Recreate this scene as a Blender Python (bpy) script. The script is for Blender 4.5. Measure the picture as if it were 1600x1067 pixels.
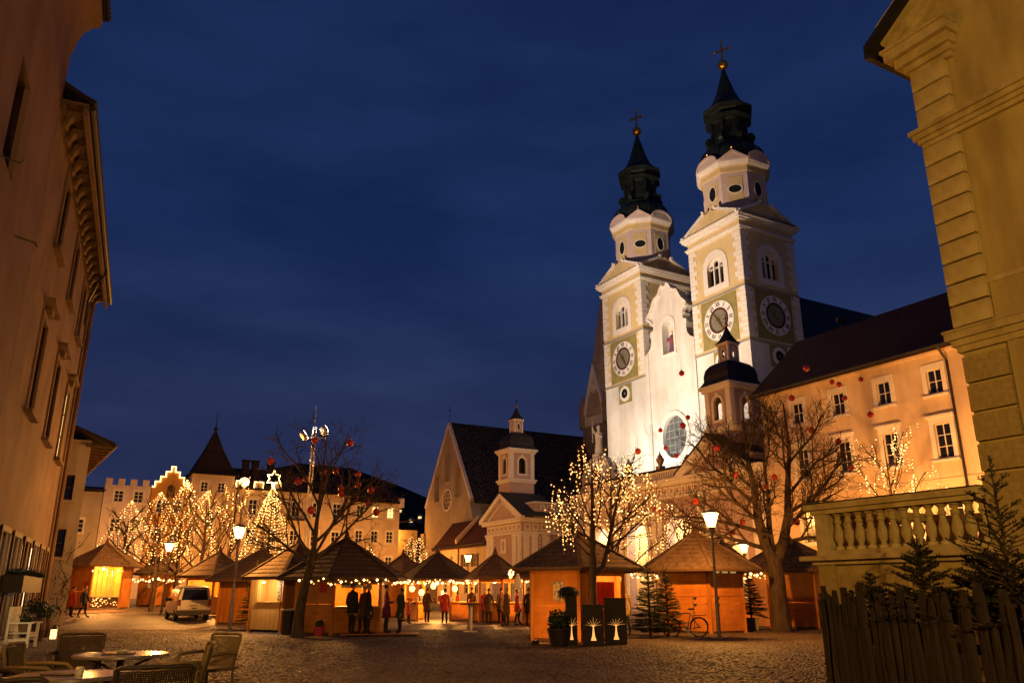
# Christmas market on a cathedral square at night
import bpy, bmesh, math, random
import numpy as np
from mathutils import Vector, Matrix
from mathutils.geometry import tessellate_polygon
R = math.radians
PI = math.pi
for o in list(bpy.data.objects):
    bpy.data.objects.remove(o)
SC = bpy.context.scene
COL = SC.collection
random.seed(7)

# ------------------------------------------------------------------ camera
cam = bpy.data.cameras.new('camera')
cam.lens = 28.125
cam.sensor_width = 36
cam.clip_end = 5000
cam_o = bpy.data.objects.new('camera', cam)
cam_o.location = (0, 0, 1.55)
cam_o.rotation_euler = (R(90 + 17.4), 0, 0)
COL.objects.link(cam_o)
SC.camera = cam_o

# ------------------------------------------------------------------ night sky
W = bpy.data.worlds.new('World')
SC.world = W
W.use_nodes = True
nt = W.node_tree
nt.nodes.clear()
n_out = nt.nodes.new('ShaderNodeOutputWorld')
n_bg = nt.nodes.new('ShaderNodeBackground')
n_tc = nt.nodes.new('ShaderNodeTexCoord')
n_sx = nt.nodes.new('ShaderNodeSeparateXYZ')
n_rp = nt.nodes.new('ShaderNodeValToRGB')
n_no = nt.nodes.new('ShaderNodeTexNoise')
n_mp = nt.nodes.new('ShaderNodeMapping')
n_mx = nt.nodes.new('ShaderNodeMix')
n_mx.data_type = 'RGBA'
n_mx.blend_type = 'MULTIPLY'
n_cr = nt.nodes.new('ShaderNodeValToRGB')
n_mp.inputs['Scale'].default_value = (1.4, 1.4, 5.0)
n_no.inputs['Scale'].default_value = 2.2
n_no.inputs['Detail'].default_value = 6
n_no.inputs['Roughness'].default_value = .55
e = n_rp.color_ramp.elements
e[0].position = 0.0
e[0].color = (.0165, .0195, .0520, 1)
e[1].position = .75
e[1].color = (.0044, .0112, .0500, 1)
q = e.new(.16)
q.color = (.0138, .0205, .0600, 1)
q = e.new(.40)
q.color = (.0076, .0185, .0680, 1)
e = n_cr.color_ramp.elements
e[0].position = .30
e[0].color = (.66, .70, .78, 1)
e[1].position = .72
e[1].color = (1.38, 1.28, 1.14, 1)
n_mx.inputs[0].default_value = 1
L_ = nt.links.new
L_(n_tc.outputs['Generated'], n_sx.inputs[0])
L_(n_sx.outputs['Z'], n_rp.inputs[0])
L_(n_tc.outputs['Generated'], n_mp.inputs[0])
L_(n_mp.outputs[0], n_no.inputs['Vector'])
L_(n_no.outputs['Fac'], n_cr.inputs[0])
L_(n_rp.outputs[0], n_mx.inputs[6])
L_(n_cr.outputs[0], n_mx.inputs[7])
L_(n_mx.outputs[2], n_bg.inputs[0])
L_(n_bg.outputs[0], n_out.inputs[0])
n_bg.inputs[1].default_value = 1.45

SC.view_settings.view_transform = 'Standard'
SC.view_settings.look = 'None'
SC.view_settings.exposure = 0.0
SC.view_settings.gamma = 1
SC.view_settings.use_curve_mapping = False
SC.render.engine = 'CYCLES'
SC.cycles.use_denoising = True
SC.cycles.max_bounces = 5
SC.cycles.diffuse_bounces = 3
SC.cycles.glossy_bounces = 2
SC.cycles.transmission_bounces = 3
SC.cycles.transparent_max_bounces = 6
SC.cycles.caustics_reflective = False
SC.cycles.caustics_refractive = False
SC.cycles.sample_clamp_indirect = 3.0

# brightness of every group of lamps, in watts
P_STREET, P_ASSUMED, P_PALACE, P_MAST, P_PORCH_FLOOD, P_PORCH_IN, P_KIOSK, P_ROW = \
    3000, 9800, 11500, 56000, 3300, 1200, 560, 15000
WARM = (1.0, .42, .09)
AMBER = (1.0, .37, .065)
PALE = (1.0, .72, .42)
COOL = (1.0, .94, .80)

# ------------------------------------------------------------------ mesh helpers
class MB:
    """collects faces; build() makes ONE mesh"""
    def __init__(s, M=None):
        s.v, s.f, s.mi = [], [], []
        s.M = M.copy() if M else Matrix()
        s.m = 0
    def vt(s, p):
        s.v.append(tuple(s.M @ Vector(p)))
        return len(s.v) - 1
    def face(s, pts):
        s.f.append([s.vt(p) for p in pts])
        s.mi.append(s.m)
        return s
    def idx(s, ids):
        s.f.append(list(ids))
        s.mi.append(s.m)
    def box(s, x0, x1, y0, y1, z0, z1):
        a = [s.vt(p) for p in ((x0, y0, z0), (x1, y0, z0), (x1, y1, z0), (x0, y1, z0), (x0, y0, z1), (x1, y0, z1), (x1, y1, z1), (x0, y1, z1))]
        for q in ((0, 3, 2, 1), (4, 5, 6, 7), (0, 1, 5, 4), (1, 2, 6, 5), (2, 3, 7, 6), (3, 0, 4, 7)):
            s.idx([a[i] for i in q])
        return s
    def prism(s, poly, z0, z1):
        """poly in (x, y), extruded in z"""
        n = len(poly)
        a = [s.vt((x, y, z0)) for x, y in poly]
        b = [s.vt((x, y, z1)) for x, y in poly]
        for i in range(n):
            j = (i + 1) % n
            s.idx((a[i], a[j], b[j], b[i]))
        s.idx(a[::-1])
        s.idx(b)
        return s
    def plate(s, outer, holes, y0, y1, back=True):
        """outline and holes in (x, z), thickness from y0 (front) to y1"""
        loops = [outer] + list(holes)
        tri = tessellate_polygon([[Vector((x, z, 0)) for x, z in lp] for lp in loops])
        flat = [p for lp in loops for p in lp]
        a = [s.vt((x, y0, z)) for x, z in flat]
        b = [s.vt((x, y1, z)) for x, z in flat]
        for t in tri:
            s.idx((a[t[0]], a[t[1]], a[t[2]]))
            if back:
                s.idx((b[t[2]], b[t[1]], b[t[0]]))
        k = 0
        for lp in loops:
            n = len(lp)
            for i in range(n):
                j = (i + 1) % n
                s.idx((a[k + i], b[k + i], b[k + j], a[k + j]))
            k += n
        return s
    def lathe(s, prof, n=16, c=(0, 0), a0=0.0, sx=1, sy=1):
        rings = []
        for r, z in prof:
            if r < 1e-4:
                rings.append([s.vt((c[0], c[1], z))])
            else:
                rings.append([s.vt((c[0] + sx * r * math.cos(a0 + 2 * PI * i / n), c[1] + sy * r * math.sin(a0 + 2 * PI * i / n), z)) for i in range(n)])
        for A, B in zip(rings, rings[1:]):
            for i in range(n):
                j = (i + 1) % n
                if len(A) == 1 and len(B) == 1:
                    continue
                if len(A) == 1:
                    s.idx((A[0], B[i], B[j]))
                elif len(B) == 1:
                    s.idx((A[i], A[j], B[0]))
                else:
                    s.idx((A[i], A[j], B[j], B[i]))
        if len(rings[0]) > 1:
            s.idx(rings[0][::-1])
        if len(rings[-1]) > 1:
            s.idx(rings[-1])
        return s
    def tube(s, pts, rad, n=6, cap=True):
        pts = [Vector(p) for p in pts]
        if not hasattr(rad, '__len__'):
            rad = [rad] * len(pts)
        prev = None
        up = None
        first = None
        for i, p in enumerate(pts):
            d = (pts[min(i + 1, len(pts) - 1)] - pts[max(i - 1, 0)])
            if d.length < 1e-9:
                d = Vector((0, 0, 1))
            d.normalize()
            if up is None:
                up = Vector((1, 0, 0)) if abs(d.x) < .8 else Vector((0, 1, 0))
            u = d.cross(up)
            if u.length < 1e-6:
                u = d.orthogonal()
            u.normalize()
            w = d.cross(u).normalized()
            up = -w if False else up
            ring = [s.vt(p + (u * math.cos(2 * PI * k / n) + w * math.sin(2 * PI * k / n)) * rad[i]) for k in range(n)]
            if prev:
                for k in range(n):
                    s.idx((prev[k], prev[(k + 1) % n], ring[(k + 1) % n], ring[k]))
            else:
                first = ring
            prev = ring
        if cap:
            s.idx(first[::-1])
            s.idx(prev)
        return s
    def beam(s, p, q, w, h):
        """box beam from p to q, width w (level), height h"""
        p, q = Vector(p), Vector(q)
        d = (q - p).normalized()
        u = d.cross(Vector((0, 0, 1)))
        if u.length < 1e-5:
            u = Vector((1, 0, 0))
        u.normalize()
        t = u.cross(d).normalized()
        c = [(-w / 2, -h / 2), (w / 2, -h / 2), (w / 2, h / 2), (-w / 2, h / 2)]
        a = [s.vt(p + u * x + t * y) for x, y in c]
        b = [s.vt(q + u * x + t * y) for x, y in c]
        for i in range(4):
            j = (i + 1) % 4
            s.idx((a[i], a[j], b[j], b[i]))
        s.idx(a[::-1])
        s.idx(b)
        return s
    def ball(s, c, r, n=8, m=5, sz=1):
        return s.lathe([(r * math.sin(PI * i / m), c[2] - r * sz * math.cos(PI * i / m)) for i in range(m + 1)], n, (c[0], c[1]))
    def octa(s, c, r):
        x, y, z = c
        a = [s.vt(p) for p in ((x - r, y, z), (x + r, y, z), (x, y - r, z), (x, y + r, z), (x, y, z - r), (x, y, z + r))]
        for q in ((1, 3, 5), (3, 0, 5), (0, 2, 5), (2, 1, 5), (3, 1, 4), (0, 3, 4), (2, 0, 4), (1, 2, 4)):
            s.idx([a[i] for i in q])
        return s
    def mesh(s, name, mats, smooth=False, recalc=True, auto=None):
        me = bpy.data.meshes.new(name)
        me.from_pydata(s.v, [], s.f)
        if not isinstance(mats, (list, tuple)):
            mats = [mats]
        for m in mats:
            me.materials.append(m)
        if len(mats) > 1:
            me.polygons.foreach_set('material_index', s.mi)
        if recalc:
            bm = bmesh.new()
            bm.from_mesh(me)
            bmesh.ops.recalc_face_normals(bm, faces=bm.faces)
            bm.to_mesh(me)
            bm.free()
        if smooth:
            me.polygons.foreach_set('use_smooth', [True] * len(me.polygons))
            if auto:
                me.set_sharp_from_angle(angle=R(auto))
        me.update()
        return me
    def islands(s):
        """the separate pieces, each as a builder of its own"""
        par = list(range(len(s.v)))
        def find(i):
            while par[i] != i:
                par[i] = par[par[i]]
                i = par[i]
            return i
        for f in s.f:
            a = find(f[0])
            for i in f[1:]:
                par[find(i)] = a
        out = {}
        for f, m in zip(s.f, s.mi):
            r = find(f[0])
            if r not in out:
                out[r] = (MB(), {})
            b, mp = out[r]
            ids = []
            for i in f:
                if i not in mp:
                    mp[i] = len(b.v)
                    b.v.append(s.v[i])
                ids.append(mp[i])
            b.f.append(ids)
            b.mi.append(m)
        return [b for b, _ in out.values()]
    def pieces(s, name, mats, parent=None, M=None, **kw):
        """one object for each separate piece"""
        return [b.build(name, mats, parent, M, **kw) for b in s.islands()]
    def build(s, name, mats, parent=None, M=None, smooth=False, auto=None, recalc=True, **kw):
        return ob(name, s.mesh(name, mats, smooth, recalc, auto), parent, M, **kw)

def ob(name, me, parent=None, M=None, **kw):
    o = bpy.data.objects.new(name, me)
    COL.objects.link(o)
    if parent is not None:
        o.parent = parent
    if M is not None:
        o.matrix_basis = M
    for k, v in kw.items():
        if v is not None:
            o['category' if k == 'cat' else k] = v
    return o

def thing(name, label, cat, M=None, group=None):
    return ob(name, None, None, M, label=label, cat=cat, group=group)

def T(x, y=0, z=0):
    return Matrix.Translation((x, y, z))

def RZ(a):
    return Matrix.Rotation(a, 4, 'Z')

def lamp(name, kind, parent, M, power, color, size=.1, angle=None, blend=.5):
    l = bpy.data.lights.new(name, kind)
    l.energy = power
    l.color = color
    l.shadow_soft_size = size
    if angle:
        l.spot_size = R(angle)
        l.spot_blend = blend
    o = bpy.data.objects.new(name, l)
    COL.objects.link(o)
    if parent is not None:
        o.parent = parent
    o.matrix_basis = M
    return o

def aim(p, q):
    """matrix of a lamp at p that shines at q"""
    d = Vector(q) - Vector(p)
    return Matrix.Translation(p) @ d.to_track_quat('-Z', 'Y').to_matrix().to_4x4()

def arc(cx, cz, r, a0, a1, n, rz=None):
    rz = rz or r
    return [(cx + r * math.cos(R(a0 + (a1 - a0) * i / n)), cz + rz * math.sin(R(a0 + (a1 - a0) * i / n))) for i in range(n + 1)]

def rect(x0, x1, z0, z1):
    return [(x0, z0), (x1, z0), (x1, z1), (x0, z1)]

def arched(xc, w, z0, z1, n=8, point=0):
    """outline of an arched opening, z1 = top of the arch"""
    r = w / 2
    zs = z1 - r * (1 + point)
    return [(xc - r, z0), (xc + r, z0)] + arc(xc, zs, r, 0, 180, n, r * (1 + point))

def oval(xc, zc, a, b, n=20):
    return [(xc + a * math.cos(2 * PI * i / n), zc + b * math.sin(2 * PI * i / n)) for i in range(n)]

def smooth01(t):
    t = max(0., min(1., t))
    return t * t * (3 - 2 * t)

def gz(x, y):
    """height of the paving: it climbs gently towards the far end on one side"""
    return .03 * max(0., min(30., y - 45)) * smooth01((-6 - x) / 12)

# ------------------------------------------------------------------ materials
def new_mat(name):
    m = bpy.data.materials.new(name)
    m.use_nodes = True
    return m, m.node_tree, m.node_tree.nodes['Principled BSDF']

def mat(name, c1, c2=None, rough=.85, scale=2.0, bump=0.0, bscale=25.0, metal=0.0, stretch=(1, 1, 1), spec=.25, detail=7, contrast=(.35, .65), dist=.02, spots=None, macro=None):
    m, t, b = new_mat(name)
    b.inputs['Roughness'].default_value = rough
    b.inputs['Metallic'].default_value = metal
    b.inputs['Specular IOR Level'].default_value = spec
    c2 = c2 or tuple(x * .78 for x in c1)
    tc = t.nodes.new('ShaderNodeTexCoord')
    mp = t.nodes.new('ShaderNodeMapping')
    mp.inputs['Scale'].default_value = stretch
    t.links.new(tc.outputs['Object'], mp.inputs[0])
    n = t.nodes.new('ShaderNodeTexNoise')
    n.inputs['Scale'].default_value = scale
    n.inputs['Detail'].default_value = detail
    n.inputs['Roughness'].default_value = .62
    t.links.new(mp.outputs[0], n.inputs['Vector'])
    r = t.nodes.new('ShaderNodeValToRGB')
    r.color_ramp.elements[0].position = contrast[0]
    r.color_ramp.elements[1].position = contrast[1]
    r.color_ramp.elements[0].color = (*c2, 1)
    r.color_ramp.elements[1].color = (*c1, 1)
    t.links.new(n.outputs['Fac'], r.inputs[0])
    col = r.outputs[0]
    if spots:
        v = t.nodes.new('ShaderNodeTexNoise')
        v.inputs['Scale'].default_value = spots[0]
        v.inputs['Detail'].default_value = 2
        rr = t.nodes.new('ShaderNodeValToRGB')
        rr.color_ramp.elements[0].position = spots[1]
        rr.color_ramp.elements[1].position = spots[1] + .06
        t.links.new(mp.outputs[0], v.inputs['Vector'])
        t.links.new(v.outputs['Fac'], rr.inputs[0])
        mx = t.nodes.new('ShaderNodeMix')
        mx.data_type = 'RGBA'
        mx.inputs[7].default_value = (*spots[2], 1)
        t.links.new(rr.outputs[0], mx.inputs[0])
        t.links.new(col, mx.inputs[6])
        col = mx.outputs[2]
    if macro:
        v = t.nodes.new('ShaderNodeTexNoise')
        v.inputs['Scale'].default_value = macro[0]
        v.inputs['Detail'].default_value = 5
        v.inputs['Roughness'].default_value = .6
        mp2 = t.nodes.new('ShaderNodeMapping')
        mp2.inputs['Scale'].default_value = macro[2]
        t.links.new(tc.outputs['Object'], mp2.inputs[0])
        t.links.new(mp2.outputs[0], v.inputs['Vector'])
        rr = t.nodes.new('ShaderNodeValToRGB')
        rr.color_ramp.elements[0].position = .36
        rr.color_ramp.elements[1].position = .62
        rr.color_ramp.elements[0].color = (macro[1], macro[1] * .95, macro[1] * .9, 1)
        t.links.new(v.outputs['Fac'], rr.inputs[0])
        mx = t.nodes.new('ShaderNodeMix')
        mx.data_type = 'RGBA'
        mx.blend_type = 'MULTIPLY'
        mx.inputs[0].default_value = 1
        t.links.new(col, mx.inputs[6])
        t.links.new(rr.outputs[0], mx.inputs[7])
        col = mx.outputs[2]
    t.links.new(col, b.inputs['Base Color'])
    if bump:
        n2 = t.nodes.new('ShaderNodeTexNoise')
        n2.inputs['Scale'].default_value = bscale
        n2.inputs['Detail'].default_value = 5
        t.links.new(mp.outputs[0], n2.inputs['Vector'])
        bp = t.nodes.new('ShaderNodeBump')
        bp.inputs['Strength'].default_value = bump
        bp.inputs['Distance'].default_value = dist
        t.links.new(n2.outputs['Fac'], bp.inputs['Height'])
        t.links.new(bp.outputs[0], b.inputs['Normal'])
    return m

def tile_mat(name, c1, c2, mortar, w=.3, h=.16, rough=.8, bump=.6, spots=None, plane='xz'):
    """courses of small roof tiles, for roofs too far away to show single tiles"""
    m, t, b = new_mat(name)
    b.inputs['Roughness'].default_value = rough
    b.inputs['Specular IOR Level'].default_value = .2
    tc = t.nodes.new('ShaderNodeTexCoord')
    sp = t.nodes.new('ShaderNodeSeparateXYZ')
    cb = t.nodes.new('ShaderNodeCombineXYZ')
    t.links.new(tc.outputs['Object'], sp.inputs[0])
    t.links.new(sp.outputs['X' if plane == 'xz' else 'Y'], cb.inputs[0])
    t.links.new(sp.outputs['Z'], cb.inputs[1])
    br = t.nodes.new('ShaderNodeTexBrick')
    br.inputs['Scale'].default_value = 1
    br.inputs['Brick Width'].default_value = w
    br.inputs['Row Height'].default_value = h
    br.inputs['Mortar Size'].default_value = .018
    br.inputs['Mortar Smooth'].default_value = .5
    br.inputs['Bias'].default_value = -.2
    br.inputs['Color1'].default_value = (*c1, 1)
    br.inputs['Color2'].default_value = (*c2, 1)
    br.inputs['Mortar'].default_value = (*mortar, 1)
    t.links.new(cb.outputs[0], br.inputs['Vector'])
    col = br.outputs['Color']
    if spots:
        v = t.nodes.new('ShaderNodeTexNoise')
        v.inputs['Scale'].default_value = spots[0]
        v.inputs['Detail'].default_value = 1
        rr = t.nodes.new('ShaderNodeValToRGB')
        rr.color_ramp.elements[0].position = spots[1]
        rr.color_ramp.elements[1].position = spots[1] + .05
        t.links.new(tc.outputs['Object'], v.inputs['Vector'])
        t.links.new(v.outputs['Fac'], rr.inputs[0])
        mx = t.nodes.new('ShaderNodeMix')
        mx.data_type = 'RGBA'
        mx.inputs[7].default_value = (*spots[2], 1)
        t.links.new(rr.outputs[0], mx.inputs[0])
        t.links.new(col, mx.inputs[6])
        col = mx.outputs[2]
    t.links.new(col, b.inputs['Base Color'])
    bp = t.nodes.new('ShaderNodeBump')
    bp.inputs['Strength'].default_value = bump
    bp.inputs['Distance'].default_value = .03
    bp.invert = True
    t.links.new(br.outputs['Fac'], bp.inputs['Height'])
    t.links.new(bp.outputs[0], b.inputs['Normal'])
    return m

def glow(name, color, strength, sampled=True):
    m, t, b = new_mat(name)
    b.inputs['Base Color'].default_value = (.8, .8, .8, 1)
    b.inputs['Emission Color'].default_value = (*color, 1)
    b.inputs['Emission Strength'].default_value = strength
    m.cycles.emission_sampling = 'FRONT_BACK' if sampled else 'NONE'
    return m

def glass_mat(name, c=(.012, .013, .016), rough=.12, spec=.6):
    m, t, b = new_mat(name)
    b.inputs['Base Color'].default_value = (*c, 1)
    b.inputs['Roughness'].default_value = rough
    b.inputs['Specular IOR Level'].default_value = spec
    return m

M_ = {}
def defmats():
    g = M_
    g['plaster_white'] = mat('white plaster', (.74, .71, .66), (.66, .63, .57), scale=.6, bump=.15, bscale=40, macro=(.35, .82, (1.4, 1.4, .35)))
    g['plaster_yellow'] = mat('yellow plaster', (.64, .49, .25), (.57, .43, .21), scale=.8, bump=.15, bscale=40)
    g['plaster_pink'] = mat('pink plaster', (.46, .33, .29), (.40, .28, .25), scale=.8, bump=.12, bscale=40)
    g['plaster_cream'] = mat('cream plaster', (.70, .53, .35), (.60, .45, .29), scale=.35, bump=.15, bscale=30, macro=(.5, .78, (1.4, 1.4, .35)))
    g['plaster_old'] = mat('old grey plaster', (.46, .38, .27), (.30, .24, .17), scale=.5, bump=.3, bscale=18, contrast=(.3, .7))
    g['plaster_ochre'] = mat('ochre plaster', (.48, .37, .125), (.39, .295, .09), scale=.9, bump=.4, bscale=60, contrast=(.25, .75), macro=(1.0, .68, (1.5, 1.5, .35)))
    g['stucco_rough'] = mat('rough ochre stucco', (.44, .32, .10), (.32, .23, .07), scale=14, bump=.9, bscale=70, dist=.03)
    g['trim_ochre'] = mat('ochre stone trim', (.52, .41, .16), (.42, .325, .12), scale=2.5, bump=.4, bscale=50, macro=(3., .7, (1, 1, .7)))
    g['plaster_left'] = mat('weathered apricot plaster', (.205, .118, .078), (.145, .083, .055), scale=.45, bump=.5, bscale=22, contrast=(.3, .7), macro=(.7, .74, (1.1, 1.1, .6)))
    g['plaster_left2'] = mat('patchy apricot plaster', (.225, .135, .08), (.15, .088, .052), scale=.5, bump=.5, bscale=22, contrast=(.3, .7), macro=(.8, .62, (1.1, 1.1, .6)), spots=(.55, .62, (.20, .125, .075)))
    g['plaster_orange'] = mat('orange plaster', (.55, .27, .05), (.47, .22, .04), scale=.5)
    g['plaster_olive'] = mat('olive painted panel', (.30, .25, .09), (.22, .18, .06), scale=1.6, contrast=(.3, .7))
    g['trim_white'] = mat('white stone trim', (.76, .70, .62), (.66, .60, .52), scale=3, bump=.1)
    g['trim_grey'] = mat('grey joint', (.30, .28, .25))
    g['stone'] = mat('weathered statue stone', (.34, .27, .21), (.20, .16, .12), scale=6, bump=.5, bscale=20)
    g['rubble'] = mat('rubble stone', (.34, .27, .20), (.16, .12, .09), scale=4, bump=.8, bscale=9, contrast=(.4, .6))
    g['copper'] = mat('dark green copper sheet', (.030, .044, .038), (.014, .020, .018), rough=.45, scale=2.5, metal=.4, bump=.2, bscale=8)
    g['slate'] = mat('dark sheet roof', (.022, .020, .020), (.012, .011, .012), rough=.6, scale=2)
    g['gold'] = mat('gilded metal', (.75, .42, .08), (.5, .25, .04), rough=.3, metal=.9, scale=3)
    g['iron'] = mat('dark iron', (.02, .018, .016), (.012, .011, .01), rough=.55, scale=8, spec=.4)
    g['steel'] = mat('grey galvanised steel', (.46, .44, .40), (.36, .34, .31), rough=.45, metal=.3, scale=9)
    g['glass'] = glass_mat('dark window glass')
    g['glass_grey'] = mat('leaded grey glass', (.13, .135, .14), (.07, .075, .08), rough=.3, scale=5, spec=.5)
    g['dial_white'] = mat('white clock ring', (.74, .70, .64), (.68, .64, .58), scale=4)
    g['dial_grey'] = mat('grey clock centre', (.21, .20, .15), (.16, .15, .11), scale=3)
    g['black'] = mat('black paint', (.012, .011, .010), rough=.6)
    g['dark_red'] = mat('dark red clock ring', (.10, .025, .015), (.05, .015, .01), scale=4)
    g['roof_tile'] = tile_mat('small brown roof tiles', (.065, .036, .024), (.040, .022, .016), (.012, .008, .006), spots=(38, .70, (.16, .13, .11)), plane='xz')
    g['roof_red'] = tile_mat('red brown roof tiles', (.10, .034, .020), (.065, .022, .014), (.018, .008, .006), w=.25, h=.3, plane='xz')
    g['roof_scale'] = tile_mat('dark scaly church tiles', (.020, .017, .016), (.010, .009, .009), (.004, .004, .004), w=.45, h=.4, bump=.9, spots=(7.0, .60, (.24, .21, .18)), plane='yz')
    g['roof_far'] = tile_mat('dark far roof tiles', (.035, .022, .018), (.022, .014, .012), (.01, .007, .006), plane='yz')
    g['clay'] = mat('clay ridge tiles', (.030, .018, .013), (.016, .010, .008), scale=6, bump=.4)
    g['wood_wall'] = mat('orange larch boards', (.50, .19, .026), (.38, .13, .016), rough=.6, scale=3.2, stretch=(1.2, 1.2, .10), bump=.15, bscale=14, spots=(4.2, .69, (.20, .075, .015)), macro=(2.0, .65, (3, 3, .3)))
    g['wood_ply'] = mat('orange knotty pine', (.50, .185, .024), (.40, .135, .016), rough=.6, scale=3.0, stretch=(.25, .25, 1.6), bump=.1, bscale=12, spots=(7, .68, (.17, .06, .012)), macro=(1.6, .72, (1, 1, .6)))
    g['wood_light'] = mat('pale new pine', (.62, .34, .10), (.50, .25, .06), rough=.55, scale=3.2, stretch=(1.5, 1.5, .10), spots=(4, .72, (.25, .10, .02)))
    g['wood_dark'] = mat('dark brown timber', (.10, .05, .022), (.06, .03, .014), rough=.7, scale=6, stretch=(1, 1, .2))
    g['shingle'] = mat('weathered larch shingles', (.165, .100, .057), (.060, .036, .021), rough=.85, scale=2.6, stretch=(3.5, 1, 1), bump=.5, bscale=22, contrast=(.3, .7))
    g['shingle_dark'] = mat('old dark shingles', (.090, .056, .035), (.038, .024, .016), rough=.85, scale=2.6, stretch=(3.5, 1, 1), bump=.5, bscale=22, contrast=(.3, .7))
    g['fence_wood'] = mat('grey brown split wood', (.040, .025, .016), (.010, .006, .004), rough=.85, scale=3, stretch=(4, 4, .35), bump=.9, bscale=16, contrast=(.35, .68), dist=.03)
    g['bark'] = mat('grey brown bark', (.082, .055, .035), (.035, .023, .015), rough=.9, scale=7, stretch=(1, 1, .3), bump=1, bscale=24, dist=.03)
    g['bark_lit'] = mat('bark painted as lit', (.115, .078, .045), (.05, .034, .02), rough=.9, scale=7, stretch=(1, 1, .3), bump=1, bscale=24, dist=.03)  # paler copy of the bark, lamplight put into its colour
    g['twig'] = mat('brown twigs', (.085, .050, .026), (.045, .027, .016), rough=.85, scale=8)
    g['needle'] = mat('dark fir needles', (.030, .050, .016), (.012, .022, .008), rough=.7, scale=9)
    g['needle_dark'] = mat('blackish fir needles', (.017, .026, .010), (.008, .012, .005), rough=.7, scale=9)
    g['leaf'] = mat('dark shrub leaves', (.030, .045, .015), (.012, .020, .008), rough=.55, scale=9)
    g['bulb'] = glow('warm bulb', (1.0, .41, .10), 2.5, False)
    g['bulb_hot'] = glow('bright warm bulb', (1.0, .58, .18), 7.0, False)
    g['tube'] = glow('warm light rope', (1.0, .58, .17), 5.0, False)
    g['bauble'] = mat('red bauble', (.62, .045, .018), (.50, .03, .014), rough=.35, scale=3, spec=.5)
    g['grey_post'] = mat('grey painted steel', (.20, .165, .12), (.13, .105, .08), rough=.5, scale=6, metal=.2)
    g['white_paint'] = mat('white painted wood', (.74, .68, .52), (.66, .60, .44), rough=.5, scale=6)
    g['dark_metal'] = mat('dark brown steel', (.022, .014, .010), (.015, .010, .007), rough=.6, scale=5)
    g['pane_lit'] = glow('lit window', (1.0, .68, .22), 1.6, False)
    g['pane_dim'] = glow('dim lit window', (1.0, .62, .22), .45, False)
    g['shop_lit'] = glow('lit shop window', (1.0, .88, .55), 1.7, False)
    g['porch_wall'] = mat('yellow porch wall', (.72, .56, .30), (.64, .48, .25), scale=1)
    g['concrete'] = mat('grey concrete', (.26, .22, .17), (.18, .15, .12), scale=5, bump=.3)
    g['terracotta'] = mat('clay pot', (.22, .12, .06), (.15, .08, .04), scale=5)
    g['pot_dark'] = mat('dark plastic pot', (.028, .020, .015), rough=.6, scale=5)
    g['pot_pink'] = mat('pink plastic bucket', (.45, .05, .09), (.38, .04, .07), rough=.4, scale=4)
    g['paper'] = mat('printed paper', (.62, .55, .42), (.35, .24, .16), scale=7, contrast=(.45, .55))
    g['red_cloth'] = mat('red cloth', (.36, .035, .02), (.26, .02, .015), scale=6)
defmats()
# ------------------------------------------------------------------ ground
def cobble_mat():
    m, t, b = new_mat('worn cobble paving')
    b.inputs['Roughness'].default_value = .62
    b.inputs['Specular IOR Level'].default_value = .35
    tc = t.nodes.new('ShaderNodeTexCoord')
    v = t.nodes.new('ShaderNodeTexVoronoi')
    v.feature = 'DISTANCE_TO_EDGE'
    v.inputs['Scale'].default_value = 7.5
    v2 = t.nodes.new('ShaderNodeTexVoronoi')
    v2.inputs['Scale'].default_value = 7.5
    n = t.nodes.new('ShaderNodeTexNoise')
    n.inputs['Scale'].default_value = .5
    n.inputs['Detail'].default_value = 8
    for k in (v, v2, n):
        t.links.new(tc.outputs['Object'], k.inputs['Vector'])
    r = t.nodes.new('ShaderNodeValToRGB')
    r.color_ramp.elements[0].color = (.07, .049, .032, 1)
    r.color_ramp.elements[1].color = (.165, .115, .072, 1)
    r.color_ramp.elements[0].position = .3
    r.color_ramp.elements[1].position = .7
    t.links.new(n.outputs['Fac'], r.inputs[0])
    r2 = t.nodes.new('ShaderNodeValToRGB')
    r2.color_ramp.elements[0].color = (.25, .22, .2, 1)
    r2.color_ramp.elements[1].position = .12
    t.links.new(v.outputs['Distance'], r2.inputs[0])
    mx = t.nodes.new('ShaderNodeMix')
    mx.data_type = 'RGBA'
    mx.blend_type = 'MULTIPLY'
    mx.inputs[0].default_value = 1
    t.links.new(r.outputs[0], mx.inputs[6])
    t.links.new(r2.outputs[0], mx.inputs[7])
    t.links.new(mx.outputs[2], b.inputs['Base Color'])
    bp = t.nodes.new('ShaderNodeBump')
    bp.inputs['Strength'].default_value = .7
    bp.inputs['Distance'].default_value = .03
    t.links.new(r2.outputs[0], bp.inputs['Height'])
    t.links.new(bp.outputs[0], b.inputs['Normal'])
    return m
M_['cobble'] = cobble_mat()
M_['cobble_stone'] = mat('single porphyry cobbles', (.17, .118, .075), (.055, .038, .026), rough=.66, scale=5.5, bump=.35, bscale=45, spec=.25, contrast=(.25, .75), dist=.01, macro=(.33, .55, (1, 1, 1)))

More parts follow.
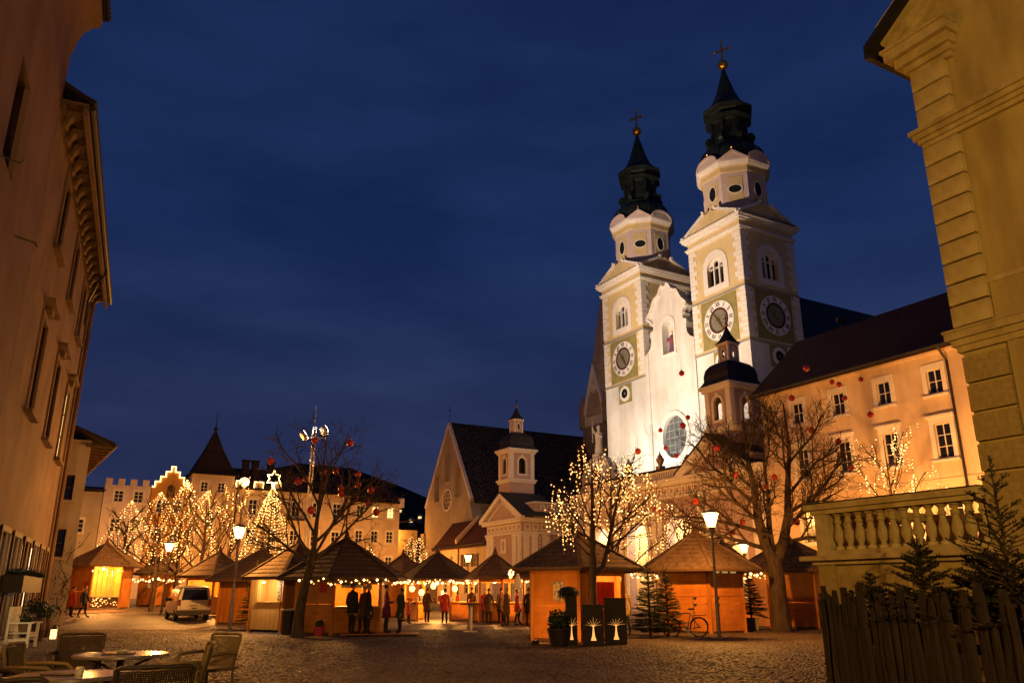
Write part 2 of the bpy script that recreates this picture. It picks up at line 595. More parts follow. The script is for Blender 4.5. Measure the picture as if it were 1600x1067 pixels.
def make_ground():
    xs = [-3000, -600, -150] + list(range(-72, 73, 4)) + [150, 600, 3000]
    ys = [-600, -100] + list(range(-28, 101, 4)) + [120, 160, 300, 900, 4000]
    b = MB()
    ids = [[b.vt((x, y, gz(x, y))) for x in xs] for y in ys]
    for j in range(len(ys) - 1):
        for i in range(len(xs) - 1):
            b.idx((ids[j][i], ids[j][i + 1], ids[j + 1][i + 1], ids[j + 1][i]))
    b.build('ground', M_['cobble'], kind='structure', smooth=True)
    # the nearest part of the paving: every cobble is a small worn block
    rng = np.random.default_rng(3)
    P = .112
    nv, nf = [], []
    V, Fc = [], []
    rows = np.arange(13.0, 37.0, P)
    for ri, y in enumerate(rows):
        hw0, hw1 = max(-.63 * y, -20.0), min(.47 * y, 14.)
        x = np.arange(hw0, hw1, P)
        x = x + rng.uniform(0, P) + .02 * np.sin(x * 7 + rng.uniform(0, 6)) + rng.normal(0, .006, len(x))
        ph = (x + 30 + .04 * y) % 1.3 - .65
        yy = y + .30 * np.cos(ph * PI / 1.3) + rng.normal(0, .008, len(x))
        w = P / 2 * rng.uniform(.80, .95, len(x))
        d = P / 2 * rng.uniform(.80, .95, len(x))
        a = rng.normal(0, .10, len(x))
        h = rng.uniform(.006, .016, len(x))
        tx, ty = rng.normal(0, .05, len(x)), rng.normal(0, .05, len(x))
        ca, sa = np.cos(a), np.sin(a)
        for sc, top in ((1.0, 0), (.74, 1)):
            for sx, sy in ((-1, -1), (1, -1), (1, 1), (-1, 1)):
                ux, uy = sx * w * sc, sy * d * sc
                V.append(np.stack([x + ux * ca - uy * sa, yy + ux * sa + uy * ca, (h + tx * ux + ty * uy) * top - .004 * (1 - top)], 1))
        n = len(x)
        base = sum(nv)
        i = np.arange(n)
        def ix(k):
            return base + k * n + i
        for q in ((4, 5, 6, 7), (0, 1, 5, 4), (1, 2, 6, 5), (2, 3, 7, 6), (3, 0, 4, 7)):
            Fc.append(np.stack([ix(k) for k in q], 1))
        nv.append(8 * n)
    V = np.concatenate(V)
    Fc = np.concatenate(Fc)
    me = bpy.data.meshes.new('cobblestones')
    me.vertices.add(len(V))
    me.vertices.foreach_set('co', V.astype(np.float32).ravel())
    me.loops.add(len(Fc) * 4)
    me.loops.foreach_set('vertex_index', Fc.astype(np.int32).ravel())
    me.polygons.add(len(Fc))
    me.polygons.foreach_set('loop_start', np.arange(0, len(Fc) * 4, 4, dtype=np.int32))
    me.update(calc_edges=True)
    me.materials.append(M_['cobble_stone'])
    ob('cobblestones', me, kind='stuff', label='small worn porphyry cobbles paving the near part of the square', cat='paving')
make_ground()

def make_hill():
    rng = random.Random(4)
    b = MB()
    prof = []
    for i in range(41):
        x = -420 + i * 26
        h = 12 + 48 * math.exp(-((x + 95) / 85) ** 2) + 30 * math.exp(-((x + 300) / 160) ** 2) + 12 * math.exp(-((x - 330) / 200) ** 2) + rng.uniform(-1.5, 1.5)
        prof.append((x, h))
    rowsy = [(330, 0.0), (350, .35), (380, .75), (410, 1.0), (470, .9), (600, 0)]
    ids = [[b.vt((x, y, h * k - .5)) for x, h in prof] for y, k in rowsy]
    for A, B in zip(ids, ids[1:]):
        for i in range(len(prof) - 1):
            b.idx((A[i], A[i + 1], B[i + 1], B[i]))
    m = mat('dark wooded slope', (.016, .018, .010), (.008, .009, .006), scale=.08, bump=1, bscale=.3, dist=2)
    b.build('hill', m, kind='structure')
make_hill()

# ------------------------------------------------------------------ frames
PHI = R(-60.5)
CATH = T(23.7, 76, 0) @ RZ(PHI)      # x along the church fronts, y into the churches
M_['pinkwhite'] = mat('pale rose plaster', (.62, .50, .44), (.55, .43, .38), scale=1.2)

def building(name, label, cat, base, frame=CATH, group=None):
    e = thing(name, label, cat, frame @ T(*base), group)
    return e, T(-base[0], -base[1], -(base[2] if len(base) > 2 else 0))

def win_parts(w, h, nx, ny, bar=.06, arch=False):
    """frame with glazing bars and pane, origin at the middle of the sill, front towards -y"""
    f = MB()
    f.box(-w / 2, -w / 2 + bar, .12, .20, 0, h)
    f.box(w / 2 - bar, w / 2, .12, .20, 0, h)
    f.box(-w / 2 + bar, w / 2 - bar, .12, .20, 0, bar)
    f.box(-w / 2 + bar, w / 2 - bar, .12, .20, h - bar, h)
    for i in range(1, nx):
        x = -w / 2 + w * i / nx
        f.box(x - bar * .45, x + bar * .45, .13, .19, bar, h - bar)
    for j in range(1, ny):
        z = h * j / ny
        f.box(-w / 2 + bar, w / 2 - bar, .135, .185, z - bar * .35, z + bar * .35)
    p = MB()
    p.face([(-w / 2, .165, 0), (w / 2, .165, 0), (w / 2, .165, h), (-w / 2, .165, h)])
    return f, p
_wc = {}
def window(parent, M, w, h, nx=2, ny=2, frame='white_paint', pane='glass', surround=None, sill=True, name='window', hood=False, bar=.06):
    k = (w, h, nx, ny, frame, pane, bar)
    if k not in _wc:
        f, p = win_parts(w, h, nx, ny, bar)
        _wc[k] = (f.mesh('window', M_[frame]), p.mesh('pane', M_[pane]))
    fm, pm = _wc[k]
    o = ob(name, fm, parent, M)
    ob('pane', pm, o)
    if surround:
        sw, sm = surround
        k2 = ('s', w, h, sw, sm, hood)
        if k2 not in _wc:
            s = MB()
            s.plate(rect(-w / 2 - sw, w / 2 + sw, -sw * .3, h + sw * 1.25), [rect(-w / 2, w / 2, 0, h)], -.05, .012)
            if hood:
                s.box(-w / 2 - sw - .1, w / 2 + sw + .1, -.20, .01, h + sw * 1.25, h + sw * 1.25 + .16)
            _wc[k2] = s.mesh('surround', M_[sm])
        ob('surround', _wc[k2], o)
        if sill:
            k3 = ('sill', w, sw, sm)
            if k3 not in _wc:
                _wc[k3] = MB().box(-w / 2 - sw - .05, w / 2 + sw + .05, -.16, .02, -sw * .3 - .12, -sw * .3).mesh('sill', M_[sm])
            ob('sill', _wc[k3], o)
    return o

# ------------------------------------------------------------------ clock
ROMAN = ['XII', 'I', 'II', 'III', 'IIII', 'V', 'VI', 'VII', 'VIII', 'IX', 'X', 'XI']
def clock_meshes(r1=2.15, r0=1.38):
    ring = MB().plate(oval(0, 0, r1, r1, 40), [oval(0, 0, r0, r0, 40)], -.10, 0)
    red = MB().plate(oval(0, 0, r0 + .02, r0 + .02, 40), [oval(0, 0, r0 - .22, r0 - .22, 40)], -.13, 0)
    cen = MB().plate(oval(0, 0, r0 - .22, r0 - .22, 32), [], -.08, 0)
    num = MB()
    hgt, st = (r1 - r0) * .62, .075
    for k, s in enumerate(ROMAN):
        a = -2 * PI * k / 12
        rm = (r1 + r0) / 2 + .02
        wid = {'I': .15, 'V': .30, 'X': .32}
        tot = sum(wid[c] for c in s)
        x = -tot / 2
        num.M = Matrix.Rotation(-a, 4, 'Y') @ T(0, 0, rm)
        for c in s:
            cx = x + wid[c] / 2
            def stroke(xa, za, xb, zb, w):
                d = Vector((xb - xa, zb - za)).normalized()
                nx_, nz_ = -d.y * w / 2, d.x * w / 2
                num.plate([(xa + nx_, za + nz_), (xa - nx_, za - nz_), (xb - nx_, zb - nz_), (xb + nx_, zb + nz_)], [], -.118, -.09)
            h = hgt / 2
            if c == 'I':
                stroke(cx, -h, cx, h, st)
            elif c == 'V':
                stroke(cx - .11, h, cx, -h, st)
                stroke(cx + .11, h, cx + .012, -h, st * .6)
            else:
                stroke(cx - .12, h, cx + .12, -h, st)
                stroke(cx + .12, h, cx - .12, -h, st * .6)
            x += wid[c]
    hands = MB()
    hands.M = Matrix.Rotation(R(-38), 4, 'Y')
    hands.box(-.05, .05, -.18, -.15, -.4, 1.7)
    hands.M = Matrix.Rotation(R(150), 4, 'Y')
    hands.box(-.07, .07, -.21, -.185, -.3, 1.15)
    hands.M = Matrix()
    hands.plate(oval(0, 0, .18, .18, 12), [], -.23, -.09)
    rays = MB()
    for k in range(12):
        rays.M = Matrix.Rotation(2 * PI * k / 12, 4, 'Y')
        rays.box(-.02, .02, -.094, -.078, .25, 1.0)
    hands.M = Matrix()
    return [('clock_ring', ring, 'dial_white'), ('clock_inner_ring', red, 'dark_red'), ('clock_centre', cen, 'dial_grey'), ('clock_numerals', num, 'black'), ('clock_rays', rays, 'gold'), ('clock_hand', hands, 'gold')]

# ------------------------------------------------------------------ cathedral
def make_tower_meshes():
    """list of (name, mesh, matrix): pieces of one bell tower round its axis"""
    H = 3.9
    out = []
    F4 = [RZ(k * PI / 2) for k in range(4)]
    def one(name, b, m, M=None, smooth=False, auto=None):
        out.append((name, b.mesh(name, M_[m], smooth, True, auto), M))
    def many(name, b, m):
        for q in b.islands():
            out.append((name, q.mesh(name, M_[m]), None))
    def each(name, b, m, n=4):
        me = b.mesh(name, M_[m])
        for k in range(n):
            out.append((name, me, F4[k]))
    one('shaft', MB().box(-H, H, -H, H, 0, 25.62), 'plaster_white')
    one('clock_stage', MB().box(-H, H, -H, H, 25.72, 31.42), 'plaster_yellow')
    b = MB()
    b.box(-H - .10, H + .10, -H - .10, H + .10, 25.56, 25.75)
    one('string_course', b, 'trim_grey')
    b = MB()
    b.box(-H - .12, H + .12, -H - .12, H + .12, 31.38, 31.60)
    one('string_course', b, 'trim_grey')
    W_ = H - .004
    each('bell_stage_wall', MB().plate(rect(-W_, W_, 31.58, 38.2), [arched(0, 2.4, 32.7, 35.9)], -H, -H + .5), 'plaster_yellow')
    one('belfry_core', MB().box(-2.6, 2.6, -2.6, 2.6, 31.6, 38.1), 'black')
    each('window_surround', MB().plate(arched(0, 3.7, 32.0, 36.7), [arched(0, 2.4, 32.7, 35.9)], -H - .10, -H), 'trim_white')
    b = MB()
    for x in (-.4, .4):
        b.box(x - .09, x + .09, -H + .12, -H + .36, 32.7, 35.3)
    b.plate(arched(0, 2.38, 34.75, 35.89), [arched(-.78, .56, 34.80, 35.15), arched(0, .58, 34.80, 35.55), arched(.78, .56, 34.80, 35.15)], -H + .14, -H + .34)
    each('window_tracery', b, 'trim_white')
    # quoins: alternate long and short blocks on both edges of every face
    q = {}
    for w in (1.15, .8):
        q[w] = MB().box(0, w, -.06, .0, 0, .50).mesh('quoin', M_['trim_white'])
    for k in (0, 1):
        for sgn in (0, 1):
            for i in range(22):
                z = 26.0 + i * .555
                if 31.2 < z < 31.75 or z > 37.6:
                    continue
                w = (1.15, .8)[i % 2]
                x = -H - .03 if sgn == 0 else H + .03 - w
                out.append(('quoin', q[w], F4[k] @ T(x, -H, z)))
    each('clock_panel', MB().box(-2.6, 2.6, -H - .04, -H, 26.0, 31.3), 'plaster_olive', 2)
    each('small_clock_panel', MB().box(-1.25, 1.25, -H - .04, -H, 23.2, 25.5), 'plaster_olive', 2)
    for nm, bb, mm in clock_meshes():
        me = bb.mesh(nm, M_[mm])
        for k in (0, 1):
            out.append((nm, me, F4[k] @ T(0, -H - .04, 28.72)))
    ring = MB().plate(oval(0, 0, .95, .95, 28), [oval(0, 0, .55, .55, 28)], -.09, 0)
    for k in range(4):
        ring.M = Matrix.Rotation(k * PI / 2, 4, 'Y')
        ring.box(-.05, .05, -.11, -.08, .6, .9)
    cen = MB().plate(oval(0, 0, .57, .57, 24), [oval(0, 0, .2, .2, 12)], -.12, 0)
    me1, me2 = ring.mesh('clock_ring', M_['dial_white']), cen.mesh('clock_centre', M_['black'])
    for k in (0, 1):
        out.append(('clock_ring', me1, F4[k] @ T(0, -H - .04, 24.35)))
        out.append(('clock_centre', me2, F4[k] @ T(0, -H - .04, 24.35)))
    b = MB()
    b.box(-H - .18, H + .18, -H - .18, H + .18, 37.75, 37.95)
    b.box(-H - .30, H + .30, -H - .30, H + .30, 37.95, 38.12)
    one('architrave', b, 'trim_white')
    one('frieze', MB().box(-H - .06, H + .06, -H - .06, H + .06, 38.12, 38.75), 'plaster_yellow')
    b = MB()
    b.box(-H - .30, H + .30, -H - .30, H + .30, 38.75, 38.95)
    b.box(-H - .52, H + .52, -H - .52, H + .52, 38.95, 39.2)
    b.box(-H - .66, H + .66, -H - .66, H + .66, 39.2, 39.4)
    one('cornice', b, 'trim_white')
    b = MB()
    b.plate([(-4.2, 39.4), (4.2, 39.4), (0, 41.5)], [], -H - .16, -H + .1)
    each('pediment', b, 'plaster_yellow')
    b = MB()
    for s in (-1, 1):
        b.plate([(s * 4.62, 39.4), (s * 4.62, 39.62), (s * .75, 41.46), (s * .75, 41.16), (s * 4.2, 39.4)], [], -H - .42, -H - .10)
        b.M = T(s * .9, -H - .30, 41.42) @ Matrix.Rotation(PI / 2, 4, 'X')
        b.lathe([(0, -.2), (.17, -.2), (.17, .2), (0, .2)], 10)
        b.M = Matrix()
    each('raking_cornice', b, 'trim_white')
    b = MB()
    b.plate([(-4.7, 39.42), (4.7, 39.42), (0, 41.7)], [], -H + .12, H - .12)
    me = b.mesh('lower_roof', M_['slate'])
    out.append(('lower_roof', me, None))
    me = MB().plate([(-4.66, 39.43), (4.66, 39.43), (0, 41.67)], [], -H + .12, H - .12).mesh('lower_roof', M_['slate'])
    out.append(('lower_roof', me, F4[1]))
    rc = 3.35 / math.cos(PI / 8)
    ap = 3.35
    one('octagon', MB().lathe([(rc, 39.5), (rc, 45.5)], 8, a0=PI / 8), 'pinkwhite')
    pan = MB().box(-.82, .82, -.05, 0, 41.95, 44.9).mesh('window_panel', M_['plaster_yellow'])
    for k in range(8):
        A = RZ(k * PI / 4) @ T(0, -ap, 0)
        out.append(('window_panel', pan, A))
    va = MB().plate(oval(0, 43.5, .62, 1.0), [oval(0, 43.5, .48, .86)], -.10, 0).mesh('oval_window_frame', M_['trim_white'])
    vb = MB().plate(oval(0, 43.5, .48, .86), [], -.06, 0).mesh('oval_opening', M_['black'])
    ha = MB().plate(oval(0, 43.4, .82, .60), [oval(0, 43.4, .68, .47)], -.10, 0).mesh('oval_window_frame', M_['trim_white'])
    hb = MB().plate(oval(0, 43.4, .68, .47), [], -.06, 0).mesh('oval_opening', M_['black'])
    for k in range(8):
        A = RZ(k * PI / 4) @ T(0, -ap, 0)
        out.append(('oval_window_frame', (va, ha)[k % 2], A))
        out.append(('oval_opening', (vb, hb)[k % 2], A))
    c = 1 / math.cos(PI / 8)
    one('octagon_frieze', MB().lathe([((ap + .05) * c, 45.45), ((ap + .12) * c, 45.5), ((ap + .12) * c, 46.1), ((ap + .3) * c, 46.15)], 8, a0=PI / 8), 'plaster_yellow')
    one('octagon_cornice', MB().lathe([((ap + .2) * c, 46.12), ((ap + .42) * c, 46.3), ((ap + .62) * c, 46.6), ((ap + .62) * c, 46.78), ((ap + .2) * c, 46.85)], 8, a0=PI / 8), 'trim_white')
    tri = MB().plate([(-1.5, 46.78), (1.5, 46.78), (0, 47.75)], [], -.42, .5)
    tri.plate([(-1.62, 46.80), (-1.3, 46.80), (0, 47.6), (1.3, 46.80), (1.62, 46.80), (0, 47.92)], [], -.52, -.28)
    seg = MB().plate([(-1.45, 46.78)] + arc(0, 46.78, 1.45, 180, 0, 12, .95)[1:], [], -.42, .5)
    seg.plate(arc(0, 46.80, 1.62, 180, 0, 12, 1.12) + arc(0, 46.80, 1.36, 0, 180, 12, .88), [], -.52, -.28)
    tm, sm = tri.mesh('gable', M_['pinkwhite']), seg.mesh('gable', M_['pinkwhite'])
    for k in range(8):
        out.append(('gable', (sm, tm)[k % 2], RZ(k * PI / 4) @ T(0, -ap - .2, 0)))
    prof = [(3.45, 46.8), (3.62, 47.3), (3.70, 47.9), (3.6, 48.6), (3.25, 49.2), (2.9, 49.55), (2.35, 49.8)]
    one('dome', MB().lathe(prof, 32, a0=PI / 8), 'copper', smooth=True, auto=60)
    b = MB()
    for k in range(8):
        a = k * PI / 4 + PI / 8
        b.tube([((r + .03) * math.cos(a), (r + .03) * math.sin(a), z) for r, z in prof], .09, 5)
    many('dome_rib', b, 'copper')
    b = MB()
    for k in range(8):
        a = k * PI / 4
        b.ball((3.72 * math.cos(a), 3.72 * math.sin(a), 48.35), .16, 8, 5)
    many('gilt_knob', b, 'gold')
    one('lantern', MB().lathe([(2.55, 49.75), (2.6, 50.1), (2.3, 50.3), (1.95, 50.5), (1.85, 53.2), (2.1, 53.4)], 8, a0=PI / 8), 'copper')
    b = MB()
    for k in range(8):
        a = k * PI / 4 + PI / 8
        b.M = RZ(a) @ T(2.42, 0, 50.75) @ Matrix.Rotation(PI / 2, 4, 'X')
        b.lathe([(0, -.22), (.55, -.22), (.55, .22), (0, .22)], 12)
        b.M = RZ(a)
        b.box(1.85, 2.15, -.2, .2, 51.0, 53.3)
        b.M = Matrix()
    many('lantern_volute', b, 'copper')
    b = MB()
    for k in range(8):
        b.M = RZ(k * PI / 4)
        b.plate(arched(0, .7, 51.2, 52.9), [], -1.83, -1.70)
    many('lantern_opening', b, 'black')
    one('spire', MB().lathe([(2.0, 53.3), (2.75, 53.5), (2.8, 53.65), (2.2, 54.0), (2.0, 54.3), (2.3, 54.55), (2.95, 54.75), (2.95, 54.9), (2.3, 55.3), (1.7, 56.1), (1.2, 57.3), (.75, 58.8), (.35, 60.2), (.14, 61.0)], 8, a0=PI / 8), 'copper')
    one('gilt_ball', MB().ball((0, 0, 61.55), .62, 16, 10), 'gold', smooth=True)
    b = MB()
    b.box(-.09, .09, -.09, .09, 62.1, 64.9)
    b.box(-.95, .95, -.085, .085, 63.55, 63.74)
    for x, z in ((-.95, 63.65), (.95, 63.65), (0, 64.9)):
        b.ball((x, 0, z), .16, 8, 5)
    one('cross', b, 'gold', RZ(R(25)))
    return out

def make_cathedral():
    e, Z = building('cathedral', 'white baroque cathedral with two clock towers and dark copper spires', 'cathedral', (-12.15, 0))
    pieces = make_tower_meshes()
    for cx, lab in ((-3.9, 'nearer clock tower'), (-20.4, 'farther clock tower')):
        tw = None
        for nm, me, M in pieces:
            if tw is None:
                tw = ob('bell_tower', me, e, Z @ T(cx, 3.9, 0))
            else:
                ob(nm, me, tw, M)
    c = -12.15
    left = [(-.35, 35.6), (-.75, 35.3), (-1.05, 34.7), (-1.45, 34.45), (-2.0, 34.25), (-2.3, 33.7), (-2.7, 33.0), (-3.35, 32.4), (-3.4, 32.1), (-2.95, 31.9), (-2.6, 31.5)]
    left += arc(-2.95, 31.0, .42, 60, -110, 6)
    left += [(-3.15, 30.2), (-3.0, 29.6), (-3.15, 28.9), (-3.6, 28.35), (-4.24, 28.1)]
    L1 = [(c + x, z) for x, z in left]
    R1 = [(c - x, z) for x, z in left]
    outer = [(-16.40, 0), (-7.92, 0)] + R1[::-1] + L1
    m = MB(Z)
    m.plate(outer, [arched(c, 1.9, 27.3, 31.4), oval(c + .1, 17.8, 1.95, 2.35, 28)], .06, 1.1)
    g = m.build('front_gable', M_['plaster_white'], e)
    m = MB(Z)
    for pts in (L1[:12], R1[:12]):
        for p, q in zip(pts, pts[1:]):
            m.beam((p[0], .0, p[1]), (q[0], .0, q[1]), .45, .28)
    m.build('gable_moulding', M_['trim_white'], g)
    MB(Z).plate(arched(c, 2.5, 27.0, 31.75), [arched(c, 1.9, 27.3, 31.4)], -.04, .06).build('niche_surround', M_['trim_white'], g)
    MB(Z).plate(arched(c, 2.1, 27.2, 31.5), [], .95, 1.3).build('niche_back', M_['plaster_white'], g)
    # robed figure in the niche
    m = MB(Z @ T(c, .55, 27.35))
    m.m = 0
    m.lathe([(.42, 0), (.45, .3), (.36, 1.1), (.40, 1.6), (.34, 2.0), (.14, 2.2)], 12, sy=.7)
    m.m = 1
    m.lathe([(0, 2.15), (.16, 2.25), (.18, 2.42), (.14, 2.6), (0, 2.68)], 10)
    m.m = 2
    m.tube([(.38, -.1, 1.85), (.5, -.25, 1.45), (.15, -.34, 1.35)], [.13, .11, .08], 7)
    m.tube([(-.38, -.1, 1.85), (-.5, -.25, 1.5), (-.3, -.36, 1.9)], [.13, .11, .08], 7)
    m.build('niche_statue', [mat('blue robe', (.05, .09, .22), (.25, .05, .04), scale=3), M_['trim_white'], mat('red sleeve', (.30, .06, .05))], g)
    MB(Z).plate(oval(c + .1, 17.8, 2.45, 2.85, 28), [oval(c + .1, 17.8, 1.95, 2.35, 28)], -.06, .06).build('oculus_surround', M_['trim_white'], g)
    MB(Z).plate(oval(c + .1, 17.8, 2.0, 2.4, 28), [], .42, .5).build('oculus_glass', M_['glass_grey'], g)
    m = MB(Z)
    for dx in (-1.2, -.4, .4, 1.2):
        m.box(c + .1 + dx - .03, c + .1 + dx + .03, .36, .42, 15.6, 20.0)
    for dz in (-1.6, -.8, 0, .8, 1.6):
        m.box(c - 1.8, c + 2.0, .35, .41, 17.8 + dz - .03, 17.8 + dz + .03)
    m.pieces('oculus_bar', M_['steel'], g)
    m = MB(Z)
    for x in (-16.1, -8.2):
        m.box(x - .32, x + .32, -.06, .06, 0, 28)
    m.pieces('pilaster', M_['plaster_white'], g)
    m = MB(Z)
    m.box(-19, -5.3, 7.0, 56, 0, 25)
    m.build('nave_wall', M_['plaster_white'], e)
    m = MB(Z)
    m.plate([(-20.2, 24.9), (-4.1, 24.9), (-12.15, 38.2)], [], 6.8, 56)
    m.build('nave_roof', M_['slate'], e)
make_cathedral()

# ------------------------------------------------------------------ little bell turrets
def turret(parent, Z, x0, y0, w, d, open_=True):
    cx, cy = x0 + w / 2, y0 + d / 2
    K = Z @ T(cx, cy, 0)
    base = MB(K).box(-w / 2, w / 2, -d / 2, d / 2, 11.6, 14.0).build('turret', M_['plaster_pink'], parent)
    b = MB(K)
    b.box(-w / 2 - .28, w / 2 + .28, -d / 2 - .28, d / 2 + .28, 13.95, 14.12)
    b.box(-w / 2 - .16, w / 2 + .16, -d / 2 - .16, d / 2 + .16, 13.7, 13.95)
    b.box(-w / 2 - .20, w / 2 + .20, -d / 2 - .20, d / 2 + .20, 17.15, 17.4)
    b.box(-w / 2 - .38, w / 2 + .38, -d / 2 - .38, d / 2 + .38, 17.4, 17.65)
    b.pieces('turret_cornice', M_['trim_white'], base)
    b, s, c = MB(), MB(), MB()
    for k in range(4):
        ww, dd = (w, d) if k % 2 == 0 else (d, w)
        A = K @ RZ(k * PI / 2)
        for q in (b, s, c):
            q.M = A
        hw = ww / 2 - .004
        b.plate(rect(-hw, hw, 14.1, 17.2), [arched(0, .95, 14.75, 16.6)], -dd / 2, -dd / 2 + .22)
        s.plate(arched(0, 1.35, 14.55, 16.82), [arched(0, .95, 14.75, 16.6)], -dd / 2 - .07, -dd / 2)
        s.box(-.14, .14, -dd / 2 - .1, -dd / 2, 16.75, 17.0)
        for sg in (-1, 1):
            xa = sg * (ww / 2 - .22)
            c.box(xa - .235, xa + .235, -dd / 2 - .05, -dd / 2 - .001, 14.12, 17.15)
    b.pieces('turret_wall', M_['plaster_pink'], base)
    s.pieces('turret_window_surround', M_['trim_white'], base)
    c.pieces('turret_pilaster', M_['trim_white'], base)
    if not open_:
        MB(K).box(-w / 2 + .5, w / 2 - .5, -d / 2 + .5, d / 2 - .5, 14.1, 17.2).build('turret_core', M_['black'], base)
    b = MB(K)
    pr = [(1.36, 17.6), (1.22, 17.85), (1.10, 18.15), (1.10, 18.6), (1.02, 19.1), (.82, 19.5), (.5, 19.75)]
    b.lathe([(r * 1.4142, z) for r, z in pr], 4, a0=PI / 4, sx=w / 2.2, sy=d / 2.2)
    b.build('turret_dome', M_['slate'], base)
    b = MB(K)
    for k in range(4):
        b.M = K @ RZ(k * PI / 2)
        b.plate(rect(-.566, .566, 19.5, 21.2), [oval(0, 20.45, .17, .42, 12)], -.57, -.45)
    b.pieces('turret_lantern', M_['plaster_pink'], base)
    b = MB(K)
    for k in range(4):
        b.M = K @ RZ(k * PI / 2)
        b.plate(oval(0, 20.45, .27, .54, 14), [oval(0, 20.45, .17, .42, 14)], -.62, -.57)
        for sg in (-1, 1):
            b.box(sg * .5 - .085, sg * .5 + .085, -.61, -.571, 19.6, 21.2)
    b.M = K
    b.box(-.68, .68, -.68, .68, 21.2, 21.4)
    b.pieces('lantern_trim', M_['trim_white'], base)
    MB(K).lathe([(1.10, 21.38), (.75, 21.6), (.4, 22.1), (.05, 22.9)], 4, a0=PI / 4).build('lantern_roof', M_['slate'], base)
    MB(K).ball((0, 0, 23.05), .17, 10, 6).build('gilt_ball', M_['gold'], base, smooth=True)
    b = MB(K)
    b.box(-.03, .03, -.03, .03, 23.1, 24.0)
    b.box(-.28, .28, -.028, .028, 23.6, 23.66)
    b.build('cross', M_['iron'], base)
    return base

def frieze(b, x0, x1, y, z0, z1, step=.55):
    """raised rosette panels along a frieze"""
    n = int((x1 - x0) / step)
    for i in range(n):
        x = x0 + (i + .5) * (x1 - x0) / n
        b.plate(rect(x - step * .42, x + step * .42, z0, z1), [oval(x, (z0 + z1) / 2, step * .27, (z1 - z0) * .34, 10)], y - .06, y - .002)

def pediment(parent, Z, x0, x1, y, z0, z1, depth, wallm):
    xm = (x0 + x1) / 2
    p = MB(Z).plate([(x0 + .3, z0), (x1 - .3, z0), (xm, z1 - .25)], [], y, y + .4).build('pediment', M_[wallm], parent)
    b = MB(Z)
    for xa in (x0, x1):
        s = 1 if xa == x0 else -1
        b.plate([(xa - s * .2, z0), (xa - s * .2, z0 + .22), (xm, z1 + .12), (xm, z1 - .42), (xa + s * .65, z0)], [], y - .45, y)
        b.plate([(xa + s * 1.3, z0 + .12), (xa + s * 1.6, z0 + .12), (xm, z1 - 1.0), (xm, z1 - .85)], [], y - .1, y - .002)
    b.build('raking_cornice', M_['trim_white'], p)
    MB(Z).plate([(x0 - .35, z0 + .16), (xm, z1 + .17), (x1 + .35, z0 + .16), (x1 + .35, z0 + .24), (xm, z1 + .30), (x0 - .35, z0 + .24)], [], y - .5, y + depth).build('pediment_roof', M_['slate'], p)
    return p

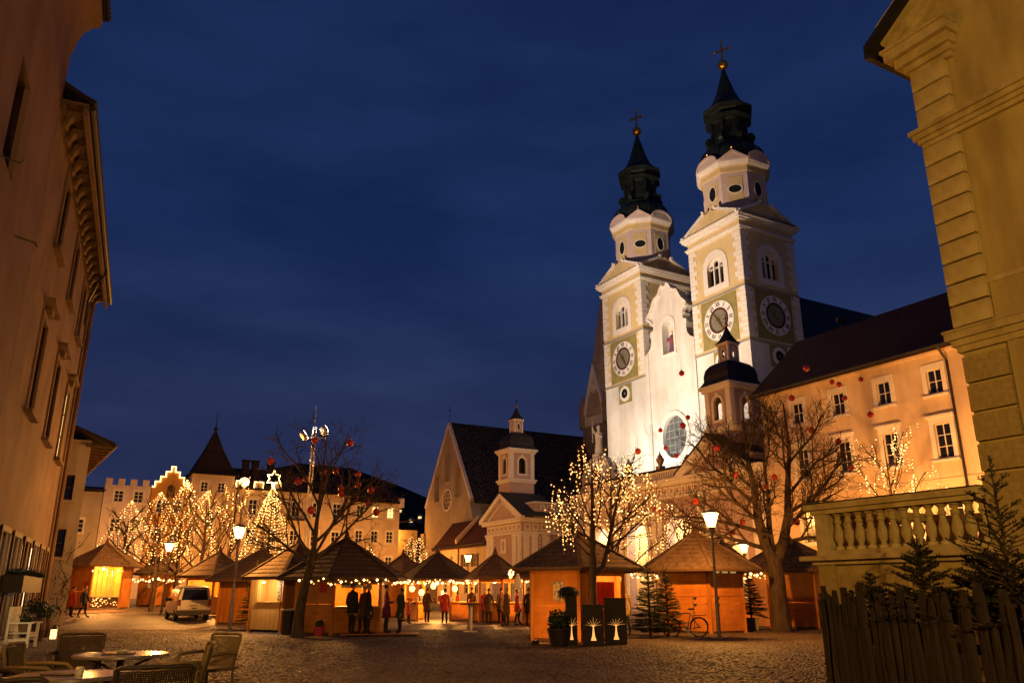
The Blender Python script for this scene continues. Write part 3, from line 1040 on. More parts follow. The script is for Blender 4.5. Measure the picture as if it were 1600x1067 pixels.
def make_porch():
    e, Z = building('church_porch', 'pink arcaded porch with pediment and bell turret before the cathedral', 'porch', (3, -13.7))
    Y = -13.7
    arches = [arched(-7.4, 2.8, 0, 7.3, 12), arched(-1.9, 2.8, 0, 7.3, 12), arched(3.5, 3.0, 0, 7.4, 12), arched(9.4, 2.2, 0, 5.3, 12)]
    MB(Z).plate(rect(-9.6, 13.2, 0, 10.0), arches, Y, Y + .8).build('arcade_wall', M_['plaster_pink'], e)
    b = MB(Z)
    for xc, w, z1 in ((-7.4, 2.8, 7.3), (-1.9, 2.8, 7.3), (3.5, 3.0, 7.4), (9.4, 2.2, 5.3)):
        b.plate(arched(xc, w + .7, 0, z1 + .35, 12), [arched(xc, w, 0, z1, 12)], Y - .08, Y)
        b.box(xc - .18, xc + .18, Y - .16, Y - .08, z1 - .05, z1 + .6)
    b.pieces('arch_surround', M_['trim_white'], e)
    b = MB(Z)
    for x in (-9.3, -4.9, -4.2, .45, 1.2, 6.2, 6.9, 11.9, 12.9):
        b.box(x - .28, x + .28, Y - .12, Y - .003, 0, 8.9)
        b.box(x - .36, x + .36, Y - .18, Y - .002, 8.6, 8.9)
    b.pieces('pilaster', M_['trim_white'], e)
    b = MB(Z)
    b.box(-9.7, 13.2, Y - .2, Y + .6, 8.92, 9.15)
    b.box(-9.9, 13.2, Y - .45, Y + .6, 9.95, 10.25)
    b.box(-10.0, 13.2, Y - .62, Y + .6, 10.25, 10.5)
    b.build('cornice', M_['trim_white'], e)
    b = MB(Z)
    frieze(b, -9.4, 12.9, Y, 9.22, 9.88, .72)
    b.pieces('frieze_rosette', M_['trim_white'], e)
    # attic with fluted band, stepping round the middle bay
    at = MB(Z).box(-9.6, 4.3, Y + .1, Y + .7, 10.5, 11.3).build('attic', M_['plaster_pink'], e)
    b = MB(Z)
    b.box(-9.7, 4.3, Y - .1, Y + .8, 11.3, 11.5)
    b.build('attic_cap', M_['slate'], at)
    b = MB(Z)
    n = 46
    for i in range(n):
        x = -9.3 + i * 13.4 / n
        b.box(x, x + .15, Y + .02, Y + .098, 10.62, 11.2)
    b.box(-9.6, 4.3, Y + .0, Y + .099, 11.2, 11.3)
    b.pieces('attic_flute', M_['trim_white'], at)
    MB(Z).box(-9.5, 13.2, Y + .8, -.2, 10.2, 10.6).build('porch_roof', M_['slate'], e)
    MB(Z).box(-9.5, 13.2, -9.2, -8.9, 0, 10.2).build('back_wall', M_['porch_wall'], e)
    MB(Z).box(-9.55, -9.2, Y + .8, -9.2, 0, 10.2).build('side_wall', M_['porch_wall'], e)
    b = MB(Z)
    for x in (-4.7, .8, 6.4):
        b.plate([(Y + .8, 8.6)] + [(Y + .8, 0), (Y + 1.0, 0)] + arc(-11.05, 6.0, 1.75, 180, 0, 10) + [(-9.25, 0), (-9.2, 0), (-9.2, 8.6)], [], -.2, .2) if False else None
    for x in (-1.9, 3.5):
        # inner doors in the back wall
        b.plate(arched(x, 2.2, 0, 5.2), [arched(x, 1.7, 0, 4.9)], -9.32, -9.2)
    b.pieces('door_surround', M_['trim_white'], e)
    b = MB(Z)
    for x in (-1.9, 3.5):
        b.plate(arched(x, 1.7, 0, 4.9), [], -9.27, -9.2)
    b.pieces('inner_door', M_['wood_dark'], e)
    for x in (-7.4, -1.9, 3.5, 8.5):
        f = MB(Z @ T(x, -11.0, 8.2)).lathe([(.0, -.3), (.2, -.25), (.28, 0), (.16, .22), (.04, .3), (.04, 2.1)], 8).build('hanging_lantern', M_['pane_lit'], e)
        lamp('porch_lamp', 'POINT', e, Z @ T(x, -11.4, 7.4), P_PORCH_IN, PALE, .25)
    pediment(e, Z, 4.3, 11.7, Y - .15, 10.5, 13.2, 6, 'plaster_pink')
    b = MB(Z)
    b.box(4.5, 11.5, Y + .3, Y + 5, 10.5, 11.6)
    b.build('pediment_block', M_['plaster_pink'], e)
    turret(e, Z, 6.3, -12.5, 2.8, 3.3, True)
    # small square piers and urns on the roof edge
    for x, u in ((1.15, True), (-3.2, True), (4.55, False)):
        b = MB(Z @ T(x, Y + .4, 11.5))
        b.box(-.28, .28, -.28, .28, 0, .35)
        b.lathe([(.12, .35), (.18, .45), (.34, .75), (.36, .95), (.22, 1.1), (.26, 1.18), (.10, 1.3), (.06, 1.5), (0, 1.62)], 10) if u else b.lathe([(.2, .35), (.26, .6), (.1, .8), (0, .9)], 8)
        b.build('stone_urn', M_['stone'], e)
    # middle pavilion with oval window and statue on top
    pv = MB(Z).box(-17.2, -9.7, -9.6, -1.0, 0, 11.0).build('pavilion', M_['plaster_pink'], e)
    b = MB(Z)
    b.box(-17.7, -9.2, -10.1, -1, 11.0, 11.35)
    b.box(-17.4, -9.5, -9.8, -1, 10.4, 10.7)
    for x in (-16.6, -14.8, -12.0, -10.3):
        b.box(x - .32, x + .32, -9.78, -9.6, 0, 10.4)
    b.pieces('pavilion_trim', M_['trim_white'], pv)
    xc = -13.4
    out = [(-16.6, 11.35), (-10.2, 11.35), (-10.3, 12.0), (-10.9, 12.6), (-11.3, 13.6), (-11.8, 14.7), (-12.5, 15.0), (-14.3, 15.0), (-15.0, 14.7), (-15.5, 13.6), (-15.9, 12.6), (-16.5, 12.0)]
    MB(Z).plate(out, [oval(xc, 13.1, .8, 1.15, 18)], -9.5, -8.9).build('pavilion_gable', M_['stone'], pv)
    MB(Z).plate(oval(xc, 13.1, .9, 1.2, 18), [], -9.1, -9.0).build('oval_glass', M_['glass'], pv)
    MB(Z).plate(oval(xc, 13.1, 1.1, 1.45, 18), [oval(xc, 13.1, .8, 1.15, 18)], -9.6, -9.5).build('oval_surround', M_['trim_white'], pv)
    b = MB(Z @ T(xc, -9.2, 15.0))
    b.box(-.6, .6, -.5, .5, 0, .3)
    b.lathe([(.5, .3), (.55, .7), (.42, 1.5), (.48, 2.1), (.42, 2.5), (.16, 2.75), (.14, 2.85), (.22, 3.0), (.22, 3.2), (.1, 3.36), (0, 3.4)], 12, sy=.75)
    b.tube([(.42, 0, 2.4), (.75, -.2, 2.0), (.5, -.5, 2.3)], [.14, .12, .09], 7)
    b.tube([(-.42, 0, 2.4), (-.7, -.1, 2.75), (-.8, -.2, 3.25)], [.14, .12, .08], 7)
    b.tube([(-.82, -.2, 1.6), (-.8, -.2, 4.0)], [.04, .04], 5)
    b.build('roof_statue', M_['stone'], pv, smooth=True, auto=50)
    for dx in (-2.6, 2.6):
        b = MB(Z @ T(xc + dx, -9.2, 12.4))
        b.lathe([(.45, 0), (.5, .5), (.4, .9), (.3, 1.3), (.14, 1.5), (.2, 1.65), (.2, 1.82), (0, 1.98)], 10, sy=.8)
        b.tube([(.3, 0, 1.3), (.55, -.3, 1.0), (.3, -.5, .7)], [.12, .11, .08], 6)
        b.build('seated_statue', M_['stone'], pv, smooth=True, auto=50)
    return e
make_porch()

def make_chapel():
    e, Z = building('side_chapel', 'pink side chapel with white pilasters, pediment and small bell turret', 'chapel', (-25.7, -13.7))
    x0, x1, Y, y1 = -29.7, -21.7, -13.7, -2.0
    MB(Z).box(x0, x1, Y, y1, 0, 8.6).build('wall', M_['plaster_pink'], e)
    b = MB(Z)
    for x in (x0 + .45, x0 + 1.3, x1 - 1.5, x1 - .45):
        b.box(x - .36, x + .36, Y - .16, Y - .003, 0, 7.6)
        b.box(x - .46, x + .46, Y - .22, Y - .002, 7.3, 7.6)
    for y in (Y + .45, Y + 1.5, Y + 2.9, Y + 5.0, Y + 6.3, Y + 8.5):
        b.box(x1 + .003, x1 + .16, y - .36, y + .36, 0, 7.6)
        b.box(x1 + .002, x1 + .22, y - .46, y + .46, 7.3, 7.6)
    b.pieces('pilaster', M_['trim_white'], e)
    # beaded strips beside the pilasters
    b = MB(Z)
    for z in [i * .42 + .3 for i in range(17)]:
        for x in (x0 + 1.85, x1 - 2.05):
            b.box(x - .07, x + .07, Y - .06, Y - .003, z, z + .26)
        for y in (Y + 2.2, Y + 3.45, Y + 4.4):
            b.box(x1 + .003, x1 + .07, y - .07, y + .07, z, z + .26)
    b.build('beaded_strips', M_['trim_white'], e, kind='stuff')
    b = MB(Z)
    for o, z0_, z1_ in ((.22, 7.62, 7.85), (.5, 8.8, 9.05), (.72, 9.05, 9.25)):
        b.box(x0 - o, x1 + o, Y - o, y1, z0_, z1_)
    b.build('cornice', M_['trim_white'], e)
    MB(Z).box(x0 - .05, x1 + .05, Y - .05, y1, 7.86, 8.8).build('frieze', M_['plaster_pink'], e)
    b = MB(Z)
    frieze(b, x0 + .1, x1 - .1, Y - .05, 7.95, 8.7, .95)
    b.M = Z @ T(x1 + .05, 0, 0) @ RZ(PI / 2)
    frieze(b, Y + .1, y1 - .2, 0, 7.95, 8.7, .95)
    b.pieces('frieze_rosette', M_['trim_white'], e)
    pediment(e, Z, x0 - .75, x1 + .75, Y - .2, 9.25, 12.1, 5, 'plaster_pink')
    # attic with Greek key along the side
    at = MB(Z).box(-25.2, x1 + .2, Y + 1.4, y1, 9.25, 10.9).build('attic', M_['plaster_pink'], e)
    b = MB(Z)
    b.box(-25.3, x1 + .32, Y + 1.3, y1, 10.9, 11.05)
    b.M = Z @ T(x1 + .2, 0, 0) @ RZ(PI / 2)
    yy = Y + 2.2
    while yy < y1 - .8:
        b.box(yy, yy + .10, -.08, -.002, 9.9, 10.7)
        b.box(yy + .10, yy + .42, -.08, -.002, 10.6, 10.7)
        b.box(yy + .42, yy + .52, -.08, -.002, 9.9, 10.7)
        b.box(yy + .52, yy + .84, -.08, -.002, 9.9, 10.0)
        yy += .84
    b.pieces('attic_key', M_['trim_white'], at)
    MB(Z).box(-28.6, -25.2, Y + 3.2, y1, 9.25, 11.5).build('roof_block', M_['plaster_pink'], e)
    turret(e, Z, -29.2, -12.5, 2.75, 3.2, False)
    b = MB(Z)
    b.plate(rect(-26.35, -25.25, 5.7, 7.2), [rect(-26.1, -25.5, 5.95, 6.95)], Y - .08, Y)
    b.build('blind_window', M_['trim_white'], e)
    b = MB(Z @ T(x1, 0, 0) @ RZ(PI / 2))
    b.plate(arched(-9.7, 1.6, 0, 4.6), [arched(-9.7, 1.1, 0, 4.3)], -.1, -.002)
    b.build('side_door_surround', M_['trim_white'], e)
    return e
make_chapel()
# ------------------------------------------------------------------ palace beside the porch
def gable_roof(name, Z, parent, m, x0, x1, y0, y1, ze, zr, over=.6, along='x', t=.18):
    """two slopes as thick sheets; ridge along x or y"""
    b = MB(Z)
    if along == 'x':
        ym = (y0 + y1) / 2
        k = (zr - ze) / (ym - y0)
        pr = [(y0 - over, ze - over * k), (ym, zr), (y1 + over, ze - over * k), (y1 + over, ze - over * k + t), (ym, zr + t), (y0 - over, ze - over * k + t)]
        b.M = Z @ RZ(PI / 2)
        b.plate(pr, [], -x1, -x0)
    else:
        xm = (x0 + x1) / 2
        k = (zr - ze) / (xm - x0)
        pr = [(x0 - over, ze - over * k), (xm, zr), (x1 + over, ze - over * k), (x1 + over, ze - over * k + t), (xm, zr + t), (x0 - over, ze - over * k + t)]
        b.plate(pr, [], y0, y1)
    return b.build(name, m, parent)

def make_palace():
    e, Z = building('palace', 'long cream palace with white framed windows beside the cathedral', 'palace', (24, -13.7))
    Y = -13.7
    xs = [16.6 + 3.42 * i for i in range(6)]
    rows = [(12.75, .95, 1.45), (8.95, 1.0, 2.0), (4.7, 1.0, 2.1)]
    holes = [rect(x - w / 2, x + w / 2, z, z + h) for x in xs for z, w, h in rows]
    wl = MB(Z).plate(rect(13.3, 37.0, 0, 15.5), holes, Y, Y + .4).build('wall', M_['plaster_cream'], e)
    MB(Z).box(13.3, 37, Y + .45, -3.6, 0, 15.4).build('core', M_['plaster_cream'], e)
    for i, x in enumerate(xs):
        for r, (z, w, h) in enumerate(rows):
            window(e, Z @ T(x, Y, z), w, h, 2, 2 if r == 0 else 3, surround=(.28, 'trim_white'), hood=(r == 1))
    b = MB(Z)
    b.box(13.3, 37, Y - .35, Y + .3, 15.3, 15.5)
    b.box(13.3, 37, Y - .18, Y + .3, 15.1, 15.3)
    b.build('eaves_moulding', M_['plaster_cream'], e)
    gable_roof('roof', Z, e, M_['roof_tile'], 12.9, 37, Y, -3.6, 15.75, 20.3, .75)
    b = MB(Z)
    b.tube([(13, Y - .82, 15.30), (37, Y - .82, 15.34)], .1, 8)
    b.tube([(27.85, Y - .8, 15.3), (27.85, Y - .5, 14.9), (27.85, Y - .12, 14.5), (27.85, Y - .12, 0)], .075, 8)
    b.build('gutter_and_downpipe', M_['iron'], e)
    b = MB(Z)
    b.box(13.3, 37, Y - .06, Y - .002, 7.6, 7.8)
    b.build('string_course', M_['plaster_cream'], e)
make_palace()

# ------------------------------------------------------------------ gothic parish church
def make_parish():
    e, Z = building('parish_church', 'gothic parish church with steep dark scaly roof and blind gable', 'church', (-52.3, -8.45))
    x0, x1, xm, Y = -60.0, -44.6, -52.3, -8.45
    out = [(x0, 0), (x1, 0), (x1, 13.9), (xm, 25.4), (x0, 13.9)]
    def lancet(xc, w, z0, z1):
        return arched(xc, w, z0, z1, 8, .25)
    holes = [lancet(-52.3, 2.2, 17.0, 22.6), lancet(-55.9, 1.9, 14.4, 18.6), lancet(-48.7, 1.9, 14.4, 18.6), oval(xm, 14.3, 1.45, 1.45, 20)]
    MB(Z).plate(out, holes, Y, Y + .55).build('gable_wall', M_['plaster_old'], e)
    MB(Z).plate([(x0 + .01, 0), (x1 - .01, 0), (x1 - .01, 13.88), (xm, 25.35), (x0 + .01, 13.88)], [], Y + .56, Y + .8).build('gable_back', M_['plaster_old'], e)
    rw = MB(Z).plate(oval(xm, 14.3, 1.44, 1.44, 20), [], Y + .44, Y + .5).build('rose_window', M_['glass'], e)
    b = MB(Z)
    for k in range(6):
        a = k * PI / 3
        b.plate([(xm + .7 * math.cos(a) + x, 14.3 + .7 * math.sin(a) + z) for x, z in oval(0, 0, .42, .42, 10)], [[(xm + .7 * math.cos(a) + x, 14.3 + .7 * math.sin(a) + z) for x, z in oval(0, 0, .33, .33, 10)]], Y + .14, Y + .22)
    b.plate(oval(xm, 14.3, .38, .38, 12), [oval(xm, 14.3, .28, .28, 12)], Y + .14, Y + .22)
    b.plate(oval(xm, 14.3, 1.62, 1.62, 20), [oval(xm, 14.3, 1.36, 1.36, 20)], Y - .06, Y + .1)
    b.build('rose_tracery', M_['trim_white'], rw)
    MB(Z).box(x0, x1, Y + .6, 24, 0, 13.6).build('wall', M_['plaster_old'], e)
    gable_roof('roof', Z, e, M_['roof_scale'], x0, x1, Y + .35, 24, 13.9, 25.5, .5, 'y', .25)
    b = MB(Z)
    for xa in (x0, x1):
        s = 1 if xa == x0 else -1
        b.plate([(xa - s * .15, 13.9), (xa + s * .25, 13.7), (xm, 25.2), (xm, 25.75)], [], Y - .12, Y + .32)
    b.pieces('gable_coping', M_['trim_white'], e)
    b = MB(Z)
    b.box(x1 - .6, x1 + 1.6, Y - .3, Y + 1.2, 0, 10.4)
    b.plate([(x1 - .6, 10.4), (x1 + 1.6, 10.4), (x1 + .2, 13.2), (x1 - .6, 13.2)], [], Y - .3, Y + 1.2)
    b.box(x0 - .8, x0 + .4, Y - .3, Y + 1.2, 0, 10.0)
    b.pieces('buttress', M_['plaster_old'], e)
    b = MB(Z)
    b.box(xm - .03, xm + .03, Y + .1, Y + .16, 25.5, 28.2)
    b.box(xm - .4, xm + .4, Y + .1, Y + .16, 27.5, 27.6)
    b.build('gable_cross', M_['iron'], e)
    b = MB(Z)
    for y, z in ((2, 21.5), (14, 21.5), (8, 18.2), (18, 18)):
        xx = xm + (25.5 - z) / (25.5 - 13.9) * (x1 - xm)
        b.box(xx - .5, xx + .45, y - .45, y + .45, z - .1, z + .75)
    b.pieces('roof_hatch', M_['slate'], e)
make_parish()

def make_white_tower():
    c = Vector((15.9, 127.0))
    e = thing('gothic_tower', 'pale gothic tower with gabled stage and slender spire behind the cathedral', 'tower', T(c.x, c.y, 0) @ RZ(PHI))
    h = 3.2
    MB().box(-h, h, -h, h, 0, 27.0).build('shaft', M_['rubble'], e)
    for k in range(4):
        A = RZ(k * PI / 2)
        p = MB(A).plate([(-h + .004, 27), (h - .004, 27), (h - .004, 28), (0, 36.8), (-h + .004, 28)], [rect(-.9, -.3, 31.6, 32.6), rect(.3, .9, 31.6, 32.6), rect(-.3, .3, 33.6, 34.6)], -h, -h + .3).build('gable', M_['plaster_white'], e)
        b = MB(A)
        for s in (-1, 1):
            b.plate([(s * (h + .2), 27.9), (s * (h - .2), 27.9), (0, 36.4), (0, 37.1)], [], -h - .15, -h + .3)
        b.pieces('gable_coping', M_['trim_white'], p)
    MB().lathe([(4.0, 28.5), (2.9, 36.0), (1.9, 43.0), (.8, 50.0), (.05, 54)], 8, a0=PI / 8).build('spire', M_['plaster_old'], e)
    b = MB()
    for sx in (-1, 1):
        for sy in (-1, 1):
            b.lathe([(.6, 26.8), (.6, 29.5), (.75, 29.6), (.05, 32.6)], 6, (sx * h, sy * h))
    b.pieces('pinnacle', M_['stone'], e)
make_white_tower()

def make_annex():
    e, Z = building('annex_house', 'low cream house with dark red roof joined to the pink chapel', 'house', (-37, -13.2))
    Y = -13.2
    wins = [(-42.0, .75), (-40.3, .75), (-36.6, 1.0), (-33.8, 1.0)]
    holes = [rect(x - w / 2, x + w / 2, 4.5, 6.0) for x, w in wins] + [rect(x - .5, x + .5, 1.4, 3.0) for x in (-42, -39, -36, -33.5)]
    MB(Z).plate(rect(-44.3, -29.8, 0, 7.3), holes, Y, Y + .35).build('wall', M_['plaster_cream'], e)
    MB(Z).box(-44.3, -29.8, Y + .4, -8.7, 0, 7.3).build('core', M_['plaster_cream'], e)
    for x, w in wins:
        o = window(e, Z @ T(x, Y, 4.5), w, 1.5, 2, 3)
        if w > .9:
            b = MB()
            for s in (-1, 1):
                b.box(s * .5 if s > 0 else -.98, .98 if s > 0 else -.5, -.06, -.005, 0, 1.5)
            b.pieces('shutter', M_['wood_dark'], o)
    for x in (-42, -39, -36, -33.5):
        window(e, Z @ T(x, Y, 1.4), 1.0, 1.6, 2, 2)
    gable_roof('roof', Z, e, M_['roof_red'], -44.9, -29.75, Y, -8.7, 7.5, 10.2, .7)
    b = MB(Z)
    b.M = Z @ RZ(PI / 2)
    b.plate([(-13.9, 7.3), (-10.9, 10.35), (-10.9, 10.9), (-14.0, 7.8)], [], 37.4, 37.8)
    b.build('roof_parapet', M_['plaster_cream'], e)
    b = MB(Z)
    b.tube([(-38.2, Y - .1, 7.2), (-38.2, Y - .1, 0)], .07, 6)
    b.tube([(-44.9, Y - .75, 7.0), (-29.8, Y - .75, 7.05)], .09, 6)
    b.build('downpipe', M_['iron'], e)
make_annex()

# ------------------------------------------------------------------ the row of houses that closes the square
ROW = CATH @ T(-50, 0, 0) @ RZ(PI / 2)      # x along the row, front towards -y

def row_house(name, label, u0, u1, zt, wallm, wins, depth=11, roof=None, lit=(), frame='white_paint', nx=2, ny=3):
    e, Z = building(name, label, 'house', ((u0 + u1) / 2, 0), ROW, 'houses closing the far end of the square')
    holes = [rect(u - w / 2, u + w / 2, z, z + h) for u, z, w, h in wins]
    MB(Z).plate(rect(u0 + .01, u1 - .01, 0, zt), holes, 0, .35).build('wall', M_[wallm], e)
    MB(Z).box(u0 + .01, u1 - .01, .4, depth, 0, zt).build('core', M_[wallm], e)
    for i, (u, z, w, h) in enumerate(wins):
        window(e, Z @ T(u, 0, z), w, h, nx, ny, frame, pane='pane_lit' if i in lit else 'glass', surround=(.14, 'trim_white'), bar=.08)
    if roof:
        gable_roof('roof', Z, e, M_['roof_far'], u0 - .2, u1 + .2, 0, depth, zt + .15, roof, .5)
    return e, Z

def make_row():
    us = (-17.9, -20.05, -22.2)
    w = [(u, z, .95, 1.5) for z in (11.1, 7.9, 4.6) for u in us]
    e, Z = row_house('corner_house', 'pale corner house with two lit top windows at the far end', -23.6, -16.6, 13.2, 'plaster_cream', w, roof=16.6, lit=(0, 1), depth=11)
    b = MB(Z)
    b.plate([(-16.75, 12.6), (-16.2, 12.6), (-16.2, 13.8), (-16.75, 13.8)], [], -.6, .6)
    b.build('eaves_stone', M_['trim_white'], e)
    us = (-25.4, -28.1, -30.8, -33.5, -36.2)
    w = [(u, z, 1.05, 1.9) for z in (10.8, 7.2, 3.6) for u in us]
    e, Z = row_house('long_house', 'long cream house with small iron balcony under dark roof', -38.6, -23.6, 13.9, 'plaster_cream', w, roof=17.0)
    b = MB(Z)
    b.box(-31.9, -29.7, -.75, 0, 10.3, 10.5)
    for i in range(12):
        x = -31.8 + i * .18
        b.box(x - .02, x + .02, -.72, -.68, 10.5, 11.3)
    b.box(-31.9, -29.7, -.74, -.68, 11.3, 11.36)
    b.build('balcony', M_['iron'], e)
    for x in (-36.8, -35.6, -33.6, -26.0):
        b = MB(Z)
        b.box(x - .4, x + .4, 3.4, 4.2, 15.0, 17.9)
        b.box(x - .5, x + .5, 3.3, 4.3, 17.9, 18.1)
        b.build('chimney', M_['clay'], e)
    # low parapet with battlements, outlined by a light rope
    b = MB(Z)
    pts = []
    for i in range(3):
        x = -38.5 + i * 2.2
        b.box(x, x + 1.1, -.15, .2, 13.9, 14.8)
        pts += [(x, 13.9), (x, 14.85), (x + 1.1, 14.85), (x + 1.1, 13.9)]
    b.pieces('merlon', M_['plaster_cream'], e)
    rope('battlement_light_rope', 'light rope tracing the battlements of the long cream house', [(x, -.22, z) for x, z in pts], ROW)
    # spired tower house
    e, Z = row_house('tower_house', 'square tower house with steep dark pointed roof', -43.7, -38.7, 15.5, 'plaster_cream', [(-42.2, 13.3, .85, 1.2), (-40.2, 13.3, .85, 1.2), (-41.2, 9.2, 1.0, 1.7)], depth=5.2)
    b = MB(Z @ T(-41.2, 2.6, 0))
    b.lathe([(4.3, 15.4), (3.3, 16.1), (1.6, 18.6), (.12, 21.4)], 4, a0=PI / 4)
    sp = b.build('pointed_roof', M_['roof_far'], e)
    b = MB(Z @ T(-41.2, 2.6, 0))
    b.lathe([(.1, 21.2), (.28, 21.5), (.1, 21.8), (.05, 22.2), (.02, 24.2)], 6)
    b.build('finial', M_['iron'], sp)
    # stepped gable
    u0, u1 = -48.1, -43.75
    e, Z = building('stepped_gable_house', 'orange house with stepped gable outlined in lights', 'house', (-45.9, 0), ROW, 'houses closing the far end of the square')
    n = 4
    L1 = [(u0 + .02, 13.5)]
    for i in range(n):
        x = u0 + .02 + (u1 - u0) / 2 * (i + .55) / (n)
        z = 13.5 + i * .62
        L1 += [(x, z), (x, z + .62)]
    Rr = [(u0 + u1 - x, z) for x, z in L1]
    top = L1 + Rr[::-1]
    outer = [(u0 + .02, 0), (u1 - .02, 0)] + Rr + L1[::-1]
    wins = [(-46.9, 10.6, .9, 1.5), (-45.0, 10.6, .9, 1.5), (-46.9, 7.2, .9, 1.6), (-45.0, 7.2, .9, 1.6), (-46.9, 3.8, .9, 1.6), (-45.0, 3.8, .9, 1.6)]
    holes = [rect(u - w / 2, u + w / 2, z, z + h) for u, z, w, h in wins] + [arched(-45.93, .9, 12.4, 13.9)]
    MB(Z).plate(outer, holes, 0, .4).build('wall', M_['plaster_orange'], e)
    MB(Z).box(u0 + .02, u1 - .02, .45, 11, 0, 13.4).build('core', M_['plaster_orange'], e)
    MB(Z).plate(arched(-45.93, .92, 12.35, 13.92), [], .3, .38).build('gable_niche', M_['wood_dark'], e)
    for u, z, w, h in wins:
        window(e, Z @ T(u, 0, z), w, h, 2, 3, surround=(.12, 'trim_white'), bar=.08)
    rope('gable_light_rope', 'light rope tracing the stepped gable of the orange house', [(x, -.1, z + .06) for x, z in top], ROW, .09)
    # battlement house
    w = [(-51.5, 11.6, 1.0, 1.3), (-49.4, 11.6, 1.0, 1.3), (-51.5, 8.2, 1.0, 1.5), (-49.4, 8.2, 1.0, 1.5)]
    e, Z = row_house('battlement_house', 'rosy grey house topped with square battlements', -53.1, -48.15, 13.5, 'pinkwhite', w, nx=2, ny=3)
    for i in range(4):
        x = -53.05 + i * 1.31
        MB(Z).box(x, x + .72, -.02, .4, 13.5, 14.25).build('merlon', M_['pinkwhite'], e)
    w = [(-55.2, 8.0, 1.0, 1.5), (-57.5, 8.0, 1.0, 1.5)]
    row_house('plain_house', 'plain lower house next to the battlement house', -62, -53.15, 12.6, 'plaster_old', w, roof=13.6)
    # yellow house with a wall lamp, between the row and the parish church
    F = CATH @ T(-62, -12, 0) @ RZ(PI / 2)
    e, Z = building('yellow_house', 'yellow house with wall lamp beside the parish church', 'house', (0, 0), F)
    MB(Z).plate(rect(-6, 3.2, 0, 10.6), [rect(1.3, 2.2, 6.2, 7.6), rect(-1, -.1, 2, 3.4)], 0, .35).build('wall', M_['plaster_yellow'], e)
    MB(Z).box(-6, 3.2, .4, 9, 0, 10.5).build('core', M_['plaster_yellow'], e)
    window(e, Z @ T(1.75, 0, 6.2), .9, 1.4, 2, 2)
    window(e, Z @ T(-.55, 0, 2.0), .9, 1.4, 2, 2)
    b = MB(Z)
    b.plate([(-6.3, 10.5), (3.6, 12.2), (3.6, 12.4), (-6.3, 10.7)], [], -.5, 9)
    b.build('roof', M_['roof_far'], e)
    MB(Z @ T(-1.6, -.5, 9.6)).lathe([(.05, -.25), (.25, -.2), (.3, .1), (.05, .3)], 8).build('wall_lantern', glow('wall lantern glass', (1, .62, .2), 30), e)
    lamp('wall_lamp', 'POINT', e, Z @ T(-1.6, -1.0, 9.6), 1500, AMBER, .2)

def rope(name, label, pts, F, r=.10):
    b = MB()
    c = Vector(pts[0])
    b.tube([Vector(p) - c for p in pts], r, 5)
    b.build(name, M_['tube'], None, F @ T(*c), label=label, cat='light rope')
make_row()

# a few house lamps far away on the dark slope
def make_slope_lights():
    for x, y, z in ((-46, 372, 33), (-42, 372, 34.5), (-52, 378, 38)):
        b = MB()
        b.box(-1.2, 1.2, -.2, 2, -3, .6)
        b.plate([(-1.6, .6), (1.6, .6), (0, 1.8)], [], -.4, 2.2)
        e = b.build('hill_house', M_['plaster_old'], None, T(x, y, z), label={33: 'tiny lower house with lit window on the dark slope', 34.5: 'tiny middle house with lit window on the dark slope', 38: 'tiny upper house with lit window on the dark slope'}[z], cat='house', group='houses on the slope')
        MB().box(-.7, .7, -.3, -.21, -1, .1).build('window', M_['pane_lit'], e)
make_slope_lights()

# ------------------------------------------------------------------ houses along the near side
LF = T(-4, 0, 0) @ RZ(R(114.2))      # x runs away along the fronts, y into the houses

def tile_row(b, x0, x1, y, z, r=.09, n=None, l=.5):
    n = n or int((x1 - x0) / (2 * r))
    for i in range(n):
        x = x0 + (i + .5) * (x1 - x0) / n
        b.tube([(x, y, z), (x, y + l, z + l * .45)], r, 6)

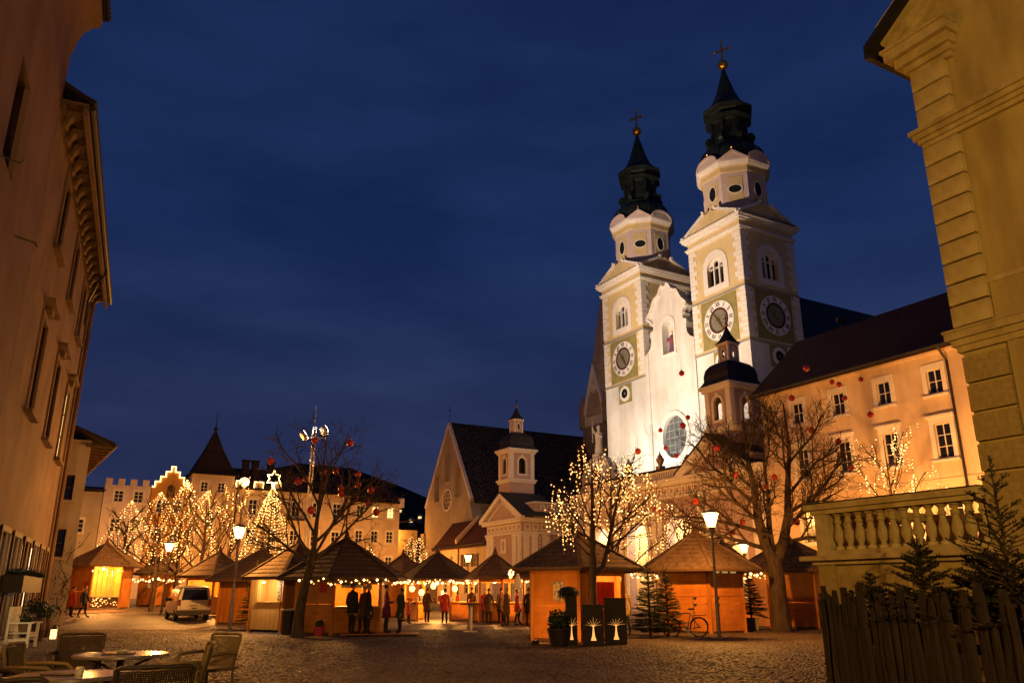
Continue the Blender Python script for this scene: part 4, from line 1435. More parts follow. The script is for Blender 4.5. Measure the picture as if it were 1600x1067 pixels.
def make_left():
    # nearest house
    e, Z = building('apricot_house', 'tall weathered apricot house with coved eaves, nearest at the edge', 'house', (8, 0), LF)
    holes = [rect(12.0, 13.4, 10.3, 12.7), rect(16.15, 17.55, 10.3, 12.7), rect(12.0, 13.4, 5.6, 8.2), rect(16.3, 17.5, 1.0, 3.2), rect(4, 5.4, 10.3, 12.7), rect(8, 9.4, 10.3, 12.7)]
    MB(Z).plate(rect(-2, 21.75, 0, 16.8), holes, 0, .55).build('wall', M_['plaster_left'], e)
    MB(Z).box(-2, 21.75, .6, 10, 0, 17.0).build('core', M_['plaster_left'], e)
    for x0, x1, z0, z1 in [(12.0, 13.4, 10.3, 12.7), (16.15, 17.55, 10.3, 12.7), (12.0, 13.4, 5.6, 8.2), (16.3, 17.5, 1.0, 3.2), (4, 5.4, 10.3, 12.7), (8, 9.4, 10.3, 12.7)]:
        window(e, Z @ T((x0 + x1) / 2, .28, z0), x1 - x0, z1 - z0, 2, 3, 'wood_dark')
    b = MB(Z)
    for s in (15.9,):
        b.tube([(s, 0, 10.1), (s, -.4, 10.0), (s, -.45, 10.1)], .018, 5)
    b.tube([(19.0, -.01, 9.6), (19.0, -.45, 9.5), (19.0, -.5, 9.4)], .025, 5)
    b.pieces('shutter_hook', M_['iron'], e)
    pr = [(0, 16.5), (-.06, 16.7), (-.10, 17.0), (-.22, 17.35), (-.42, 17.6), (-.62, 17.7), (-.66, 17.9), (.5, 18.2), (.5, 16.5)]
    b = MB(Z)
    b.M = Z @ RZ(PI / 2)
    b.plate(pr, [], -21.75, 2)
    b.build('coved_eaves', M_['plaster_left'], e)
    b = MB(Z)
    b.M = Z @ RZ(PI / 2)
    b.plate([(-.72, 17.92), (5, 20.5), (5, 20.7), (-.72, 18.05)], [], -21.75, 2)
    b.M = Z
    rf = b.build('roof', M_['clay'], e)
    b = MB(Z)
    tile_row(b, 10, 21.9, -.82, 18.08, .11)
    b.pieces('eaves_tile', M_['clay'], rf)
    # second house
    e, Z = building('long_left_house', 'long apricot house with bracketed eaves, lit shops and one lit window', 'house', (30, 0), LF)
    ups = [25.9, 31.0, 35.8]
    holes = []
    wins = []
    for s in ups:
        wins += [(s, 12.0, 1.15, 2.3, 'glass', False), (s + .3, 6.85, 1.25, 2.8, 'pane_lit' if s > 35 else 'glass', True)]
    for s, z, w, h, p, hd in wins:
        holes.append(rect(s - w / 2, s + w / 2, z, z + h))
    shops = [(23.2, 1.5), (25.6, 1.6), (28.2, 1.7), (31.0, 1.7), (33.6, 1.5), (36.0, 1.5), (38.0, .9)]
    for s, w in shops:
        holes.append(rect(s - w / 2, s + w / 2, .25, 3.2))
    MB(Z).plate(rect(21.78, 39.3, 0, 15.2), holes, 0, .5).build('wall', M_['plaster_left2'], e)
    MB(Z).box(21.78, 39.3, .55, 11, 0, 15.4).build('core', M_['plaster_left2'], e)
    for s, z, w, h, p, hd in wins:
        window(e, Z @ T(s, -.12 if p == 'pane_lit' else .12, z), w, h, 2, 3, 'wood_dark', p, None)
        b = MB(Z)
        b.plate(rect(s - w / 2 - .2, s + w / 2 + .2, z - .1, z + h + .22), [rect(s - w / 2, s + w / 2, z, z + h)], -.06, -.001)
        b.box(s - w / 2 - .3, s + w / 2 + .3, -.22, -.001, z - .22, z - .1)
        if hd:
            b.box(s - w / 2 - .35, s + w / 2 + .35, -.32, -.001, z + h + .42, z + h + .56)
            b.box(s - .25, s + .25, -.2, -.001, z + h + .2, z + h + .42)
        b.build('window_surround', M_['plaster_left2'], e)
    for i, (s, w) in enumerate(shops):
        window(e, Z @ T(s, -.06, .25), w, 2.95, 2, 2, 'wood_dark', 'shop_lit' if i in (1, 2, 4) else ('pane_dim' if i in (3, 5) else 'glass'), (.12, 'wood_dark'), False, 'shop_window')
    # eaves: moulding, brackets, soffit boards, gutter
    b = MB(Z)
    b.box(21.8, 39.6, -.12, 0, 14.75, 15.0)
    b.box(21.8, 39.9, -.70, -.58, 14.72, 14.98)
    b.build('eaves_moulding', M_['plaster_left2'], e)
    MB(Z).box(21.8, 39.9, -.70, .2, 15.02, 15.1).build('soffit', M_['plaster_left'], e)
    br = MB()
    br.M = RZ(PI / 2)
    br.plate([(-.57, 15.01), (-.12, 15.01), (-.12, 14.5)] + arc(-.56, 14.55, .38, 0, 85, 6, .40), [], -.16, .16)
    me = br.mesh('eaves_bracket', M_['plaster_left2'])
    for i in range(18):
        ob('eaves_bracket', me, e, Z @ T(22.4 + i * 1.0, 0, 0))
    b = MB(Z)
    b.M = Z @ RZ(PI / 2)
    b.plate([(-.80, 15.1), (5, 18.3), (5, 18.5), (-.80, 15.24)], [], -40.0, -21.8)
    rf = b.build('roof', M_['clay'], e)
    b = MB(Z)
    tile_row(b, 21.8, 40, -.84, 15.2, .10)
    b.pieces('eaves_tile', M_['clay'], rf)
    b = MB(Z)
    b.tube([(21.8, -.80, 14.98), (40, -.80, 15.02)], .08, 7)
    b.tube([(35.2, -.80, 14.9), (35.6, -.5, 14.5), (36.9, -.12, 14.0), (37.3, -.12, 13.0)], .06, 6)
    b.build('gutter', M_['iron'], e)
    b = MB(Z)
    b.box(38.75, 39.32, -.05, -.001, 0, 14.7)
    b.tube([(39.1, -.16, 14.7), (39.1, -.16, .2)], .09, 8)
    b.build('corner_strip_and_downpipe', M_['plaster_left2'], e)
    # third house: end wall faces the square entrance
    F = LF @ T(47, -.5, 0) @ RZ(-PI / 2 + R(9))     # front faces back along the street; x runs into the row
    e, Z = building('old_plaster_house', 'old grey plastered house with deep eaves beyond the long apricot house', 'house', (-3, 0), F)
    F2 = Z
    wins = [(-.95, 6.2, .85, 1.3), (-.95, 3.3, .85, 1.4), (-4.0, 6.2, .9, 1.3), (-4.2, 3.3, .9, 1.4)]
    # mirrored so that x = 0 is the street corner
    holes = [rect(x - w / 2, x + w / 2, z, z + h) for x, z, w, h in wins]
    MB(F2).plate(rect(-9, 0, -.2, 9.4), holes, 0, .4).build('wall', M_['plaster_old'], e)
    MB(F2).box(-9, -.005, .45, 15, -.2, 9.4).build('core', M_['plaster_old'], e)
    for x, z, w, h in wins:
        window(e, F2 @ T(x, 0, z), w, h, 2, 2, 'wood_dark', surround=(.14, 'plaster_old'))
    b = MB(F2)
    b.plate([(-9.5, 13.0), (1.1, 9.1), (1.1, 9.3), (-9.5, 13.2)], [], -.7, 15.5)
    b.build('roof', M_['clay'], e)
    b = MB(F2)
    for i in range(14):
        b.box(-.3, 1.0, i * 1.1 - .5, i * 1.1 - .36, 9.0, 9.14)
    b.tube([(1.12, -.8, 9.1), (1.12, 15.5, 9.1)], .09, 6)
    b.pieces('rafter_end', M_['wood_dark'], e)
make_left()

# ------------------------------------------------------------------ ochre villa with terrace
RF = T(7.15, 12.2, 0) @ RZ(PHI)
def make_villa():
    e, Z = building('ochre_villa', 'ochre villa corner with quoins, cornices and pediment', 'villa', (4, 0), RF)
    MB(Z).box(.0, 14, .05, 8, 0, 10.6).build('wall', M_['plaster_ochre'], e)
    MB(Z).plate([(.3, 10.6), (13.7, 10.6), (13.7, 11.2), (7, 15.6), (.3, 11.2)], [], .06, .5).build('gable_field', M_['plaster_ochre'], e)
    # lower, coarse quoins
    q1 = MB().box(.02, .70, -.05, .045, .02, .425).mesh('quoin', M_['stucco_rough'])
    q2 = MB().box(-.02, .60, -.07, .045, .014, .340).mesh('quoin', M_['trim_ochre'])
    for i in range(4):
        ob('quoin', q1, e, Z @ T(0, 0, 3.28 + i * .46))
    for i in range(9):
        ob('quoin', q2, e, Z @ T(0, 0, 5.58 + i * .3625))
    for i in range(3):
        ob('quoin', q2, e, Z @ T(0, 0, 9.22 + i * .3625))
    b = MB(Z)
    b.box(.62, 14, -.0, .045, 5.5, 6.25)
    b.box(.72, 14, .0, .05, 3.2, 5.2)
    b.pieces('wall_band', M_['plaster_ochre'], e)
    b = MB(Z)
    b.box(-.02, .72, -.02, .04, 0, 3.25)
    b.box(.8, 14, -.02, .045, 0, 3.1)
    b.pieces('basement_block', M_['stucco_rough'], e)
    def cornice(name, steps, x0=-.0):
        c = MB(Z)
        for o, z0, z1 in steps:
            c.box(-o * .64, 14, -o * .64, 1.5, z0, z1)
        c.build(name, M_['trim_ochre'], e)
    cornice('lower_cornice', [(.06, 5.18, 5.28), (.14, 5.28, 5.38), (.24, 5.38, 5.50), (.27, 5.50, 5.54)])
    cornice('upper_cornice', [(.05, 8.86, 8.94), (.12, 8.94, 9.02), (.20, 9.02, 9.12), (.27, 9.12, 9.2)])
    cornice('sill_course', [(.03, 6.16, 6.24)])
    # broken top cornice over the corner, and raking mouldings of the pediment
    c = MB(Z)
    for o, z0, z1 in ((.06, 10.28, 10.38), (.16, 10.38, 10.5), (.30, 10.5, 10.68), (.48, 10.68, 10.86), (.54, 10.86, 10.92)):
        c.box(-o * .64, .72 + o * .3, -o * .64, 1.2, z0, z1)
    c.build('corner_cornice', M_['trim_ochre'], e)
    sl = (15.6 - 11.2) / 6.7
    c = MB(Z)
    for o, d0, d1 in ((.12, -.42, -.28), (.22, -.28, -.10), (.40, -.10, .16), (.50, .16, .30)):
        x0 = -.34
        o *= .64
        pts = [(x0, 10.95 + d0 + .25), (7, 10.95 + sl * 7.5 + d0 + .25), (7, 10.95 + sl * 7.5 + d1 + .25), (x0, 10.95 + d1 + .25)]
        c.plate(pts, [], -o, .3)
    c.build('raking_cornice', M_['trim_ochre'], e)
    c = MB(Z)
    c.plate([(-.56, 11.0), (7, 11.0 + sl * 7.56 + .3), (7, 11.0 + sl * 7.56 + .42), (-.56, 11.14)], [], -.46, 8.2)
    c.plate([(-.58, 10.88), (-.48, 10.88), (-.48, 11.0), (-.58, 11.0)], [], -.44, 8.2)
    c.build('roof', M_['slate'], e)
    # terrace with balustrade
    t, Z = building('balustraded_terrace', 'ochre stone terrace with row of bulbous balusters beside the villa', 'terrace', (-1.6, 1.5), RF)
    MB(Z).box(-3.15, -.03, .0, 4.0, 0, 2.02).build('base_wall', M_['plaster_ochre'], t)
    b = MB(Z)
    for x0, x1 in ((-2.75, -1.5), (-1.38, -.15)):
        b.box(x0, x1, -.05, -.004, .5, 1.86)
    b.box(-3.2, -2.85, -.07, -.004, .3, 2.02)
    b.pieces('base_panel', M_['stucco_rough'], t)
    b = MB(Z)
    b.box(-3.28, -.02, -.12, 4.1, 2.02, 2.09)
    b.box(-3.44, -.02, -.27, 4.2, 2.09, 2.17)
    b.build('ledge', M_['trim_ochre'], t)
    b = MB(Z)
    b.box(-3.22, -.02, -.05, .23, 2.172, 2.27)
    b.box(-3.26, -.02, -.08, .26, 2.90, 2.98)
    b.box(-3.34, -.02, -.15, .33, 2.98, 3.08)
    b.pieces('rail', M_['trim_ochre'], t)
    MB(Z).box(-3.36, -.01, -.17, .35, 3.082, 3.10).build('rail_cover', M_['slate'], t)
    MB(Z).box(-3.20, -2.92, -.045, .225, 2.27, 2.90).build('end_pier', M_['trim_ochre'], t)
    pr = [(.085, 0), (.085, .05), (.05, .06), (.045, .10), (.085, .18), (.093, .24), (.075, .32), (.05, .40), (.045, .44), (.07, .47), (.062, .50), (.045, .54), (.055, .58), (.085, .60), (.085, .63)]
    me = MB().lathe(pr, 14).mesh('baluster', M_['trim_ochre'], True, True, 40)
    n = 13
    for i in range(n):
        ob('baluster', me, t, Z @ T(-2.80 + i * (2.80 - .14) / (n - 1), .09, 2.27))
    b = MB(Z)
    b.box(-3.2, -.03, 3.7, 3.9, 2.9, 3.05)
    b.box(-3.2, -.03, 3.72, 3.88, 2.17, 2.25)
    b.box(-3.2, -3.0, 3.7, 3.9, 2.25, 2.9)
    b.box(-3.24, -2.98, .35, 3.6, 2.9, 3.05)
    b.pieces('rear_rail', M_['trim_ochre'], t)
    for i in range(9):
        ob('baluster', me, t, Z @ T(-2.75 + i * .32, 3.8, 2.27))
    for i in range(10):
        ob('baluster', me, t, Z @ T(-3.11, .6 + i * .32, 2.27))
make_villa()
# ------------------------------------------------------------------ timber market kiosks
def needles_tube(b, pts, r, rng, step=.035, ln=.09):
    """bushy fir garland: short blades round a curve"""
    for p, q in zip(pts, pts[1:]):
        p, q = Vector(p), Vector(q)
        n = max(1, int((q - p).length / step))
        for i in range(n):
            c = p.lerp(q, (i + rng.random()) / n)
            for k in range(3):
                a = rng.uniform(0, 2 * PI)
                d = Vector((rng.gauss(0, .6), math.cos(a), math.sin(a))).normalized() * ln * rng.uniform(.6, 1.2)
                s = Vector((rng.gauss(0, 1), rng.gauss(0, 1), rng.gauss(0, 1))).normalized() * .012
                b.face([c - s, c + s, c + d])

def garland(name, label, pts, z_sag=.08, seed=1, nb=8, hot=3, r=.035, cat='garland'):
    """fir garland with warm bulbs along an eaves line (world points)"""
    rng = random.Random(seed)
    c = Vector(pts[0])
    e = thing(name, label, cat, T(*c), 'lit garlands on the market eaves')
    g, l, h = MB(), MB(), MB()
    for p, q in zip(pts, pts[1:]):
        p, q = Vector(p) - c, Vector(q) - c
        line = []
        for i in range(9):
            t = i / 8
            line.append(p.lerp(q, t) - Vector((0, 0, z_sag * abs(math.sin(PI * t * 3)))))
        needles_tube(g, line, .08, rng)
        n = max(2, int((q - p).length * nb))
        for i in range(n):
            t = (i + rng.uniform(.2, .8)) / n
            o = p.lerp(q, t) + Vector((rng.uniform(-.07, .07), rng.uniform(-.10, -.02), rng.uniform(-.2, .03)))
            (h if i % hot == 0 else l).octa(o, r * rng.uniform(.8, 1.2) * (1.35 if i % hot == 0 else 1))
    g.build('fir_sprigs', M_['needle'], e)
    if l.f:
        l.build('bulbs', M_['bulb'], e, kind='stuff')
    if h.f:
        h.build('bright_bulbs', M_['bulb_hot'], e, kind='stuff')
    return e

_kc = {}
def kiosk(label, x, y, rot=0., R_=1.8, RR=2.6, eave=2.3, apex=3.7, faces='cccccc', style='ply', near=True, z=None, power=None, wallm=None, shingle='shingle', lampc=WARM, name='market_kiosk'):
    z = gz(x, y) if z is None else z
    e = thing(name, label, 'kiosk', T(x, y, z) @ RZ(rot), 'timber market kiosks')
    corners = [(R_ * math.cos(R(-90 + 60 * k)), R_ * math.sin(R(-90 + 60 * k))) for k in range(6)]
    wm = M_[wallm or ('wood_ply' if style == 'ply' else 'wood_wall')]
    s = R_
    # faces: k = 0 is the face to the right of the front corner, counted anticlockwise
    def key(t):
        return (t, R_, eave, wm.name)
    hw = s / 2 - .05
    if key('c') not in _kc:
        _kc[key('c')] = MB().box(-hw, hw, -.025, .02, .1, 1.12).mesh('wall_panel', wm)
        _kc[key('u')] = MB().box(-hw, hw, -.025, .02, 1.128, eave).mesh('wall_panel', wm)
        b = MB()
        b.box(-hw, hw, -.025, .02, .1, 1.0)
        _kc[key('o')] = b.mesh('wall_panel', wm)
        _kc[key('h')] = MB().box(-hw, hw, -.025, .02, eave - .22, eave).mesh('header_board', wm)
        _kc[key('t')] = MB().box(-hw + .0, hw - .0, -.32, .25, 1.005, 1.05).mesh('counter', M_['wood_light'])
        n = 6
        w = 2 * hw / n
        _kc[key('b')] = MB().box(-w / 2 + .006, w / 2 - .006, -.03, .015, .1, eave).mesh('board', wm)
        _kc[key('p')] = MB().box(-.06, .06, -.06, .06, 0, eave + .05).mesh('post', M_['wood_wall'])
        _kc[key('k')] = MB().box(-s / 2, s / 2, -.0, .03, 0, .1).mesh('skirting', M_['wood_dark'])
    for k in range(6):
        (xa, ya), (xb, yb) = corners[k], corners[(k + 1) % 6]
        A = T((xa + xb) / 2, (ya + yb) / 2, 0) @ RZ(math.atan2(yb - ya, xb - xa))
        t = faces[k]
        ob('post', _kc[key('p')], e, T(xa, ya, 0) @ RZ(R(-90 + 60 * k + 45)))
        if t == 'v':
            continue
        ob('skirting', _kc[key('k')], e, A)
        if t == 'c':
            if style == 'boards':
                n = 6
                w = 2 * hw / n
                for i in range(n):
                    ob('board', _kc[key('b')], e, A @ T(-hw + (i + .5) * w, 0, 0))
            else:
                ob('wall_panel', _kc[key('c')], e, A)
                ob('wall_panel', _kc[key('u')], e, A)
        elif t == 'o':
            ob('wall_panel', _kc[key('o')], e, A)
            ob('header_board', _kc[key('h')], e, A)
            ob('counter', _kc[key('t')], e, A)
    # roof
    N = 9 if near else 5
    rk = ('r', RR, eave, apex, N, shingle)
    if rk not in _kc:
        lst = []
        ra = RR * math.cos(PI / 6)
        rng = random.Random(5)
        for j in range(N):
            t0, t1 = j / N, min(1., (j + 1.15) / N)
            b = MB()
            def pt(t, sgn, lift):
                return (sgn * RR / 2 * (1 - t), -ra * (1 - t), eave + (apex - eave) * t + lift)
            up, lo = .022, .055
            a = [pt(t0, -1, lo), pt(t0, 1, lo), pt(t1, 1, up), pt(t1, -1, up)]
            c = [pt(t0, -1, .01), pt(t0, 1, .01), pt(t1, 1, .0), pt(t1, -1, .0)]
            m_ = 6
            for i in range(m_):
                f0, f1 = i / m_, (i + 1) / m_
                d0 = Vector((0, 0, rng.uniform(-.006, .012)))
                A0, A1 = Vector(a[0]).lerp(Vector(a[1]), f0) + d0, Vector(a[0]).lerp(Vector(a[1]), f1) + d0
                B0, B1 = Vector(a[3]).lerp(Vector(a[2]), f0), Vector(a[3]).lerp(Vector(a[2]), f1)
                C0, C1 = Vector(c[0]).lerp(Vector(c[1]), f0), Vector(c[0]).lerp(Vector(c[1]), f1)
                b.face([A0, A1, B1, B0])
                b.face([C0, C1, A1, A0])
            lst.append(b.mesh('shingle_course', M_[shingle]))
        deck = MB().lathe([(RR - .02, eave - .005), (.02, apex - .01)], 6, a0=-PI / 2).mesh('roof_deck', M_['wood_dark'])
        hip = MB()
        hip.beam((0, -RR, eave + .05), (0, -.05, apex + .03), .13, .05)
        fin = MB().lathe([(.16, apex - .02), (.16, apex + .08), (.11, apex + .1), (.10, apex + .2), (.03, apex + .36), (0, apex + .42)], 6).mesh('finial', M_['wood_dark'])
        fas = MB().box(-RR / 2, RR / 2, -.02, .0, eave - .07, eave + .03).mesh('fascia', M_['wood_dark'])
        _kc[rk] = (lst, deck, hip.mesh('hip_board', M_[shingle]), fin, fas)
    lst, deck, hip, fin, fas = _kc[rk]
    ob('roof_deck', deck, e)
    for k in range(6):
        A = RZ(R(60 * k + 30))
        for me in lst:
            ob('shingle_course', me, e, A)
        ob('hip_board', hip, e, RZ(R(60 * k)))
        ob('fascia', fas, e, A @ T(0, -RR * math.cos(PI / 6) + .021, 0))
    ob('finial', fin, e)
    if power:
        MB().lathe([(.0, eave - .25), (.09, eave - .22), (.09, eave - .1), (.02, eave - .06), (.02, eave + .2)], 8).build('ceiling_lamp', M_['bulb_hot'], e)
        lamp('kiosk_lamp', 'POINT', e, T(0, 0, eave - .42), power, lampc, .12)
    return e

def eaves_pts(x, y, rot, RR, z, ks, out=0.02):
    """world corners of a kiosk's eaves"""
    r = RR + out
    return [(x + r * math.cos(R(-90 + 60 * k) + rot), y + r * math.sin(R(-90 + 60 * k) + rot), z) for k in ks]

def sheet(parent, name, M, w, h, m, t=.01):
    return MB().box(-w / 2, w / 2, -t, 0, 0, h).build(name, m, parent, M)

def face_mat(R_, k, rot=0):
    a, b = R(-90 + 60 * k), R(-90 + 60 * (k + 1))
    xa, ya, xb, yb = R_ * math.cos(a), R_ * math.sin(a), R_ * math.cos(b), R_ * math.sin(b)
    return T((xa + xb) / 2, (ya + yb) / 2, 0) @ RZ(math.atan2(yb - ya, xb - xa))

def poster_mat(name, ground, seeds):
    return mat(name, ground, seeds, rough=.6, scale=9, contrast=(.46, .54), detail=2)

def make_kiosks():
    PK = P_KIOSK
    # nearest kiosk in the middle
    k = kiosk('nearest hexagonal timber kiosk with poster, behind the dark planter boxes', 2.25, 29.6, 0, 1.78, 2.6, 2.3, 3.68, 'occccc', power=PK * .9)
    A = face_mat(1.78, 5)
    o = sheet(k, 'poster', A @ T(.12, -.027, 1.28), .40, .62, poster_mat('poster print', (.50, .40, .20), (.16, .13, .20)))
    sheet(o, 'poster_caption', T(0, -.012, .03), .36, .08, M_['paper'])
    b = MB(face_mat(1.78, 0))
    b.box(-.1, .8, .35, .37, 1.05, 1.9)
    b.build('red_curtain', M_['red_cloth'], k)
    A = face_mat(1.78, 0)
    b = MB(A)
    b.box(-.845, -.28, -.03, .015, 1.0, 2.1)
    b.build('side_board', M_['wood_ply'], k)
    for i in range(7):
        MB(A @ T(-.1 + i * .13, -.1 + .05 * (i % 2), 1.05)).lathe([(.04, 0), (.045, .1), (.02, .14), (.02, .2)], 8).build('jar', M_[('red_cloth', 'terracotta', 'wood_light')[i % 3]], k)
    # right of it
    k = kiosk('closed orange timber kiosk behind the bicycle and street lamp', 7.8, 35.0, .0, 1.80, 2.68, 2.42, 4.0, 'ccoocc', power=PK * .6)
    for f, x0 in ((5, .25), (0, -.55)):
        A = face_mat(1.80, f)
        b = MB(A)
        for zz in (1.35, 1.10):
            b.box(x0, x0 + .16, -.045, -.026, zz, zz + .025)
            b.box(x0 + .04, x0 + .12, -.06, -.026, zz - .05, zz)
        b.pieces('hinge', M_['iron'], k)
        b = MB(A)
        b.box(-.84, .84, -.045, -.026, 1.42, 1.47)
        b.build('ledge', M_['wood_ply'], k)
        MB(A).box(x0 - .02, x0 + .0, -.04, -.026, .12, 1.42).build('door_seam', M_['wood_dark'], k)
    b = MB(face_mat(1.8, 0))
    for i in range(3):
        b.box(-.6 + i * .45, -.3 + i * .45, -.04, -.026, 2.30, 2.36)
    b.pieces('vent_slot', M_['pane_dim'], k)
    k = kiosk('broad timber kiosk behind the big forked tree', 13.2, 39.3, .15, 2.0, 2.8, 2.5, 4.0, 'cccocc', power=PK)
    A = face_mat(2.0, 0)
    sheet(k, 'poster', A @ T(.6, -.03, 1.6), .35, .55, M_['paper'])
    b = MB(A)
    b.box(-.1, .98, -.05, -.026, .12, 1.42)
    b.build('lower_door', M_['wood_light'], k)
    for f in (5, 0):
        b = MB(face_mat(2.0, f))
        for x0 in (-.5, .3):
            for zz in (1.45, 1.2):
                b.box(x0, x0 + .16, -.06, -.026, zz, zz + .025)
        b.pieces('hinge', M_['iron'], k)
    kiosk('timber kiosk half hidden by the balustraded terrace', 17.4, 42.6, .35, 1.9, 2.7, 2.4, 4.0, 'occooc', power=PK * 2)
    kiosk('dark roofed kiosk peeping out between two bigger ones', 12.4, 48.5, .2, 1.5, 2.2, 2.6, 4.4, 'oooooo', near=False, power=PK * 2, shingle='shingle_dark')
    # the pair behind the near bare tree
    k = kiosk('big timber kiosk serving people at its counter behind the bare tree', -6.8, 33.8, 0, 1.88, 2.72, 2.07, 3.65, 'occccc', shingle='shingle_dark', power=PK * .9)
    A = face_mat(1.88, 5)
    sheet(k, 'red_star_notice', A @ T(.45, -.03, 1.55), .38, .36, M_['red_cloth'])
    b = MB(A)
    b.box(.12, .15, -.05, -.026, .12, 2.0)
    b.box(.18, .22, -.08, -.026, 1.0, 1.12)
    b.build('door_post', M_['wood_wall'], k)
    A0 = face_mat(1.88, 0)
    m = poster_mat('blue notice print', (.10, .12, .30), (.5, .42, .3))
    for i, xx in enumerate((-.45, .05)):
        o = sheet(k, 'menu_board', A0 @ T(xx, -.03, 1.72), .42, .3, m if i == 0 else M_['paper'])
        sheet(o, 'menu_lines', T(0, -.012, .12), .34, .05, M_['black'])
    k2 = kiosk('smaller timber kiosk with bright pale display alcove', -9.35, 36.1, .0, 1.80, 2.30, 2.12, 3.6, 'vccccv', style='boards', shingle='shingle')
    A5, A0 = face_mat(1.80, 5), face_mat(1.80, 0)
    bm = MB().box(-.125, .125, -.03, .015, .1, 1.15).mesh('board', M_['wood_light'])
    for i in range(5):
        ob('board', bm, k2, A5 @ T(-.40 + i * .26, 0, 0))
    MB(A5).box(-.86, -.54, -.03, .015, .1, 2.1).build('side_board', M_['wood_light'], k2)
    MB(A5).box(-.53, .86, -.12, .5, 1.16, 1.2).build('counter', M_['wood_light'], k2)
    MB(A5).box(-.53, .86, .48, .52, 1.2, 2.1).build('alcove_back', M_['wood_light'], k2)
    MB(A5).box(-.54, -.50, .0, .5, 1.2, 2.1).build('alcove_side', M_['wood_light'], k2)
    MB(A5).box(-.53, .86, -.0, .5, 2.06, 2.1).build('alcove_top', M_['wood_light'], k2)
    o = MB(A5).box(.60, .845, -.04, .015, 1.2, 2.1).build('picture_panel', M_['wood_light'], k2)
    sheet(o, 'picture', A5 @ T(.72, -.045, 1.25), .17, .78, poster_mat('carved picture', (.5, .33, .15), (.12, .07, .03)))
    MB(A0).box(-.86, .86, -.03, .015, .1, 2.1).build('dark_side_panel', mat('boards darkened as shaded', (.17, .075, .025), (.12, .05, .018), scale=3, stretch=(1.2, 1.2, .1)), k2)  # shade of the unlit face is put into the board colour
    lamp('alcove_lamp', 'POINT', k2, A5 @ T(.1, -.35, 1.85), 90, PALE, .05)
    MB(A5 @ T(.1, -.35, 1.95)).lathe([(.05, -.03), (.06, 0), (.06, .03), (.0, .04)], 8).build('alcove_spotlight', M_['bulb_hot'], k2)
    # far left ones
    k5 = kiosk('lit timber kiosk with open lattice side beside the old grey house', -28.0, 57, .12, 1.85, 2.62, 2.75, 4.3, 'vccccc', z=.50, power=PK * 3.2)
    A = face_mat(1.85, 0)
    b = MB(A)
    b.box(-.85, .85, -.15, .02, .75, .82)
    b.build('sill', M_['white_paint'], k5)
    b = MB(A)
    b.box(-.85, .85, -.02, .02, .1, .75)
    b.build('lower_panel', M_['wood_dark'], k5)
    for i in range(5):
        MB(A).box(-.55 + i * .3, -.50 + i * .3, .3, .35, .8, 2.5).build('pole', M_['white_paint'], k5)
    b = MB(A)
    rng = random.Random(8)
    for i in range(46):
        b.octa((rng.uniform(-.8, .8), -.05, rng.uniform(.15, .7)), .04)
    b.build('net_of_bulbs', M_['bulb'], k5, kind='stuff')
    A = face_mat(1.85, 5)
    sheet(k5, 'red_notice', A @ T(.5, -.03, 1.5), .3, .25, M_['red_cloth'])
    sheet(k5, 'white_notice', A @ T(.5, -.03, 1.12), .32, .26, M_['white_paint'])
    k = kiosk('small garlanded kiosk between lamp post and van', -27.0, 64, .3, 1.5, 2.1, 2.3, 3.7, 'cccccc', near=False, shingle='shingle_dark')
    sheet(k, 'white_notice', face_mat(1.5, 5) @ T(.1, -.03, 1.3), .3, .3, M_['white_paint'])
    kiosk('kiosk with pale lit roof slope behind the van', -18.9, 53.5, .25, 1.9, 2.6, 2.25, 3.8, 'occcco', near=False, power=PK * 1.4)
    kiosk('dark roofed plank kiosk right of the van', -13.5, 44.6, .1, 2.0, 2.85, 2.15, 3.75, 'cccccc', style='boards', shingle='shingle_dark')
    kiosk('garlanded open kiosk in the thick of the market crowd', -4.4, 49.2, R(30), 1.9, 2.5, 2.25, 3.8, 'oovoov', shingle='shingle_dark', power=PK * 2.6)
    kiosk('little high roofed kiosk behind the garlanded one', -7.3, 55.5, R(10), 1.2, 1.75, 2.85, 3.95, 'cccccc', near=False)
    kiosk('narrow gabled kiosk in front of the pink chapel', -.95, 46.5, R(20), 1.25, 1.75, 2.3, 3.6, 'oooooo', near=False, power=PK)
    kiosk('kiosk tucked behind the nearest one, with hanging lights', 1.9, 43.5, 0, 1.5, 2.0, 2.3, 3.4, 'oooooo', near=False, shingle='shingle_dark', power=PK * 1.5)

    # garlands
    garland('lit_garland', 'lit fir garland along the eaves of the big kiosk', eaves_pts(-6.8, 33.8, 0, 2.72, 2.03, (5.55, 6, 7)), seed=2, nb=7)
    garland('lit_garland', 'lit fir garland round the open kiosk amid the crowd', eaves_pts(-4.4, 49.2, R(30), 2.5, 2.2, (4, 5, 6, 7)), seed=3, nb=9, r=.05)
    garland('lit_garland', 'lit fir garland at the far corner of the nearest kiosk', eaves_pts(2.25, 29.6, 0, 2.6, 2.25, (4, 5)), seed=4, nb=9, r=.04)
    garland('lit_garland', 'lit fir garland between nearest kiosk and the fir trees', [(4.7, 33.5, 2.25), (6.1, 34.2, 2.2)], seed=5, nb=10, r=.04)
    garland('lit_garland', 'lit garland on the small far kiosk by the lamp post', eaves_pts(-27.0, 64, .3, 2.1, 2.5, (5, 6, 7)), seed=6, nb=7, r=.07)
    garland('lit_garland', 'lit garland draped inside the far lattice kiosk', eaves_pts(-28.0, 57, .12, 2.0, 3.05, (0, 1)), z_sag=.3, seed=7, nb=4, r=.05)
    garland('lit_garland', 'lit garland in the gap beside the potted fir', [(10.4, 37.6, 2.35), (11.6, 38.2, 2.35)], seed=8, nb=12, r=.05)
